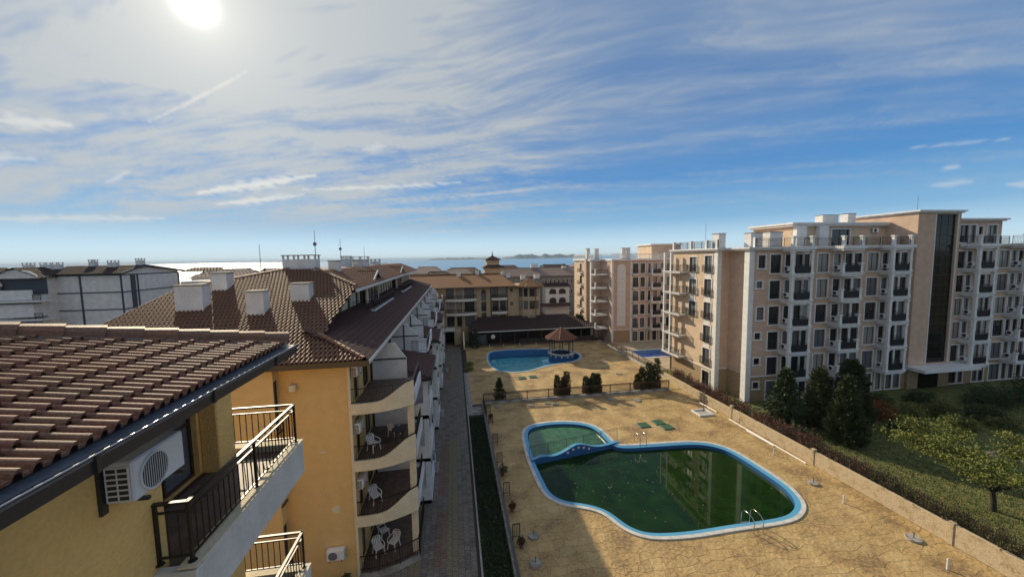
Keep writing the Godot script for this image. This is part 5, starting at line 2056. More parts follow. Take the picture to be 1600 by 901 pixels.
func house_d() -> void:
	var t = thing("tan_house", "tan house with orange tiled roof and curved balconies at the far end of the path", "house")
	var zf = -76.0
	var holes = []
	for y in [8.95, 6.1, 3.15]:
		holes.append(Rect2(12 - 1.75, y, 1.5, 2.0)); holes.append(Rect2(12 + 0.3, y, 1.0, 2.0)); holes.append(Rect2(12 + 1.9, y, 2.0, 2.0))
		holes.append(Rect2(12 + 7.6, y, 1.3, 2.0)); holes.append(Rect2(12 + 9.2, y, 1.2, 2.0))
		holes.append(Rect2(12 + 11.35, y + 1.0, 0.6, 0.7))
		holes.append(Rect2(12 - 7.0, y, 1.4, 2.0)); holes.append(Rect2(12 - 4.6, y, 1.2, 2.0))
	for q in [[4.1, 1.6], [6.1, 1.9], [8.35, 1.55]]: holes.append(Rect2(12 + 5.3, q[0], 1.05, q[1]))
	var w = MB.new()
	w.wall(V(-12, 0, zf), V(1, 0, 0), UP, 25.2, 11.1, holes, 0.16)
	w.quad(V(13.2, 0, -88), V(-12, 0, -88), V(-12, 11.1, -88), V(13.2, 11.1, -88))
	part(t, "wall", w, M.ochre)
	for h in holes: window(t, V(-12, 0, zf), V(1, 0, 0), V(0, 0, 1), h, "plain", any_glass())
	var arch = MB.new()
	arch.slab(V(5.82, 9.9, zf + 0.05), V(1, 0, 0), UP, [Vector2(-0.52, 0), Vector2(0.52, 0), Vector2(0.3, 0.5), Vector2(0, 0.8), Vector2(-0.3, 0.5)], 0.05)
	part(t, "pointed_arch_pane", arch, M.glass)
	# balconies
	for y in [8.65, 5.8]:
		for q in [[-1.95, 4.35, 0.9], [7.4, 10.65, 0.35]]:
			var b = group_part(t, "balcony")
			var pl = PackedVector2Array()
			for i in 11:
				var s = i / 10.0
				pl.append(Vector2(lerpf(q[0], q[1], s), zf + 0.5 + q[2] * sin(PI * s)))
			pl.append(Vector2(q[1], zf)); pl.append(Vector2(q[0], zf))
			var m = MB.new()
			m.prism(pl, y - 0.35, y + 0.12, true, true)
			part(b, "slab", m, M.fascia)
			var r = MB.new()
			for i in 10:
				railing(r, V(pl[i].x, y + 0.12, pl[i].y - 0.05), V(pl[i + 1].x, y + 0.12, pl[i + 1].y - 0.05), 0.8, 0.16, 2.0, 0.03)
			part(b, "railing", r, M.iron)
	for x in [-1.9, 4.3, 7.35, 10.7]:
		var m = MB.new()
		m.box(x - 0.1, 0, zf, x + 0.1, 11.0, zf + 0.12)
		part(t, "downpipe" if x > 5 else "pier", m, M.timber if x > 5 else M.ochre)
	# the many-sided bay at the right end
	var bay = PackedVector2Array([Vector2(13.2, zf - 0.2), Vector2(13.9, zf + 0.9), Vector2(15.0, zf + 1.3), Vector2(16.5, zf + 1.3), Vector2(17.4, zf + 0.6), Vector2(17.8, zf - 0.6), Vector2(17.8, zf - 9), Vector2(13.2, zf - 9)])
	var bm = MB.new()
	bm.prism(bay, 0, 11.0)
	part(t, "bay", bm, M.ochre)
	for i in 4:
		var a = bay[i]
		var b = bay[i + 1]
		var u = V(b.x - a.x, 0, b.y - a.y)
		var l = u.length()
		u = u.normalized()
		var nn = u.cross(UP)
		for y in [3.9, 6.3, 8.9]:
			var f = MB.new()
			f.box(0.18, 0, 0.0, l - 0.18, 1.7 if y > 4 else 1.0, 0.05)
			var o = part(t, "window", f, M.brown_frame, Transform3D(Basis(u, UP, nn), V(a.x, y, a.y)))
			var p = MB.new()
			p.box(0.26, 0.08, 0.05, l - 0.26, (1.7 if y > 4 else 1.0) - 0.08, 0.058)
			part(o, "pane", p, M[any_glass()])
	for i in 3:
		var m = MB.new()
		m.tube([V(bay[i + 1].x, 0, bay[i + 1].y + 0.06), V(bay[i + 1].x, 11, bay[i + 1].y + 0.06)], 0.07, 0.07, 6)
		if i == 2: part(t, "downpipe", m, M.timber)
	# roofs
	var rf = group_part(t, "roof")
	slope(rf, M.tile_orange, V(-13, 11.1, zf + 1.0), V(12.6, 11.1, zf + 1.0), V(10.0, 13.45, -82.0), V(-13, 13.45, -82.0), 0.4, 0.5)
	slope(rf, M.tile_orange, V(12.6, 11.1, -88.5), V(-13, 11.1, -88.5), V(-13, 13.45, -82.0), V(10.0, 13.45, -82.0), 0.6, 0.6)
	slope(rf, M.tile_orange, V(12.6, 11.1, zf + 1.0), V(12.6, 11.1, -88.5), V(10.0, 13.45, -82.0), V(10.0, 13.45, -82.0), 0.5, 0.5)
	var apx = V(15.4, 12.6, zf - 1.6)
	var ev = [V(12.4, 10.9, zf + 0.4), V(14.0, 10.9, zf + 1.9), V(16.9, 10.9, zf + 1.9), V(18.5, 10.9, zf + 0.2), V(18.5, 10.9, zf - 5.0)]
	for i in 4: slope(rf, M.tile_orange, ev[i], ev[i + 1], apx, apx, 0.4, 0.5)
	var ea = MB.new()
	ea.box(-13, 10.96, zf + 0.9, 12.6, 11.12, zf + 1.05)
	part(rf, "gutter", ea, M.gutter)
	for i in 4:
		var q = MB.new()
		q.bar(ev[i] - UP * 0.06, ev[i + 1] - UP * 0.06, 0.1, 0.12)
		part(rf, "gutter", q, M.gutter)
	for q in [["leftmost chimney pot on the orange roof at the path's end", 0.9, 12.9, -81.0, 0.9], ["second chimney on the orange roof, standing on the ridge", 5.0, 13.2, -81.8, 0.7], ["chimney on the orange roof below the pagoda tower", 11.6, 12.5, -80.4, 0.9], ["small chimney on the orange roof left of the white one below the tower", 10.6, 12.9, -81.4, 0.7], ["white chimney at the hip of the orange roof", 14.9, 12.0, -80.4, 1.0], ["rightmost white chimney behind the many-sided bay", 18.6, 12.0, -83.0, 1.2]]:
		chimney(t, q[0], q[1], q[2], q[2] + 1.25, q[3], q[4], 0.7, true, "chimneys on the orange tiled house")
	# porch with the dark door at the end of the path
	var p = group_part(t, "porch")
	var pm = MB.new()
	pm.box(-3.6, 0, -76.0, -2.15, 2.7, -73.0)
	part(p, "side_wall", pm, M.ochre)
	pm = MB.new()
	pm.box(-0.35, 0, -76.0, 1.0, 2.7, -73.0)
	part(p, "side_wall", pm, M.ochre)
	var pl2 = MB.new()
	pl2.box(-2.3, 2.7, -76.0, -0.2, 3.0, -72.8)
	part(p, "lintel", pl2, M.fascia)
	var pd = MB.new()
	pd.box(-2.15, 0.0, -75.0, -0.35, 2.7, -74.9)
	part(p, "door", pd, M.glass_tower)
	var hs = MB.new()
	hs.box(-8.5, 0, -80, -3.0, 8.6, -74.0)
	part(t, "side_wing", hs, M.ochre)
	var rw = group_part(t, "wing_roof")
	slope(rw, M.tile_orange, V(-9.0, 9.3, -73.4), V(-2.4, 9.3, -73.4), V(-4.5, 11.4, -77), V(-9.0, 11.4, -77), 0.4, 0.5)
	slope(rw, M.tile_orange, V(-2.4, 9.3, -73.4), V(-2.4, 9.3, -80.6), V(-4.5, 11.4, -77), V(-4.5, 11.4, -77), 0.4, 0.5)

func restaurant() -> void:
	var t = thing("pool_restaurant", "long low restaurant with dark tiled roof and open dark front", "restaurant")
	var rf = group_part(t, "roof")
	slope(rf, M.tile_dark, V(2.6, 2.95, -70.1), V(28.0, 2.95, -70.1), V(24.0, 4.75, -75.6), V(4.6, 4.75, -75.6), 0.4, 0.5)
	slope(rf, M.tile_dark, V(28.0, 2.95, -70.1), V(28.0, 2.95, -75.9), V(24.0, 4.75, -75.6), V(24.0, 4.75, -75.6), 0.4, 0.5)
	slope(rf, M.tile_dark, V(2.6, 2.95, -75.9), V(2.6, 2.95, -70.1), V(4.6, 4.75, -75.6), V(4.6, 4.75, -75.6), 0.4, 0.5)
	var g = MB.new()
	g.box(3.0, 2.78, -70.2, 27.8, 2.94, -70.02)
	part(rf, "gutter", g, M.fascia)
	var w = MB.new()
	w.box(2.6, 0, -74.6, 28.0, 3.4, -74.4)
	w.box(2.5, 0, -74.4, 2.7, 2.9, -70.2)
	part(t, "back_wall", w, M.interior)
	var fl = MB.new()
	fl.box(2.6, -0.02, -74.4, 28.0, 0.18, -70.0)
	part(t, "floor", fl, M.tile_floor)
	for i in 10:
		var p = MB.new()
		p.box(3.0 + i * 2.7, 0.18, -70.4, 3.2 + i * 2.7, 2.8, -70.2)
		part(t, "post", p, M.timber)
	var bar = MB.new()
	bar.box(12.0, 0.18, -70.9, 27.5, 1.05, -70.5)
	part(t, "counter", bar, M.timber)
	var cl = MB.new()
	cl.box(3.4, 0.18, -72.2, 6.0, 1.9, -72.0)
	part(t, "partition", cl, M.metal_grey)
	# round sign on the left part
	var s = thing("round_sign", "round white sign hanging under the restaurant's eave", "sign", V(7.0, 1.9, -69.95))
	var d = MB.new()
	var pts = []
	for i in 20: pts.append(Vector2(cos(TAU * i / 20), sin(TAU * i / 20)) * 0.42)
	d.slab(V(0, 0, 0), V(1, 0, 0), UP, pts, 0.06)
	part(s, "disc", d, M.fascia)
	var h = MB.new()
	h.tube([V(0, 0.4, -0.03), V(0, 0.95, -0.1)], 0.02, 0.02, 6)
	part(s, "hanger", h, M.iron)
	var sw = thing("garden_wall", "sloping cream wall between the restaurant and the doorway", "wall", V(1.3, 0, -70.5))
	var q = MB.new()
	q.slab(V(0, 0, -2.2), V(0, 0, 1), UP, [Vector2(0, 0), Vector2(4.4, 0), Vector2(4.4, 1.0), Vector2(0, 2.6)], 0.25)
	part(sw, "panel", q, M.cream)
	for x in [2.4, 5.2, 7.9, 11.0, 14.2]:
		bollard_post("short white post in front of the restaurant, %s" % {2.4: "leftmost of five", 5.2: "second from left", 7.9: "third from left", 11.0: "fourth from left", 14.2: "rightmost of five"}[x], x + 1.0, -69.0, 0.55)

func bollard_post(label: String, x: float, z: float, h: float) -> void:
	var t = thing("white_post", label, "post", V(x, 0, z), 0, "short white posts on the courts")
	var m = MB.new()
	m.tube([V(0, 0, 0), V(0, h, 0)], 0.05, 0.045, 8)
	part(t, "stem", m, M.white)
	var c = MB.new()
	c.tube([V(0, h, 0), V(0, h + 0.03, 0), V(0, h + 0.06, 0)], 0.065, 0.03, 8)
	part(t, "cap", c, M.white)

func gazebo() -> void:
	var c = V(17.7, 0, -60.4)
	var t = thing("gazebo", "round bar gazebo with red tiled pointed roof standing in the far pool", "gazebo", c)
	var n = 8
	var rf = group_part(t, "roof")
	for i in n:
		var a = TAU * (i + 0.5) / n
		var b = TAU * (i + 1.5) / n
		var p0 = V(cos(b) * 2.7, 3.25, sin(b) * 2.7)
		var p1 = V(cos(a) * 2.7, 3.25, sin(a) * 2.7)
		slope(rf, M.tile_red, p0, p1, V(0, 4.95, 0), V(0, 4.95, 0), 0.34, 0.4)
		caps(rf, p1 + UP * 0.06, V(0, 5.0, 0), 0.36, 0.10, [M.tile_red], "hip_tile", true)
		var e = MB.new()
		e.bar(p0 - UP * 0.1, p1 - UP * 0.1, 0.10, 0.16)
		part(rf, "eave_beam", e, M.timber)
	for i in n:
		var a = TAU * (i + 0.5) / n
		var m = MB.new()
		m.tube([V(cos(a) * 1.95, -0.8, sin(a) * 1.95), V(cos(a) * 1.95, 3.3, sin(a) * 1.95)], 0.07, 0.07, 8)
		part(t, "post", m, M.timber)
	var w = MB.new()
	var tp = MB.new()
	var k = 32
	for i in k:
		var a = TAU * i / k
		var b = TAU * (i + 1) / k
		var f = func(r: float, y: float, q: float) -> Vector3: return V(cos(q) * r, y, sin(q) * r)
		w.quad(f.call(2.15, -1.35, b), f.call(2.15, -1.35, a), f.call(2.15, 0.62, a), f.call(2.15, 0.62, b))
		w.quad(f.call(1.8, -0.4, a), f.call(1.8, -0.4, b), f.call(1.8, 0.62, b), f.call(1.8, 0.62, a))
		tp.quad(f.call(2.3, 0.74, b), f.call(2.3, 0.74, a), f.call(1.6, 0.74, a), f.call(1.6, 0.74, b))
		tp.quad(f.call(2.3, 0.62, b), f.call(2.3, 0.62, a), f.call(2.3, 0.74, a), f.call(2.3, 0.74, b))
		tp.quad(f.call(1.6, 0.62, a), f.call(1.6, 0.62, b), f.call(1.6, 0.74, b), f.call(1.6, 0.74, a))
		tp.quad(f.call(1.6, 0.62, b), f.call(1.6, 0.62, a), f.call(2.3, 0.62, a), f.call(2.3, 0.62, b))
	part(t, "bar_wall", w, M.pool_deep)
	part(t, "bar_top", tp, M.coping)
	var fl = MB.new()
	var pp = PackedVector2Array()
	for i in k: pp.append(Vector2(cos(TAU * i / k), sin(TAU * i / k)) * 1.8)
	fl.sheet(pp, -0.3)
	part(t, "bar_floor", fl, M.tile_floor)
	for i in 6:
		var a = PI * (0.12 + 0.76 * i / 5.0)
		var m = MB.new()
		var pts = []
		for j in 12: pts.append(Vector2(cos(TAU * j / 12) * 0.16, sin(TAU * j / 12) * 0.12))
		var nn = V(cos(a), 0, sin(a))
		m.slab(nn * 2.165 + UP * 0.36, UP.cross(nn), UP, pts, 0.012)
		part(t, "round_lamp_tile", m, M.white)
	# the light blue shelf round it
	var sh = MB.new()
	var sp = PackedVector2Array([Vector2(14.6, -57.0), Vector2(16.3, -56.75), Vector2(18.4, -57.2), Vector2(19.7, -58.0), Vector2(20.3, -59.6), Vector2(20.1, -61.4), Vector2(18.5, -63.2), Vector2(15.0, -63.5), Vector2(14.4, -61.5), Vector2(14.0, -59.0)])
	sh.prism(sp, -1.38, -0.75)
	part(t, "submerged_shelf", sh, M.pool_floor, at(-c.x, 0, -c.z))

func house_e() -> void:
	var t = thing("grey_house", "long grey building with faded pink roof behind the orange roofed house", "building", V(26, 0, -112))
	var w = MB.new()
	w.box(-12, 0, -8, 12, 11.2, 2)
	part(t, "wall", w, M.concrete)
	var rf = group_part(t, "roof")
	slope(rf, M.tile_pink, V(-12.5, 11.2, 2.8), V(12.5, 11.2, 2.8), V(12.5, 13.6, -3), V(-12.5, 13.6, -3), 0.6, 0.6)
	slope(rf, M.tile_pink, V(12.5, 11.2, -8.8), V(-12.5, 11.2, -8.8), V(-12.5, 13.6, -3), V(12.5, 13.6, -3), 0.8, 0.8)
	for i in 8:
		for y in [8.6, 5.6]:
			var m = MB.new()
			m.box(1.2 + i * 1.35, y, 2.0, 1.9 + i * 1.35, y + 1.5, 2.06)
			var o = part(t, "window", m, M.fascia)
			var p = MB.new()
			p.box(1.28 + i * 1.35, y + 0.08, 2.06, 1.82 + i * 1.35, y + 1.42, 2.07)
			part(o, "pane", p, M.glass)
	for q in [["dark chimney cluster on the faded pink roof", 24.8, 13.6, 14.9, -114, 2.2], ["small chimney on the faded pink roof near the tan block", 34.5, 13.2, 14.2, -114, 1.4]]:
		chimney(t, q[0], q[1], q[2], q[3], q[4], q[5], 1.0, true, "chimneys on the faded pink roof")
	var v = thing("white_house", "white house with arched balcony openings below the faded pink roof", "house", V(30, 0, -106))
	var b = MB.new()
	b.box(-3.6, 0, -4, 3.6, 8.2, 0)
	part(v, "wall", b, M.white_wall)
	var rr = group_part(v, "roof")
	slope(rr, M.tile_dark, V(-4, 8.2, 0.6), V(4, 8.2, 0.6), V(4, 9.1, -3), V(-4, 9.1, -3), 0.6, 0.6)
	for y in [3.4, 6.0]:
		for i in 2:
			var ap = [Vector2(-1.05, 0), Vector2(1.05, 0)]
			for j in 9: ap.append(Vector2(cos(PI * j / 8.0) * 1.05, 0.8 + sin(PI * j / 8.0) * 0.8))
			var m = MB.new()
			m.slab(V(-1.4 + i * 2.9, y, 0.03), V(1, 0, 0), UP, ap, 0.03)
			part(v, "arched_opening", m, M.interior)
			var r = MB.new()
			railing(r, V(-2.4 + i * 2.9, y, 0.1), V(-0.4 + i * 2.9, y, 0.1), 0.7, 0.25, 2.0, 0.03)
			part(v, "railing", r, M.iron)
	var aw = group_part(v, "awning")
	slope(aw, M.tile_maroon, V(-5.5, 2.6, 2.2), V(3.6, 2.6, 2.2), V(3.6, 3.3, 0), V(-5.5, 3.3, 0), 0.6, 0.6)
	var tw = thing("pagoda_tower", "small two-tiered tower with pointed eaves rising behind the orange roof", "tower", V(11.3, 0, -110))
	var m1 = MB.new()
	m1.box(-2.6, 0, -2.6, 2.6, 14.2, 2.6)
	m1.box(-1.8, 14.2, -1.8, 1.8, 16.4, 1.8)
	part(tw, "shaft", m1, M.ochre)
	for q in [[3.2, 14.2, 15.0, 1.7], [2.3, 16.4, 17.5, 0.25]]:
		var m = MB.new()
		var lo = []
		var hi = []
		for i in 4:
			var a = PI / 4 + PI / 2 * i
			lo.append(V(cos(a) * q[0] * 1.414, q[1] + 0.12, sin(a) * q[0] * 1.414))
			hi.append(V(cos(a) * q[3] * 1.414, q[2], sin(a) * q[3] * 1.414))
		for i in 4:
			var j = (i + 1) % 4
			# the eaves curve up towards the corners
			var ml = (lo[i] + lo[j]) * 0.5 - UP * 0.22
			var mh = (hi[i] + hi[j]) * 0.5
			m.quad(ml, lo[i], hi[i], mh)
			m.quad(lo[j], ml, mh, hi[j])
			m.quad(lo[i], ml, ml + UP * -0.12, lo[i] - UP * 0.12)
			m.quad(ml, lo[j], lo[j] - UP * 0.12, ml - UP * 0.12)
		part(tw, "eave_roof", m, M.tile_dark)
	var sp = MB.new()
	sp.tube([V(0, 17.3, 0), V(0, 18.0, 0), V(0, 19.0, 0)], 0.3, 0.03, 8)
	part(tw, "spire", sp, M.tile_dark)
	# low roofs between here and the shore
	var r = RandomNumberGenerator.new()
	r.seed = 19
	var desc = ["low pale house roof left of the pagoda tower", "small brown roofed house seen past the long mustard house", "flat grey roofed building near the shore behind the orange roof", "tiled roof between the mustard house and the shore", "far brown roof at the water's edge behind the ridge chimneys", "pale gabled roof near the shore left of the thin aerial", "far low roof beside the white balconied building's right end", "distant red roof seen over the pink roof's right end", "far roof by the shore right of the pagoda tower", "flat roofed building between the far tan block and the shore"]
	var spots = [[1.0, -140, 11, 11.0], [-4.5, -110, 8, 11.2], [4, -165, 14, 10.8], [-9, -130, 10, 12.2], [-24, -150, 15, 12.3], [-45, -110, 16, 12.9], [-62, -115, 14, 13.0], [44, -160, 14, 11.5], [25, -190, 16, 10.9], [60, -150, 24, 12.0]]
	for i in spots.size():
		var s = spots[i]
		var h = thing("distant_house", desc[i], "house", V(s[0], 0, s[1]), r.randf_range(-0.15, 0.15), "far houses towards the shore")
		var bm = MB.new()
		var ww: float = s[2] * 0.5
		bm.box(-ww, 0, -5, ww, s[3], 5)
		part(h, "wall", bm, [M.white_wall, M.ochre, M.concrete][i % 3])
		var rp = group_part(h, "roof")
		var mm: Material = [M.tile_pink, M.tile_dark, M.tile_maroon][i % 3]
		slope(rp, mm, V(-ww - 0.5, s[3], 5.6), V(ww + 0.5, s[3], 5.6), V(ww - 2, s[3] + 2.0, 0), V(-ww + 2, s[3] + 2.0, 0), 0.9, 0.9)
		slope(rp, mm, V(ww + 0.5, s[3], -5.6), V(-ww - 0.5, s[3], -5.6), V(-ww + 2, s[3] + 2.0, 0), V(ww - 2, s[3] + 2.0, 0), 1.2, 1.2)
		slope(rp, mm, V(ww + 0.5, s[3], 5.6), V(ww + 0.5, s[3], -5.6), V(ww - 2, s[3] + 2.0, 0), V(ww - 2, s[3] + 2.0, 0), 1.2, 1.2)
		slope(rp, mm, V(-ww - 0.5, s[3], -5.6), V(-ww - 0.5, s[3], 5.6), V(-ww + 2, s[3] + 2.0, 0), V(-ww + 2, s[3] + 2.0, 0), 1.2, 1.2)

func house_f() -> void:
	var t = thing("white_house", "white half-timbered building with brown tiled roof at the left edge", "building")
	# main part with its gable end
	var w = MB.new()
	w.box(-66, 0, -84.9, -55.5, 15.3, -72)
	part(t, "wall", w, M.white_wall)
	var gb = MB.new()
	gb.slab(V(-55.5, 15.3, -72), V(0, 0, -1), UP, [Vector2(0, 0), Vector2(12.9, 0), Vector2(12.9, 0.2), Vector2(4.2, 1.25)], 0.2)
	part(t, "gable", gb, M.white_wall)
	for q in [[-66, 15.1, -55.4], [-66, 12.2, -55.4], [-66, 9.3, -55.4], [-66, 6.4, -55.4]]:
		var m = MB.new()
		m.box(q[0], q[1], -72.0, q[2], q[1] + 0.18, -71.92)
		part(t, "timber_band", m, M.timber_blue)
		var m2 = MB.new()
		m2.box(-55.5, q[1], -84.9, -55.42, q[1] + 0.18, -72.0)
		part(t, "timber_band", m2, M.timber_blue)
	for x in [-61.7, -55.75]:
		var m = MB.new()
		m.box(x, 0, -71.995, x + 0.25, 15.1, -71.9)
		part(t, "timber_post", m, M.timber_blue)
	for q in [[-73.6, 0.9], [-74.9, 0.22], [-84.8, 0.25]]:
		var m = MB.new()
		m.box(-55.45, 0, q[0] - q[1], -55.36, 15.2, q[0])
		part(t, "timber_post" if q[1] < 0.5 else "shutter", m, M.timber_blue)
	var rf = group_part(t, "roof")
	slope(rf, M.tile_dark, V(-67, 15.4, -71.3), V(-55.0, 15.4, -71.3), V(-55.0, 16.75, -76.2), V(-67, 16.75, -76.2), 0.4, 0.5)
	slope(rf, M.tile_dark, V(-55.0, 15.45, -85.8), V(-67, 15.45, -85.8), V(-67, 16.75, -76.2), V(-55.0, 16.75, -76.2), 0.5, 0.5)
	var bb = MB.new()
	bb.bar(V(-54.95, 15.4, -71.3), V(-54.95, 16.75, -76.2), 0.12, 0.3)
	bb.bar(V(-54.95, 16.75, -76.2), V(-54.95, 15.45, -86.0), 0.12, 0.3)
	part(rf, "barge_board", bb, M.timber_blue)
	# the nearer part with stepped balconies, gables and arches
	var w2 = MB.new()
	w2.box(-84, 0, -80, -65.0, 15.3, -70.2)
	part(t, "wall", w2, M.white_wall)
	for gx in [-68.2, -75.4]:
		var g = MB.new()
		g.slab(V(gx, 15.0, -69.4), V(1, 0, 0), UP, [Vector2(-3.4, 0), Vector2(3.4, 0), Vector2(2.0, 1.1), Vector2(0, 1.35), Vector2(-2.0, 1.1)], 0.3)
		part(t, "gable", g, M.white_wall)
		var gr = group_part(t, "gable_roof")
		slope(gr, M.tile_dark, V(gx + 3.6, 15.0, -69.2), V(gx + 3.6, 15.0, -76), V(gx, 16.6, -76), V(gx, 16.6, -69.2), 0.5, 0.5)
		slope(gr, M.tile_dark, V(gx - 3.6, 15.0, -76), V(gx - 3.6, 15.0, -69.2), V(gx, 16.6, -69.2), V(gx, 16.6, -76), 0.5, 0.5)
	var top = MB.new()
	top.box(-84, 12.4, -70.2, -64.6, 15.0, -70.1)
	part(t, "loggia_glazing", top, M.timber_blue)
	for q in [[-69.6, 12.0, -65.2, 12.9, -68.4], [-75, 11.9, -70.9, 12.7, -68.0], [-80, 11.9, -75.6, 12.7, -68.0]]:
		var m = MB.new()
		m.box(q[0], q[1] - 0.3, q[4] - 0.2, q[2], q[3] + 0.3, q[4])
		part(t, "parapet", m, M.white_wall)
	for y in [11.6, 8.7, 5.8]:
		var b = group_part(t, "balcony")
		var m = MB.new()
		m.box(-84, y - 0.3, -70.2, -63.6, y, -67.8)
		part(b, "slab", m, M.fascia)
		var m2 = MB.new()
		m2.box(-69.4, y - 2.6, -70.2, -64.8, y - 0.3, -68.0)
		part(b, "projecting_wall", m2, M.white_wall)
		var m3 = MB.new()
		m3.box(-84, y - 0.5, -67.9, -63.6, y - 0.28, -67.75)
		part(b, "timber_band", m3, M.timber_blue)
		var r = MB.new()
		railing(r, V(-64.6, y, -67.9), V(-63.6, y, -67.9), 0.9, 0.2, 1.0, 0.03)
		railing(r, V(-83, y, -67.9), V(-72.5, y, -67.9), 0.9, 0.2, 2.5, 0.03)
		part(b, "railing", r, M.iron)
	for i in 3:
		var ap = []
		for j in 9: ap.append(Vector2(cos(PI * j / 8.0) * 0.75, 1.5 + sin(PI * j / 8.0) * 0.75))
		ap.append(Vector2(-0.75, 0)); ap.append(Vector2(0.75, 0))
		var m = MB.new()
		m.slab(V(-71.2 - i * 1.9, 12.3, -69.9), V(1, 0, 0), UP, ap, 0.1)
		var o = part(t, "arched_opening", m, M.interior)
		var rim = MB.new()
		for j in 8:
			var a = PI * j / 8.0
			var b2 = PI * (j + 1) / 8.0
			rim.bar(V(-71.2 - i * 1.9 + cos(a) * 0.82, 13.8 + sin(a) * 0.82, -69.85), V(-71.2 - i * 1.9 + cos(b2) * 0.82, 13.8 + sin(b2) * 0.82, -69.85), 0.2, 0.14)
		part(o, "rim", rim, M.white_wall)
	var k = 0
	for q in [[-77.5, 16.2, -73, 1.6, "slotted white chimney at the far left of the brown roof"], [-70.4, 16.2, -74, 1.2, "low slotted chimney left of the wide chimney row"], [-67.6, 16.2, -74.5, 2.8, "widest slotted chimney row on the brown roof at left"], [-62.7, 16.6, -76, 0.9, "small slotted chimney right of the wide chimney row"], [-59.2, 16.4, -75.4, 1.3, "taller slotted chimney in the middle of the brown roof"], [-55.6, 16.7, -76.2, 1.0, "slotted chimney at the gable end of the brown roof"]]:
		chimney(t, q[4], q[0], q[1], q[1] + 1.25, q[2], q[3], 0.8, true, "chimneys on the half-timbered building")
	# balcony end of the next wing, seen past the gable
	var v = MB.new()
	v.box(-55.4, 0, -92, -47.5, 13.2, -85.2)
	part(t, "rear_wing", v, M.white_wall)
	var vb = MB.new()
	vb.box(-49.5, 13.2, -87.5, -46.8, 13.9, -84.6)
	part(t, "rear_parapet", vb, M.white_wall)
	var vr = group_part(t, "rear_roof")
	slope(vr, M.tile_dark, V(-55.4, 15.2, -85.0), V(-48.0, 15.2, -85.0), V(-49.5, 15.9, -89), V(-55.4, 15.9, -89), 0.6, 0.6)


# ------------------------------------------------------------------ plants
# leaves: small bent faces spread through a volume given by a sampler that returns [point, direction, size, colour]
func leaf(mb: MB, p: Vector3, dir: Vector3, s: float, w: float, col: Color, r: RandomNumberGenerator) -> void:
	var side = dir.cross(Vector3(r.randf_range(-1, 1), r.randf_range(-1, 1), r.randf_range(-1, 1))).normalized() * s * w
	var tip = p + dir * s
	var mid = p + dir * s * 0.5 + UP * s * 0.12
	mb.tint = col
	mb.tri(p - dir * s * 0.15, mid + side, tip)
	mb.tri(p - dir * s * 0.15, tip, mid - side)

func rdir(r: RandomNumberGenerator) -> Vector3:
	return Vector3(r.randfn(), r.randfn(), r.randfn()).normalized()

func conifer(label: String, category: String, called: String, x: float, z: float, h: float, rad: float, n: int, one: Color, two: Color, seed_: int, shape: float, layered: bool, group: String) -> Node3D:
	var r = RandomNumberGenerator.new()
	r.seed = seed_
	var t = thing(called, label, category, V(x, 0, z), 0, group)
	var tr = MB.new()
	tr.tube([V(0, -0.1, 0), V(0, h * 0.5, 0), V(0, h * 0.93, 0)], 0.05 + rad * 0.08, 0.02, 7)
	part(t, "trunk", tr, M.bark)
	var c = MB.new()
	c.coloured = true
	var nz = _noise(seed_, 0.9, 3)
	# sprays of leaves, each on its own short twig
	var sprays = int(n / 11)
	for i in sprays:
		var f = pow(r.randf(), 1.35)
		var a = r.randf() * TAU
		var y = h * (0.03 + 0.97 * f)
		var env = rad * pow(1.0 - f, shape) * (1.0 + (0.45 if rad > 1.0 else 0.2) * nz.get_noise_3d(cos(a) * 1.6, y * 0.9, sin(a) * 1.6))
		if layered: env *= 0.66 + 0.5 * absf(sin(y * 5.2 + sin(a * 3.0) * 0.8))
		if f < 0.08: env *= 0.75
		var q = 1.0 - 0.75 * pow(r.randf(), 1.5)
		var o = V(cos(a) * env * q, y, sin(a) * env * q)
		var out = (V(cos(a), 1.1 if not layered else -0.12, sin(a)) + rdir(r) * 0.35).normalized()
		var l = r.randf_range(0.28, 0.55) * (0.24 + 0.5 * rad)
		var tone = one.lerp(two, r.randf()) * r.randf_range(0.8, 1.2)
		for j in 14:
			var g = r.randf()
			var pt = o + out * l * (g - 0.4) + rdir(r) * l * 0.30 * (1.15 - g)
			leaf(c, pt, (out + rdir(r) * 0.6).normalized(), l * r.randf_range(0.34, 0.6), 0.27, tone * r.randf_range(0.85, 1.15), r)
	part(t, "crown", c, M.leaf)
	return t

# a round or flat shrub of leaves on a few stems
func shrub(label: String, called: String, x: float, y: float, z: float, sz: Vector3, n: int, ca: Color, cb: Color, seed_: int, group := "", category := "shrub", leafsize := 0.14) -> Node3D:
	var r = RandomNumberGenerator.new()
	r.seed = seed_
	var t = thing(called, label, category, V(x, y, z), 0, group)
	var s = MB.new()
	for i in 5:
		var e = V(r.randf_range(-0.6, 0.6) * sz.x, sz.y * 0.7, r.randf_range(-0.6, 0.6) * sz.z)
		s.tube([V(0, 0, 0), e * 0.5 + V(0, 0.1, 0), e], 0.025, 0.008, 5)
	part(t, "stem", s, M.bark)
	var c = MB.new()
	c.coloured = true
	var nz = _noise(seed_, 1.1, 3)
	for i in n:
		var d = rdir(r)
		d.y = absf(d.y) * 1.0
		var q = pow(r.randf(), 0.4) * (0.85 + 0.55 * nz.get_noise_3dv(d * 1.7))
		var p = V(d.x * sz.x, 0.08 + d.y * sz.y, d.z * sz.z) * q
		leaf(c, p, (d + rdir(r) * 0.9).normalized(), r.randf_range(0.7, 1.3) * leafsize, 0.34, ca.lerp(cb, r.randf()) * r.randf_range(0.7, 1.2), r)
	part(t, "crown", c, M.leaf)
	return t

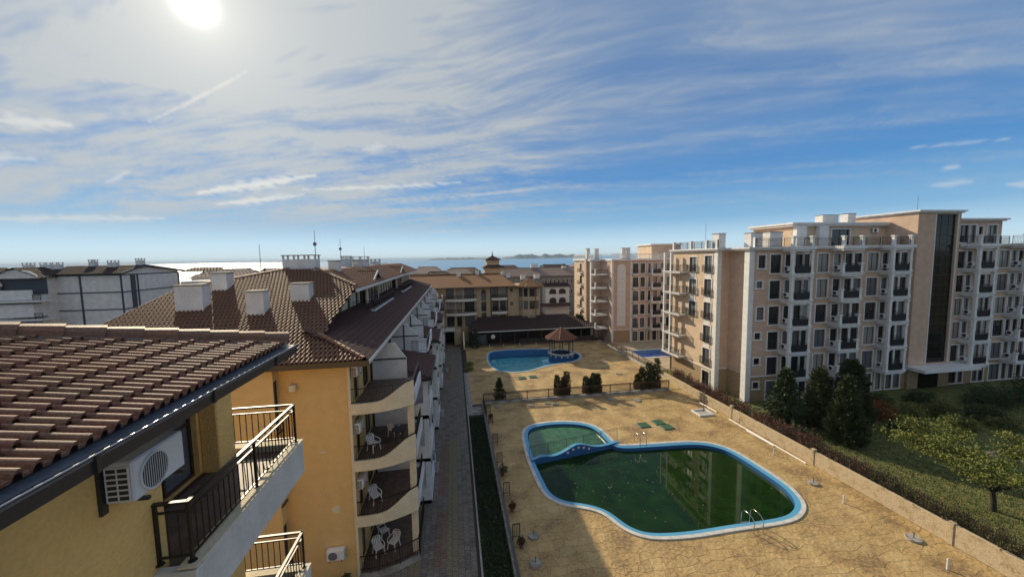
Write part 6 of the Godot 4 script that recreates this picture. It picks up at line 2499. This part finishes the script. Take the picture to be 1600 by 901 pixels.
func leafy_tree() -> void:
	var r = RandomNumberGenerator.new()
	r.seed = 77
	var t = thing("garden_tree", "spreading thin-leaved yellow green tree with forked trunk in the right garden", "tree", V(34.4, 0, -17.9))
	var b = MB.new()
	var tips = []
	var trunk = [V(0, -0.1, 0), V(-0.05, 0.7, 0.0), V(-0.1, 1.5, -0.1)]
	b.tube(trunk, 0.17, 0.13, 8)
	# limbs reach out flat, most of them to the left and back
	for i in 20:
		var a = r.randf_range(0, TAU)
		if i < 12: a = r.randf_range(PI * 0.72, PI * 1.45)
		var l = r.randf_range(2.4, 5.4)
		var d = V(cos(a), 0, sin(a))
		var p = [V(-0.1, 1.25, -0.1)]
		for k in range(1, 5):
			var f = k / 4.0
			p.append(V(-0.1, 1.25, -0.1) + d * l * f + V(r.randfn() * 0.12, 2.7 * sqrt(f) + r.randfn() * 0.1, r.randfn() * 0.12))
		b.tube(p, 0.075, 0.015, 6)
		for k in range(2, 5):
			for m in 2:
				var e: Vector3 = p[k] + V(r.randfn() * 0.7, r.randf_range(-0.1, 0.5), r.randfn() * 0.7)
				b.tube([p[k], (p[k] + e) * 0.5 + V(0, 0.06, 0), e], 0.016, 0.005, 4, false)
				tips.append(e); tips.append((p[k] + e) * 0.5)
	part(t, "trunk", b, M.bark)
	var c = MB.new()
	c.coloured = true
	for e in tips:
		var yel = r.randf()
		for i in 92:
			var p: Vector3 = e + V(r.randfn() * 0.30, r.randfn() * 0.11, r.randfn() * 0.30)
			var g = Color(0.09, 0.13, 0.02).lerp(Color(0.23, 0.21, 0.04), r.randf() * (0.4 + 0.6 * yel))
			leaf(c, p, (rdir(r) + V(0, -0.3, 0)).normalized(), r.randf_range(0.08, 0.17), 0.32, g * r.randf_range(0.7, 1.15), r)
	part(t, "crown", c, M.leaf)

func build_plants() -> void:
	var dk = Color(0.030, 0.050, 0.018)
	var md = Color(0.055, 0.080, 0.024)
	# the four big evergreens by the tan block
	conifer("spruce with tiered branches at the corner of the tan block", "tree", "spruce_tree", 32.2, -31.3, 5.6, 1.75, 8500, dk, md, 101, 0.85, true, "")
	conifer("tall dense thuja right of the tiered spruce", "tree", "thuja_tree", 34.9, -30.2, 5.7, 1.45, 8500, dk, Color(0.075, 0.085, 0.022), 102, 0.55, false, "dense thujas in the garden")
	conifer("front dense thuja closest to the garden wall", "tree", "thuja_tree", 34.0, -26.9, 5.9, 1.6, 9500, dk, Color(0.06, 0.075, 0.024), 103, 0.6, false, "dense thujas in the garden")
	conifer("dark wide thuja behind the front one", "tree", "thuja_tree", 38.2, -30.0, 6.2, 1.9, 9500, dk, Color(0.045, 0.06, 0.018), 104, 0.5, false, "dense thujas in the garden")
	conifer("round dark evergreen beside the far tan block's corner", "tree", "thuja_tree", 25.6, -74.2, 4.6, 1.9, 5000, dk, md, 105, 0.42, false, "")
	conifer("dark evergreen at the left end of the restaurant", "tree", "thuja_tree", 3.6, -69.4, 3.6, 0.9, 2500, dk, md, 106, 0.3, false, "")
	# columns of thuja by the fence
	var grp = [[12.0, 2.6, "leftmost dark thuja column behind the court fence"], [12.75, 2.3, "reddish thuja column, second behind the court fence"], [13.25, 2.9, "tallest thuja of the left fence cluster"], [15.6, 2.2, "left thuja of the middle fence cluster"], [16.25, 1.9, "short thuja in the middle fence cluster"], [16.75, 2.4, "thuja in the middle fence cluster with a pale tag"], [17.15, 2.5, "right thuja of the middle fence cluster"], [22.55, 2.0, "short thuja at the left of the right fence cluster"], [23.15, 2.9, "slim thuja in the right fence cluster"], [23.8, 3.5, "big thuja in the right fence cluster"], [24.5, 3.0, "thuja right of the big one at the fence"], [25.1, 3.9, "tallest thuja of the right fence cluster"]]
	var i = 0
	for g in grp:
		var red = i == 1
		conifer(g[2], "shrub", "thuja_column", g[0], -42.75 + 0.25 * sin(i * 2.3), g[1], 0.44 + 0.03 * (i % 3), 5600, Color(0.05, 0.022, 0.014) if red else dk, Color(0.10, 0.045, 0.025) if red else md, 120 + i, 0.24, false, "thujas along the court fence")
		i += 1
	conifer("squat cone shaped thuja at the fence's left end", "shrub", "thuja_column", 4.95, -43.2, 2.5, 0.75, 3600, dk, md, 140, 0.7, false, "thujas along the court fence")
	for q in [[-7.0, -17.9, 1.6, "dark cone shaped bush at the foot of the mustard end wall"], [-5.9, -18.6, 1.0, "small cone bush beside the mustard wall's corner"]]:
		conifer(q[3], "shrub", "cone_bush", q[0], q[1], q[2], 0.5, 2400, dk, md, 150 + int(q[2] * 10), 0.6, false, "bushes below the mustard wall")
	leafy_tree()
	# shrubs in front of the tan block and over the garden
	var ol = Color(0.08, 0.10, 0.026)
	var yl = Color(0.21, 0.20, 0.045)
	var rd = Color(0.17, 0.065, 0.025)
	var sp = [[42.5, -30.6, V(1.7, 1.9, 1.5), rd, Color(0.24, 0.10, 0.03), "rusty orange leaved shrub right of the dark thujas"], [45.6, -30.2, V(2.0, 1.6, 1.5), ol, yl, "yellow green shrub right of the rusty one"], [49.4, -30.0, V(2.3, 1.4, 1.5), ol, Color(0.11, 0.11, 0.03), "olive shrub in the middle of the garden bed"], [53.0, -28.8, V(2.4, 1.3, 1.6), dk, ol, "dull green shrub near the entrance porch"], [57.5, -31.0, V(3.4, 2.5, 2.0), dk, md, "dark hedge mass right of the entrance porch"], [63.5, -31.0, V(4.2, 2.9, 2.2), dk, md, "widest dark hedge near the right edge"], [71.0, -31.0, V(4.2, 3.0, 2.4), dk, md, "dark hedge mass cut by the right edge"], [60.5, -27.5, V(3.0, 1.5, 2.0), ol, Color(0.12, 0.12, 0.04), "olive bush before the widest dark hedge"], [40.6, -27.6, V(1.5, 1.1, 1.3), dk, md, "low dark bush under the wide thuja"], [56.5, -25.5, V(2.6, 1.2, 2.0), ol, Color(0.11, 0.10, 0.03), "olive bush before the dark hedge"], [29.8, -40.2, V(0.9, 1.0, 1.8), Color(0.05, 0.05, 0.025), Color(0.10, 0.085, 0.04), "thin olive bush beside the court's far right corner"], [31.0, -29.0, V(1.1, 0.9, 1.1), dk, md, "small dark bush at the spruce's foot"], [43.6, -27.9, V(1.3, 0.9, 1.1), ol, yl, "low yellowish bush in front of the rusty shrub"], [47.6, -27.4, V(1.7, 1.1, 1.3), ol, yl, "broad yellow green bush in the middle of the lawn edge"], [51.4, -26.6, V(1.6, 1.0, 1.2), ol, Color(0.14, 0.13, 0.04), "loose olive bush left of the bush before the hedge"], [46.0, -33.2, V(2.0, 1.4, 1.0), dk, ol, "dark shrub against the ground floor left of the porch"], [51.5, -33.2, V(2.2, 1.3, 1.0), dk, md, "dark shrub against the ground floor nearest the porch"]]
	i = 0
	for q in sp:
		shrub(q[5], "garden_shrub", q[0], 0, q[1], q[2], int(1500 * q[2].x), q[3], q[4], 200 + i, "shrubs in the right garden")
		i += 1
	for q in [[1.9, -58.3, "farther golden shrub on the planting strip"], [1.8, -55.6, "nearer golden shrub on the planting strip"]]:
		shrub(q[2], "golden_shrub", q[0], 0.0, q[1], V(0.8, 0.5, 0.75), 900, Color(0.16, 0.15, 0.03), Color(0.30, 0.28, 0.08), 230 + i, "golden shrubs by the path")
		i += 1
	# red creeper hedge on the garden wall
	var hd = thing("hedge", "dark red leaved hedge growing along the garden wall", "hedge", V(28.6, 0, -28))
	var hm = MB.new()
	hm.coloured = true
	var r = RandomNumberGenerator.new()
	r.seed = 41
	var nz = _noise(43, 0.35, 3)
	for k in 1300:
		var z = r.randf_range(-17.0, 19.5)
		var f = sstep(2.0, 9.0, z + 5.0 * nz.get_noise_2d(z * 0.8, 3.0))
		var ca = Color(0.10, 0.030, 0.026).lerp(Color(0.05, 0.055, 0.02), f)
		var cb = Color(0.19, 0.062, 0.05).lerp(Color(0.11, 0.09, 0.03), f)
		var tone = ca.lerp(cb, r.randf())
		if r.randf() < 0.2: tone = Color(0.075, 0.06, 0.035)
		var x0 = r.randf_range(-0.25, 0.75)
		var foot = V(x0, r.randf_range(0.3, 0.9), z)
		var top = 1.55 + 0.45 * nz.get_noise_2d(z * 1.3, 0.0) + r.randfn() * 0.22
		var tip = V(x0 + r.randfn() * 0.28, maxf(top, foot.y + 0.3), z + r.randfn() * 0.3)
		hm.tint = Color(0.06, 0.045, 0.035)
		hm.bar(foot, tip, 0.012, 0.012)
		for j in 24:
			var g = sqrt(r.randf())
			var pt = foot.lerp(tip, g) + rdir(r) * 0.12
			leaf(hm, pt, rdir(r), r.randf_range(0.05, 0.11), 0.36, tone * r.randf_range(0.8, 1.2), r)
	part(hd, "foliage", hm, M.leaf)
	# ivy in the planting strip between the path and the court
	var iv = MB.new()
	iv.coloured = true
	for k in 26000:
		var z = r.randf_range(-38.5, -14.0)
		var x = r.randf_range(1.12, 2.62)
		var y = 0.02 + 0.22 * absf(nz.get_noise_2d(x * 3.0, z * 2.0)) + r.randf() * 0.12
		if z < -26.5 and z > -28.5: y += 0.3 * r.randf()
		var g = Color(0.012, 0.028, 0.010).lerp(Color(0.035, 0.062, 0.022), r.randf())
		if r.randf() < 0.004: g = Color(0.3, 0.3, 0.28)
		leaf(iv, V(x, y, z), (rdir(r) + UP * 0.4).normalized(), r.randf_range(0.05, 0.12), 0.38, g, r)
	var io = part(self, "ivy_bed", iv, M.leaf)
	stuff(io)
	meta(io, "dark green ivy covering the strip between path and court", "ground cover")
	# dry grass and fallen leaves on the lawn
	var gr = MB.new()
	gr.coloured = true
	for k in 30000:
		var x = r.randf_range(29.5, 62)
		var z = r.randf_range(-31, -9)
		if r.randf() < 0.45: x = r.randf_range(29.5, 42)
		var g = Color(0.04, 0.06, 0.015).lerp(Color(0.13, 0.125, 0.035), pow(r.randf(), 1.5))
		if r.randf() < 0.12: g = Color(0.17, 0.10, 0.035)
		leaf(gr, V(x, 0.0, z), (rdir(r) * 0.6 + UP).normalized(), r.randf_range(0.05, 0.16), 0.2, g, r)
	var go = part(self, "lawn_grass", gr, M.leaf)
	stuff(go)
	meta(go, "uneven grass and leaf litter on the right garden's lawn", "grass")


# ------------------------------------------------------------------ walls, fences and small things on the courts
func build_garden() -> void:
	var l = MB.new()
	l.quad(V(28.3, -0.03, 6), V(81, -0.03, 6), V(81, -0.03, -36.9), V(28.3, -0.03, -36.9))
	l.quad(V(28.3, -0.03, -36.9), V(33.1, -0.03, -36.9), V(33.1, -0.03, -50.2), V(28.3, -0.03, -50.2))
	struct("lawn", l, M.lawn)
	var p = MB.new()
	var a = PackedVector2Array()
	var b = PackedVector2Array()
	for i in 25:
		var t = i / 24.0
		var x = lerpf(39.0, 75.0, t)
		var z = -24.6 + 2.6 * sin(t * 4.0) + t * 4.0
		a.append(Vector2(x, z + 1.2 + 0.4 * sin(i * 1.7)))
		b.append(Vector2(x, z - 1.2 + 0.4 * sin(i * 2.3)))
	for i in 24:
		p.quad(V(a[i].x, -0.02, a[i].y), V(a[i + 1].x, -0.02, a[i + 1].y), V(b[i + 1].x, -0.02, b[i + 1].y), V(b[i].x, -0.02, b[i].y))
	struct("sand_path", p, M.sand)
	# the wall along the right side of the court, in three stepped lengths
	var w = thing("garden_wall", "weathered tan boundary wall along the right side of the pool court", "wall", V(28.1, 0, -27))
	for q in [[-46.0, -33.5, 0.95], [-33.42, -24.6, 1.05], [-24.52, -16.2, 1.15], [-16.12, -4.0, 1.25]]:
		var m = MB.new()
		m.cbox(-0.11, 0, q[0] + 27, 0.11, q[2], q[1] + 27, 0.015)
		part(w, "wall_length", m, M.garden_wall)
	for z in [-33.45, -24.55, -16.15]:
		var m = MB.new()
		m.cbox(-0.16, 0, z + 27 - 0.16, 0.15, 1.3, z + 27 + 0.16, 0.015)
		part(w, "pier", m, M.garden_wall)
	# iron pickets behind it, near the camera
	var f = thing("picket_fence", "dark iron picket fence with pale tips on the boundary wall", "fence", V(28.35, 0, -16))
	var fm = MB.new()
	var z = -12.0
	while z < 10.0:
		fm.bar(V(0, 0.8, z), V(0, 2.0, z), 0.02, 0.02)
		z += 0.14
	fm.bar(V(0, 1.2, -12), V(0, 1.2, 10), 0.03, 0.04)
	fm.bar(V(0, 1.85, -12), V(0, 1.85, 10), 0.03, 0.04)
	part(f, "pickets", fm, M.iron)
	# low red fence between the two courts and the neighbour
	var rf = thing("picket_fence", "reddish brown fence running away between the far court and the neighbour's pool", "fence", V(28.6, 0, -56))
	var rm = MB.new()
	railing(rm, V(0.0, 0.25, 10.0), V(-0.3, 0.25, -14.0), 1.0, 0.16, 2.0, 0.03)
	part(rf, "railing", rm, M.tile_maroon)
	var rk = MB.new()
	rk.box(-0.45, 0, -14.0, -0.2, 0.3, 10.0)
	part(rf, "plinth", rk, M.kerb)
	# planting strip edges
	var k = thing("kerb", "pale stone kerb between the paved path and the ivy strip", "kerb", V(1.02, 0, -28))
	for i in 28:
		var m = MB.new()
		m.cbox(-0.05, -0.05, 12.9 - i, 0.06, 0.09, 13.88 - i, 0.012)
		part(k, "kerbstone", m, M.kerb)
	var so = MB.new()
	so.quad(V(1.06, -0.01, 0), V(2.66, -0.01, 0), V(2.66, -0.01, -39.2), V(1.06, -0.01, -39.2))
	struct("soil_strip", so, M.soil)
	var pv = MB.new()
	pv.box(1.06, -0.04, -41.5, 2.66, 0.06, -39.2)
	pv.box(0.95, -0.04, -54.5, 1.6, 0.03, -41.5)
	struct("strip_paving", pv, M.concrete)
	var sl = MB.new()
	sl.box(1.0, -0.04, -70.0, 1.62, 0.10, -54.5)
	struct("strip_edge", sl, M.soil)
	var cw = thing("court_wall", "low dark coped wall between the ivy strip and the pool court", "wall", V(2.8, 0, -28))
	var m1 = MB.new()
	m1.box(-0.13, -0.05, -14.0, 0.12, 0.42, 26.0)
	part(cw, "wall", m1, M.concrete)
	var m2 = MB.new()
	m2.box(-0.02, 0.421, -14.0, 0.14, 0.50, 26.0)
	part(cw, "coping", m2, M.gutter)
	var where = {-39.2: "nearest the court fence", -36.6: "second from the court fence", -32.4: "third from the court fence", -29.1: "level with the pool's dividing wall", -25.0: "level with the pool's left bend", -20.8: "nearest the umbrella bases"}
	for zz in where:
		var t = thing("railing_panel", "small black railing panel beside the ivy wall, %s" % where[zz], "railing", V(3.02, 0, zz), 0, "railing panels on the court wall")
		var fr = MB.new()
		fr.bar(V(0, 0, 0), V(0, 1.05, 0), 0.05, 0.05)
		fr.bar(V(0.42, 0, 0), V(0.42, 1.05, 0), 0.05, 0.05)
		fr.bar(V(0, 1.05, 0), V(0.42, 1.05, 0), 0.05, 0.05)
		fr.bar(V(0, 0.25, 0), V(0.42, 0.25, 0), 0.03, 0.03)
		part(t, "frame", fr, M.iron)
		for i in 3:
			var q = MB.new()
			q.bar(V(0.105 * (i + 1), 0.25, 0), V(0.105 * (i + 1), 1.05, 0), 0.028, 0.028)
			part(t, "baluster", q, M.iron)
	var i2 = 0
	for q in [[3.35, -37.9, "far brown pot plant beside the ivy wall"], [3.3, -27.6, "spreading plant leaning over the ivy wall"], [3.38, -23.4, "small rusty plant beside the ivy wall"], [3.42, -20.2, "brown pot plant nearest the umbrella bases"]]:
		var pt = shrub(q[2], "pot_plant", q[0], 0.26, q[1], V(0.3, 0.34, 0.3) * (1.5 if i2 == 1 else 0.8), 260, Color(0.06, 0.035, 0.015), Color(0.13, 0.07, 0.03) if i2 != 1 else Color(0.07, 0.09, 0.03), 300 + i2, "pot plants by the ivy wall", "plant", 0.11)
		var pm = MB.new()
		pm.tube([V(0, -0.26, 0), V(0, -0.02, 0), V(0, 0.04, 0)], 0.11, 0.16, 12)
		part(pt, "pot", pm, M.terracotta)
		i2 += 1
	# court fence
	var cf = thing("court_fence", "brown iron fence across the court on a low dark kerb", "fence", V(2.9, 0, -42.0))
	var kb = MB.new()
	kb.box(0, -0.05, -0.15, 23.4, 0.28, 0.12)
	part(cf, "kerb", kb, M.concrete)
	for s in 9:
		var m = MB.new()
		railing(m, V(2.6 * s, 0.28, 0), V(2.6 * (s + 1), 0.28, 0), 1.0, 0.13, 2.6, 0.042)
		part(cf, "railing_panel", m, M.brown_frame)
	var m5 = MB.new()
	railing(m5, V(0, 0.28, 0), V(0, 0.28, 4.0), 1.0, 0.13, 2.0, 0.034)
	part(cf, "railing_panel", m5, M.brown_frame)

func umbrella_base(label: String, x: float, z: float, r: float, post: bool) -> void:
	var t = thing("umbrella_base", label, "umbrella base", V(x, 0, z), 0, "parasol bases on the courts")
	var m = MB.new()
	m.tube([V(0, 0, 0), V(0, 0.07, 0), V(0, 0.10, 0)], r, r * 0.9, 20)
	part(t, "disc", m, M.concrete)
	if post:
		var p = MB.new()
		p.tube([V(0, 0.08, 0), V(0, 0.46, 0)], 0.028, 0.028, 8)
		part(t, "tube", p, M.metal_grey)

func small_things() -> void:
	umbrella_base("round concrete parasol base nearest the bottom of the picture", 3.99, -18.89, 0.34, true)
	umbrella_base("round concrete parasol base just beyond the nearest one", 4.32, -20.91, 0.34, true)
	umbrella_base("round concrete parasol base right of the green pool", 25.75, -22.4, 0.36, true)
	umbrella_base("round concrete parasol base near the wall at lower right", 26.4, -16.77, 0.40, true)
	umbrella_base("parasol base below the fence, first from left", 4.4, -40.9, 0.36, false)
	umbrella_base("parasol base below the fence, second from left", 8.27, -40.5, 0.36, true)
	umbrella_base("parasol base of the close pair below the left thujas, left one", 10.3, -40.85, 0.34, false)
	umbrella_base("parasol base of the close pair below the left thujas, right one", 11.1, -40.35, 0.36, false)
	umbrella_base("parasol base below the middle thujas", 17.9, -40.5, 0.38, false)
	umbrella_base("parasol base right of the middle thujas' shadow", 20.8, -39.55, 0.42, false)
	umbrella_base("dark parasol base right of the gazebo pool", 23.25, -54.97, 0.4, false)
	umbrella_base("dark parasol base in the far court nearer the fence", 23.03, -49.36, 0.4, false)
	bollard_post("white post right of the green pool's lower bend", 25.7, -20.2, 0.5)
	bollard_post("white post at the lower right of the court", 25.6, -14.75, 0.55)
	bollard_post("thin post between the parasol base and the garden wall", 26.3, -26.4, 0.5)
	# green covers let into the paving
	var cv = MB.new()
	cv.cbox(-0.55, 0.01, -0.5, 0.55, 0.09, 0.5, 0.012)
	var cm = cv.mesh()
	for q in [[18.3, -33.5, "single square green cover on the paving by the pool"], [20.1, -33.8, "farther green cover of the adjoining pair"], [20.35, -32.7, "nearer green cover of the adjoining pair"], [9.0, -50.3, "left dark green cover in the far court"], [10.6, -50.5, "right dark green cover in the far court"]]:
		var t = thing("green_cover", q[2], "cover", V(q[0], 0, q[1]), 0.04, "green hatch covers")
		part(t, "lid", cm, M.green_plastic)
		var rim = MB.new()
		rim.box(-0.6, 0.0, -0.55, 0.6, 0.012, 0.55)
		part(t, "rim", rim, M.concrete)
	# poolside shower
	var s = thing("shower", "poolside shower with square white tray and tall thin pole", "shower", V(25.9, 0, -35.0))
	var tr = MB.new()
	for q in [[-0.85, -0.75, 0.85, -0.63], [-0.85, 0.63, 0.85, 0.75], [-0.85, -0.63, -0.73, 0.63], [0.73, -0.63, 0.85, 0.63]]:
		tr.box(q[0], 0.0, q[1], q[2], 0.16, q[3])
	part(s, "tray_rim", tr, M.white)
	var tf = MB.new()
	tf.box(-0.73, 0.0, -0.63, 0.73, 0.04, 0.63)
	part(s, "tray_floor", tf, M.kerb)
	var po = MB.new()
	po.tube([V(0.35, 0.02, -0.3), V(0.35, 2.2, -0.3)], 0.035, 0.03, 8)
	part(s, "pole", po, M.tile_maroon)
	var sh = MB.new()
	sh.tube([V(0.35, 2.15, -0.3), V(0.30, 2.24, -0.2), V(0.2, 2.2, -0.05)], 0.025, 0.04, 8)
	part(s, "shower_head", sh, M.metal)
	# white pipes lying along the wall
	var pp = thing("drain_pipe", "long white plastic pipe lying on the paving along the garden wall", "pipe", V(27.5, 0.05, -29))
	for q in [[-4.2, 4.3, 0.0, 0.055], [-1.6, 1.4, -0.16, 0.05]]:
		var m = MB.new()
		m.tube([V(q[2], 0, q[0]), V(q[2] + 0.1, 0, q[1])], q[3], q[3], 8)
		part(pp, "pipe", m, M.white_plastic)
	var p2 = thing("drain_pipe", "short white pipe on the paving beside the shower tray", "pipe", V(27.4, 0.05, -36.2))
	var m3 = MB.new()
	m3.tube([V(0, 0, -1.3), V(0.1, 0, 1.3)], 0.06, 0.06, 8)
	part(p2, "pipe", m3, M.white_plastic)
	# litter bins along the path
	for q in [[-1.9, -29.2, "nearest square concrete bin on the path"], [-1.75, -39.8, "middle square concrete bin on the path"], [-1.5, -55.6, "farthest square concrete bin on the path"]]:
		var t = thing("litter_bin", q[2], "bin", V(q[0], 0, q[1]), 0, "concrete bins along the path")
		var b = MB.new()
		for e in [[-0.2, -0.2, 0.2, -0.13], [-0.2, 0.13, 0.2, 0.2], [-0.2, -0.13, -0.13, 0.13], [0.13, -0.13, 0.2, 0.13]]:
			b.box(e[0], 0, e[1], e[2], 0.62, e[3])
		part(t, "shell", b, M.kerb)
		var n = MB.new()
		n.box(-0.13, 0.02, -0.13, 0.13, 0.34, 0.13)
		part(t, "liner", n, M.fan_dark)
	# balcony furniture on the long mustard house
	chair("white plastic chair on the second floor corner balcony, facing the path", -4.75, 6.35, -21.0, 0.9)
	chair("white plastic chair on the second floor balcony beside the dark table", -3.9, 6.35, -22.6, 2.6)
	chair("white plastic chair on the first floor corner balcony by the wall", -4.8, 3.3, -21.0, 0.7)
	chair("left white plastic chair on the ground floor terrace", -4.75, 0.25, -20.9, 0.6)
	chair("right white plastic chair on the ground floor terrace", -3.95, 0.25, -21.2, -0.5)
	chair("white plastic chair at the rear of the ground floor terrace", -4.7, 0.25, -22.2, 2.2)
	var tb = thing("balcony_table", "dark cluttered round table on the second floor corner balcony", "table", V(-3.5, 6.35, -21.9))
	var tt = MB.new()
	tt.tube([V(0, 0.68, 0), V(0, 0.72, 0)], 0.42, 0.42, 20)
	part(tb, "tabletop", tt, M.dark_frame)
	for i in 4:
		var lg = MB.new()
		var a = TAU * i / 4 + 0.5
		lg.bar(V(cos(a) * 0.32, 0, sin(a) * 0.32), V(cos(a) * 0.22, 0.68, sin(a) * 0.22), 0.04, 0.04)
		part(tb, "leg", lg, M.dark_frame)
	for q in [[9.4, "attic"], [6.35, "second floor"], [3.3, "first floor"]]:
		ac_unit("white air conditioner on the wall of the %s corner balcony" % q[1], Transform3D(Basis(UP, PI / 2), V(-5.42, q[0] + 1.55, -19.75)), 0.8, 0.58, 0.3, true, "air conditioners on the corner balconies")


func _ready() -> void:
	rng.seed = 7
	setup_view()
	make_materials()
	build_ground()
	build_court()
	house_a()
	house_b()
	block_c()
	block_c1()
	house_d()
	restaurant()
	gazebo()
	house_e()
	house_f()
	build_garden()
	build_plants()
	small_things()
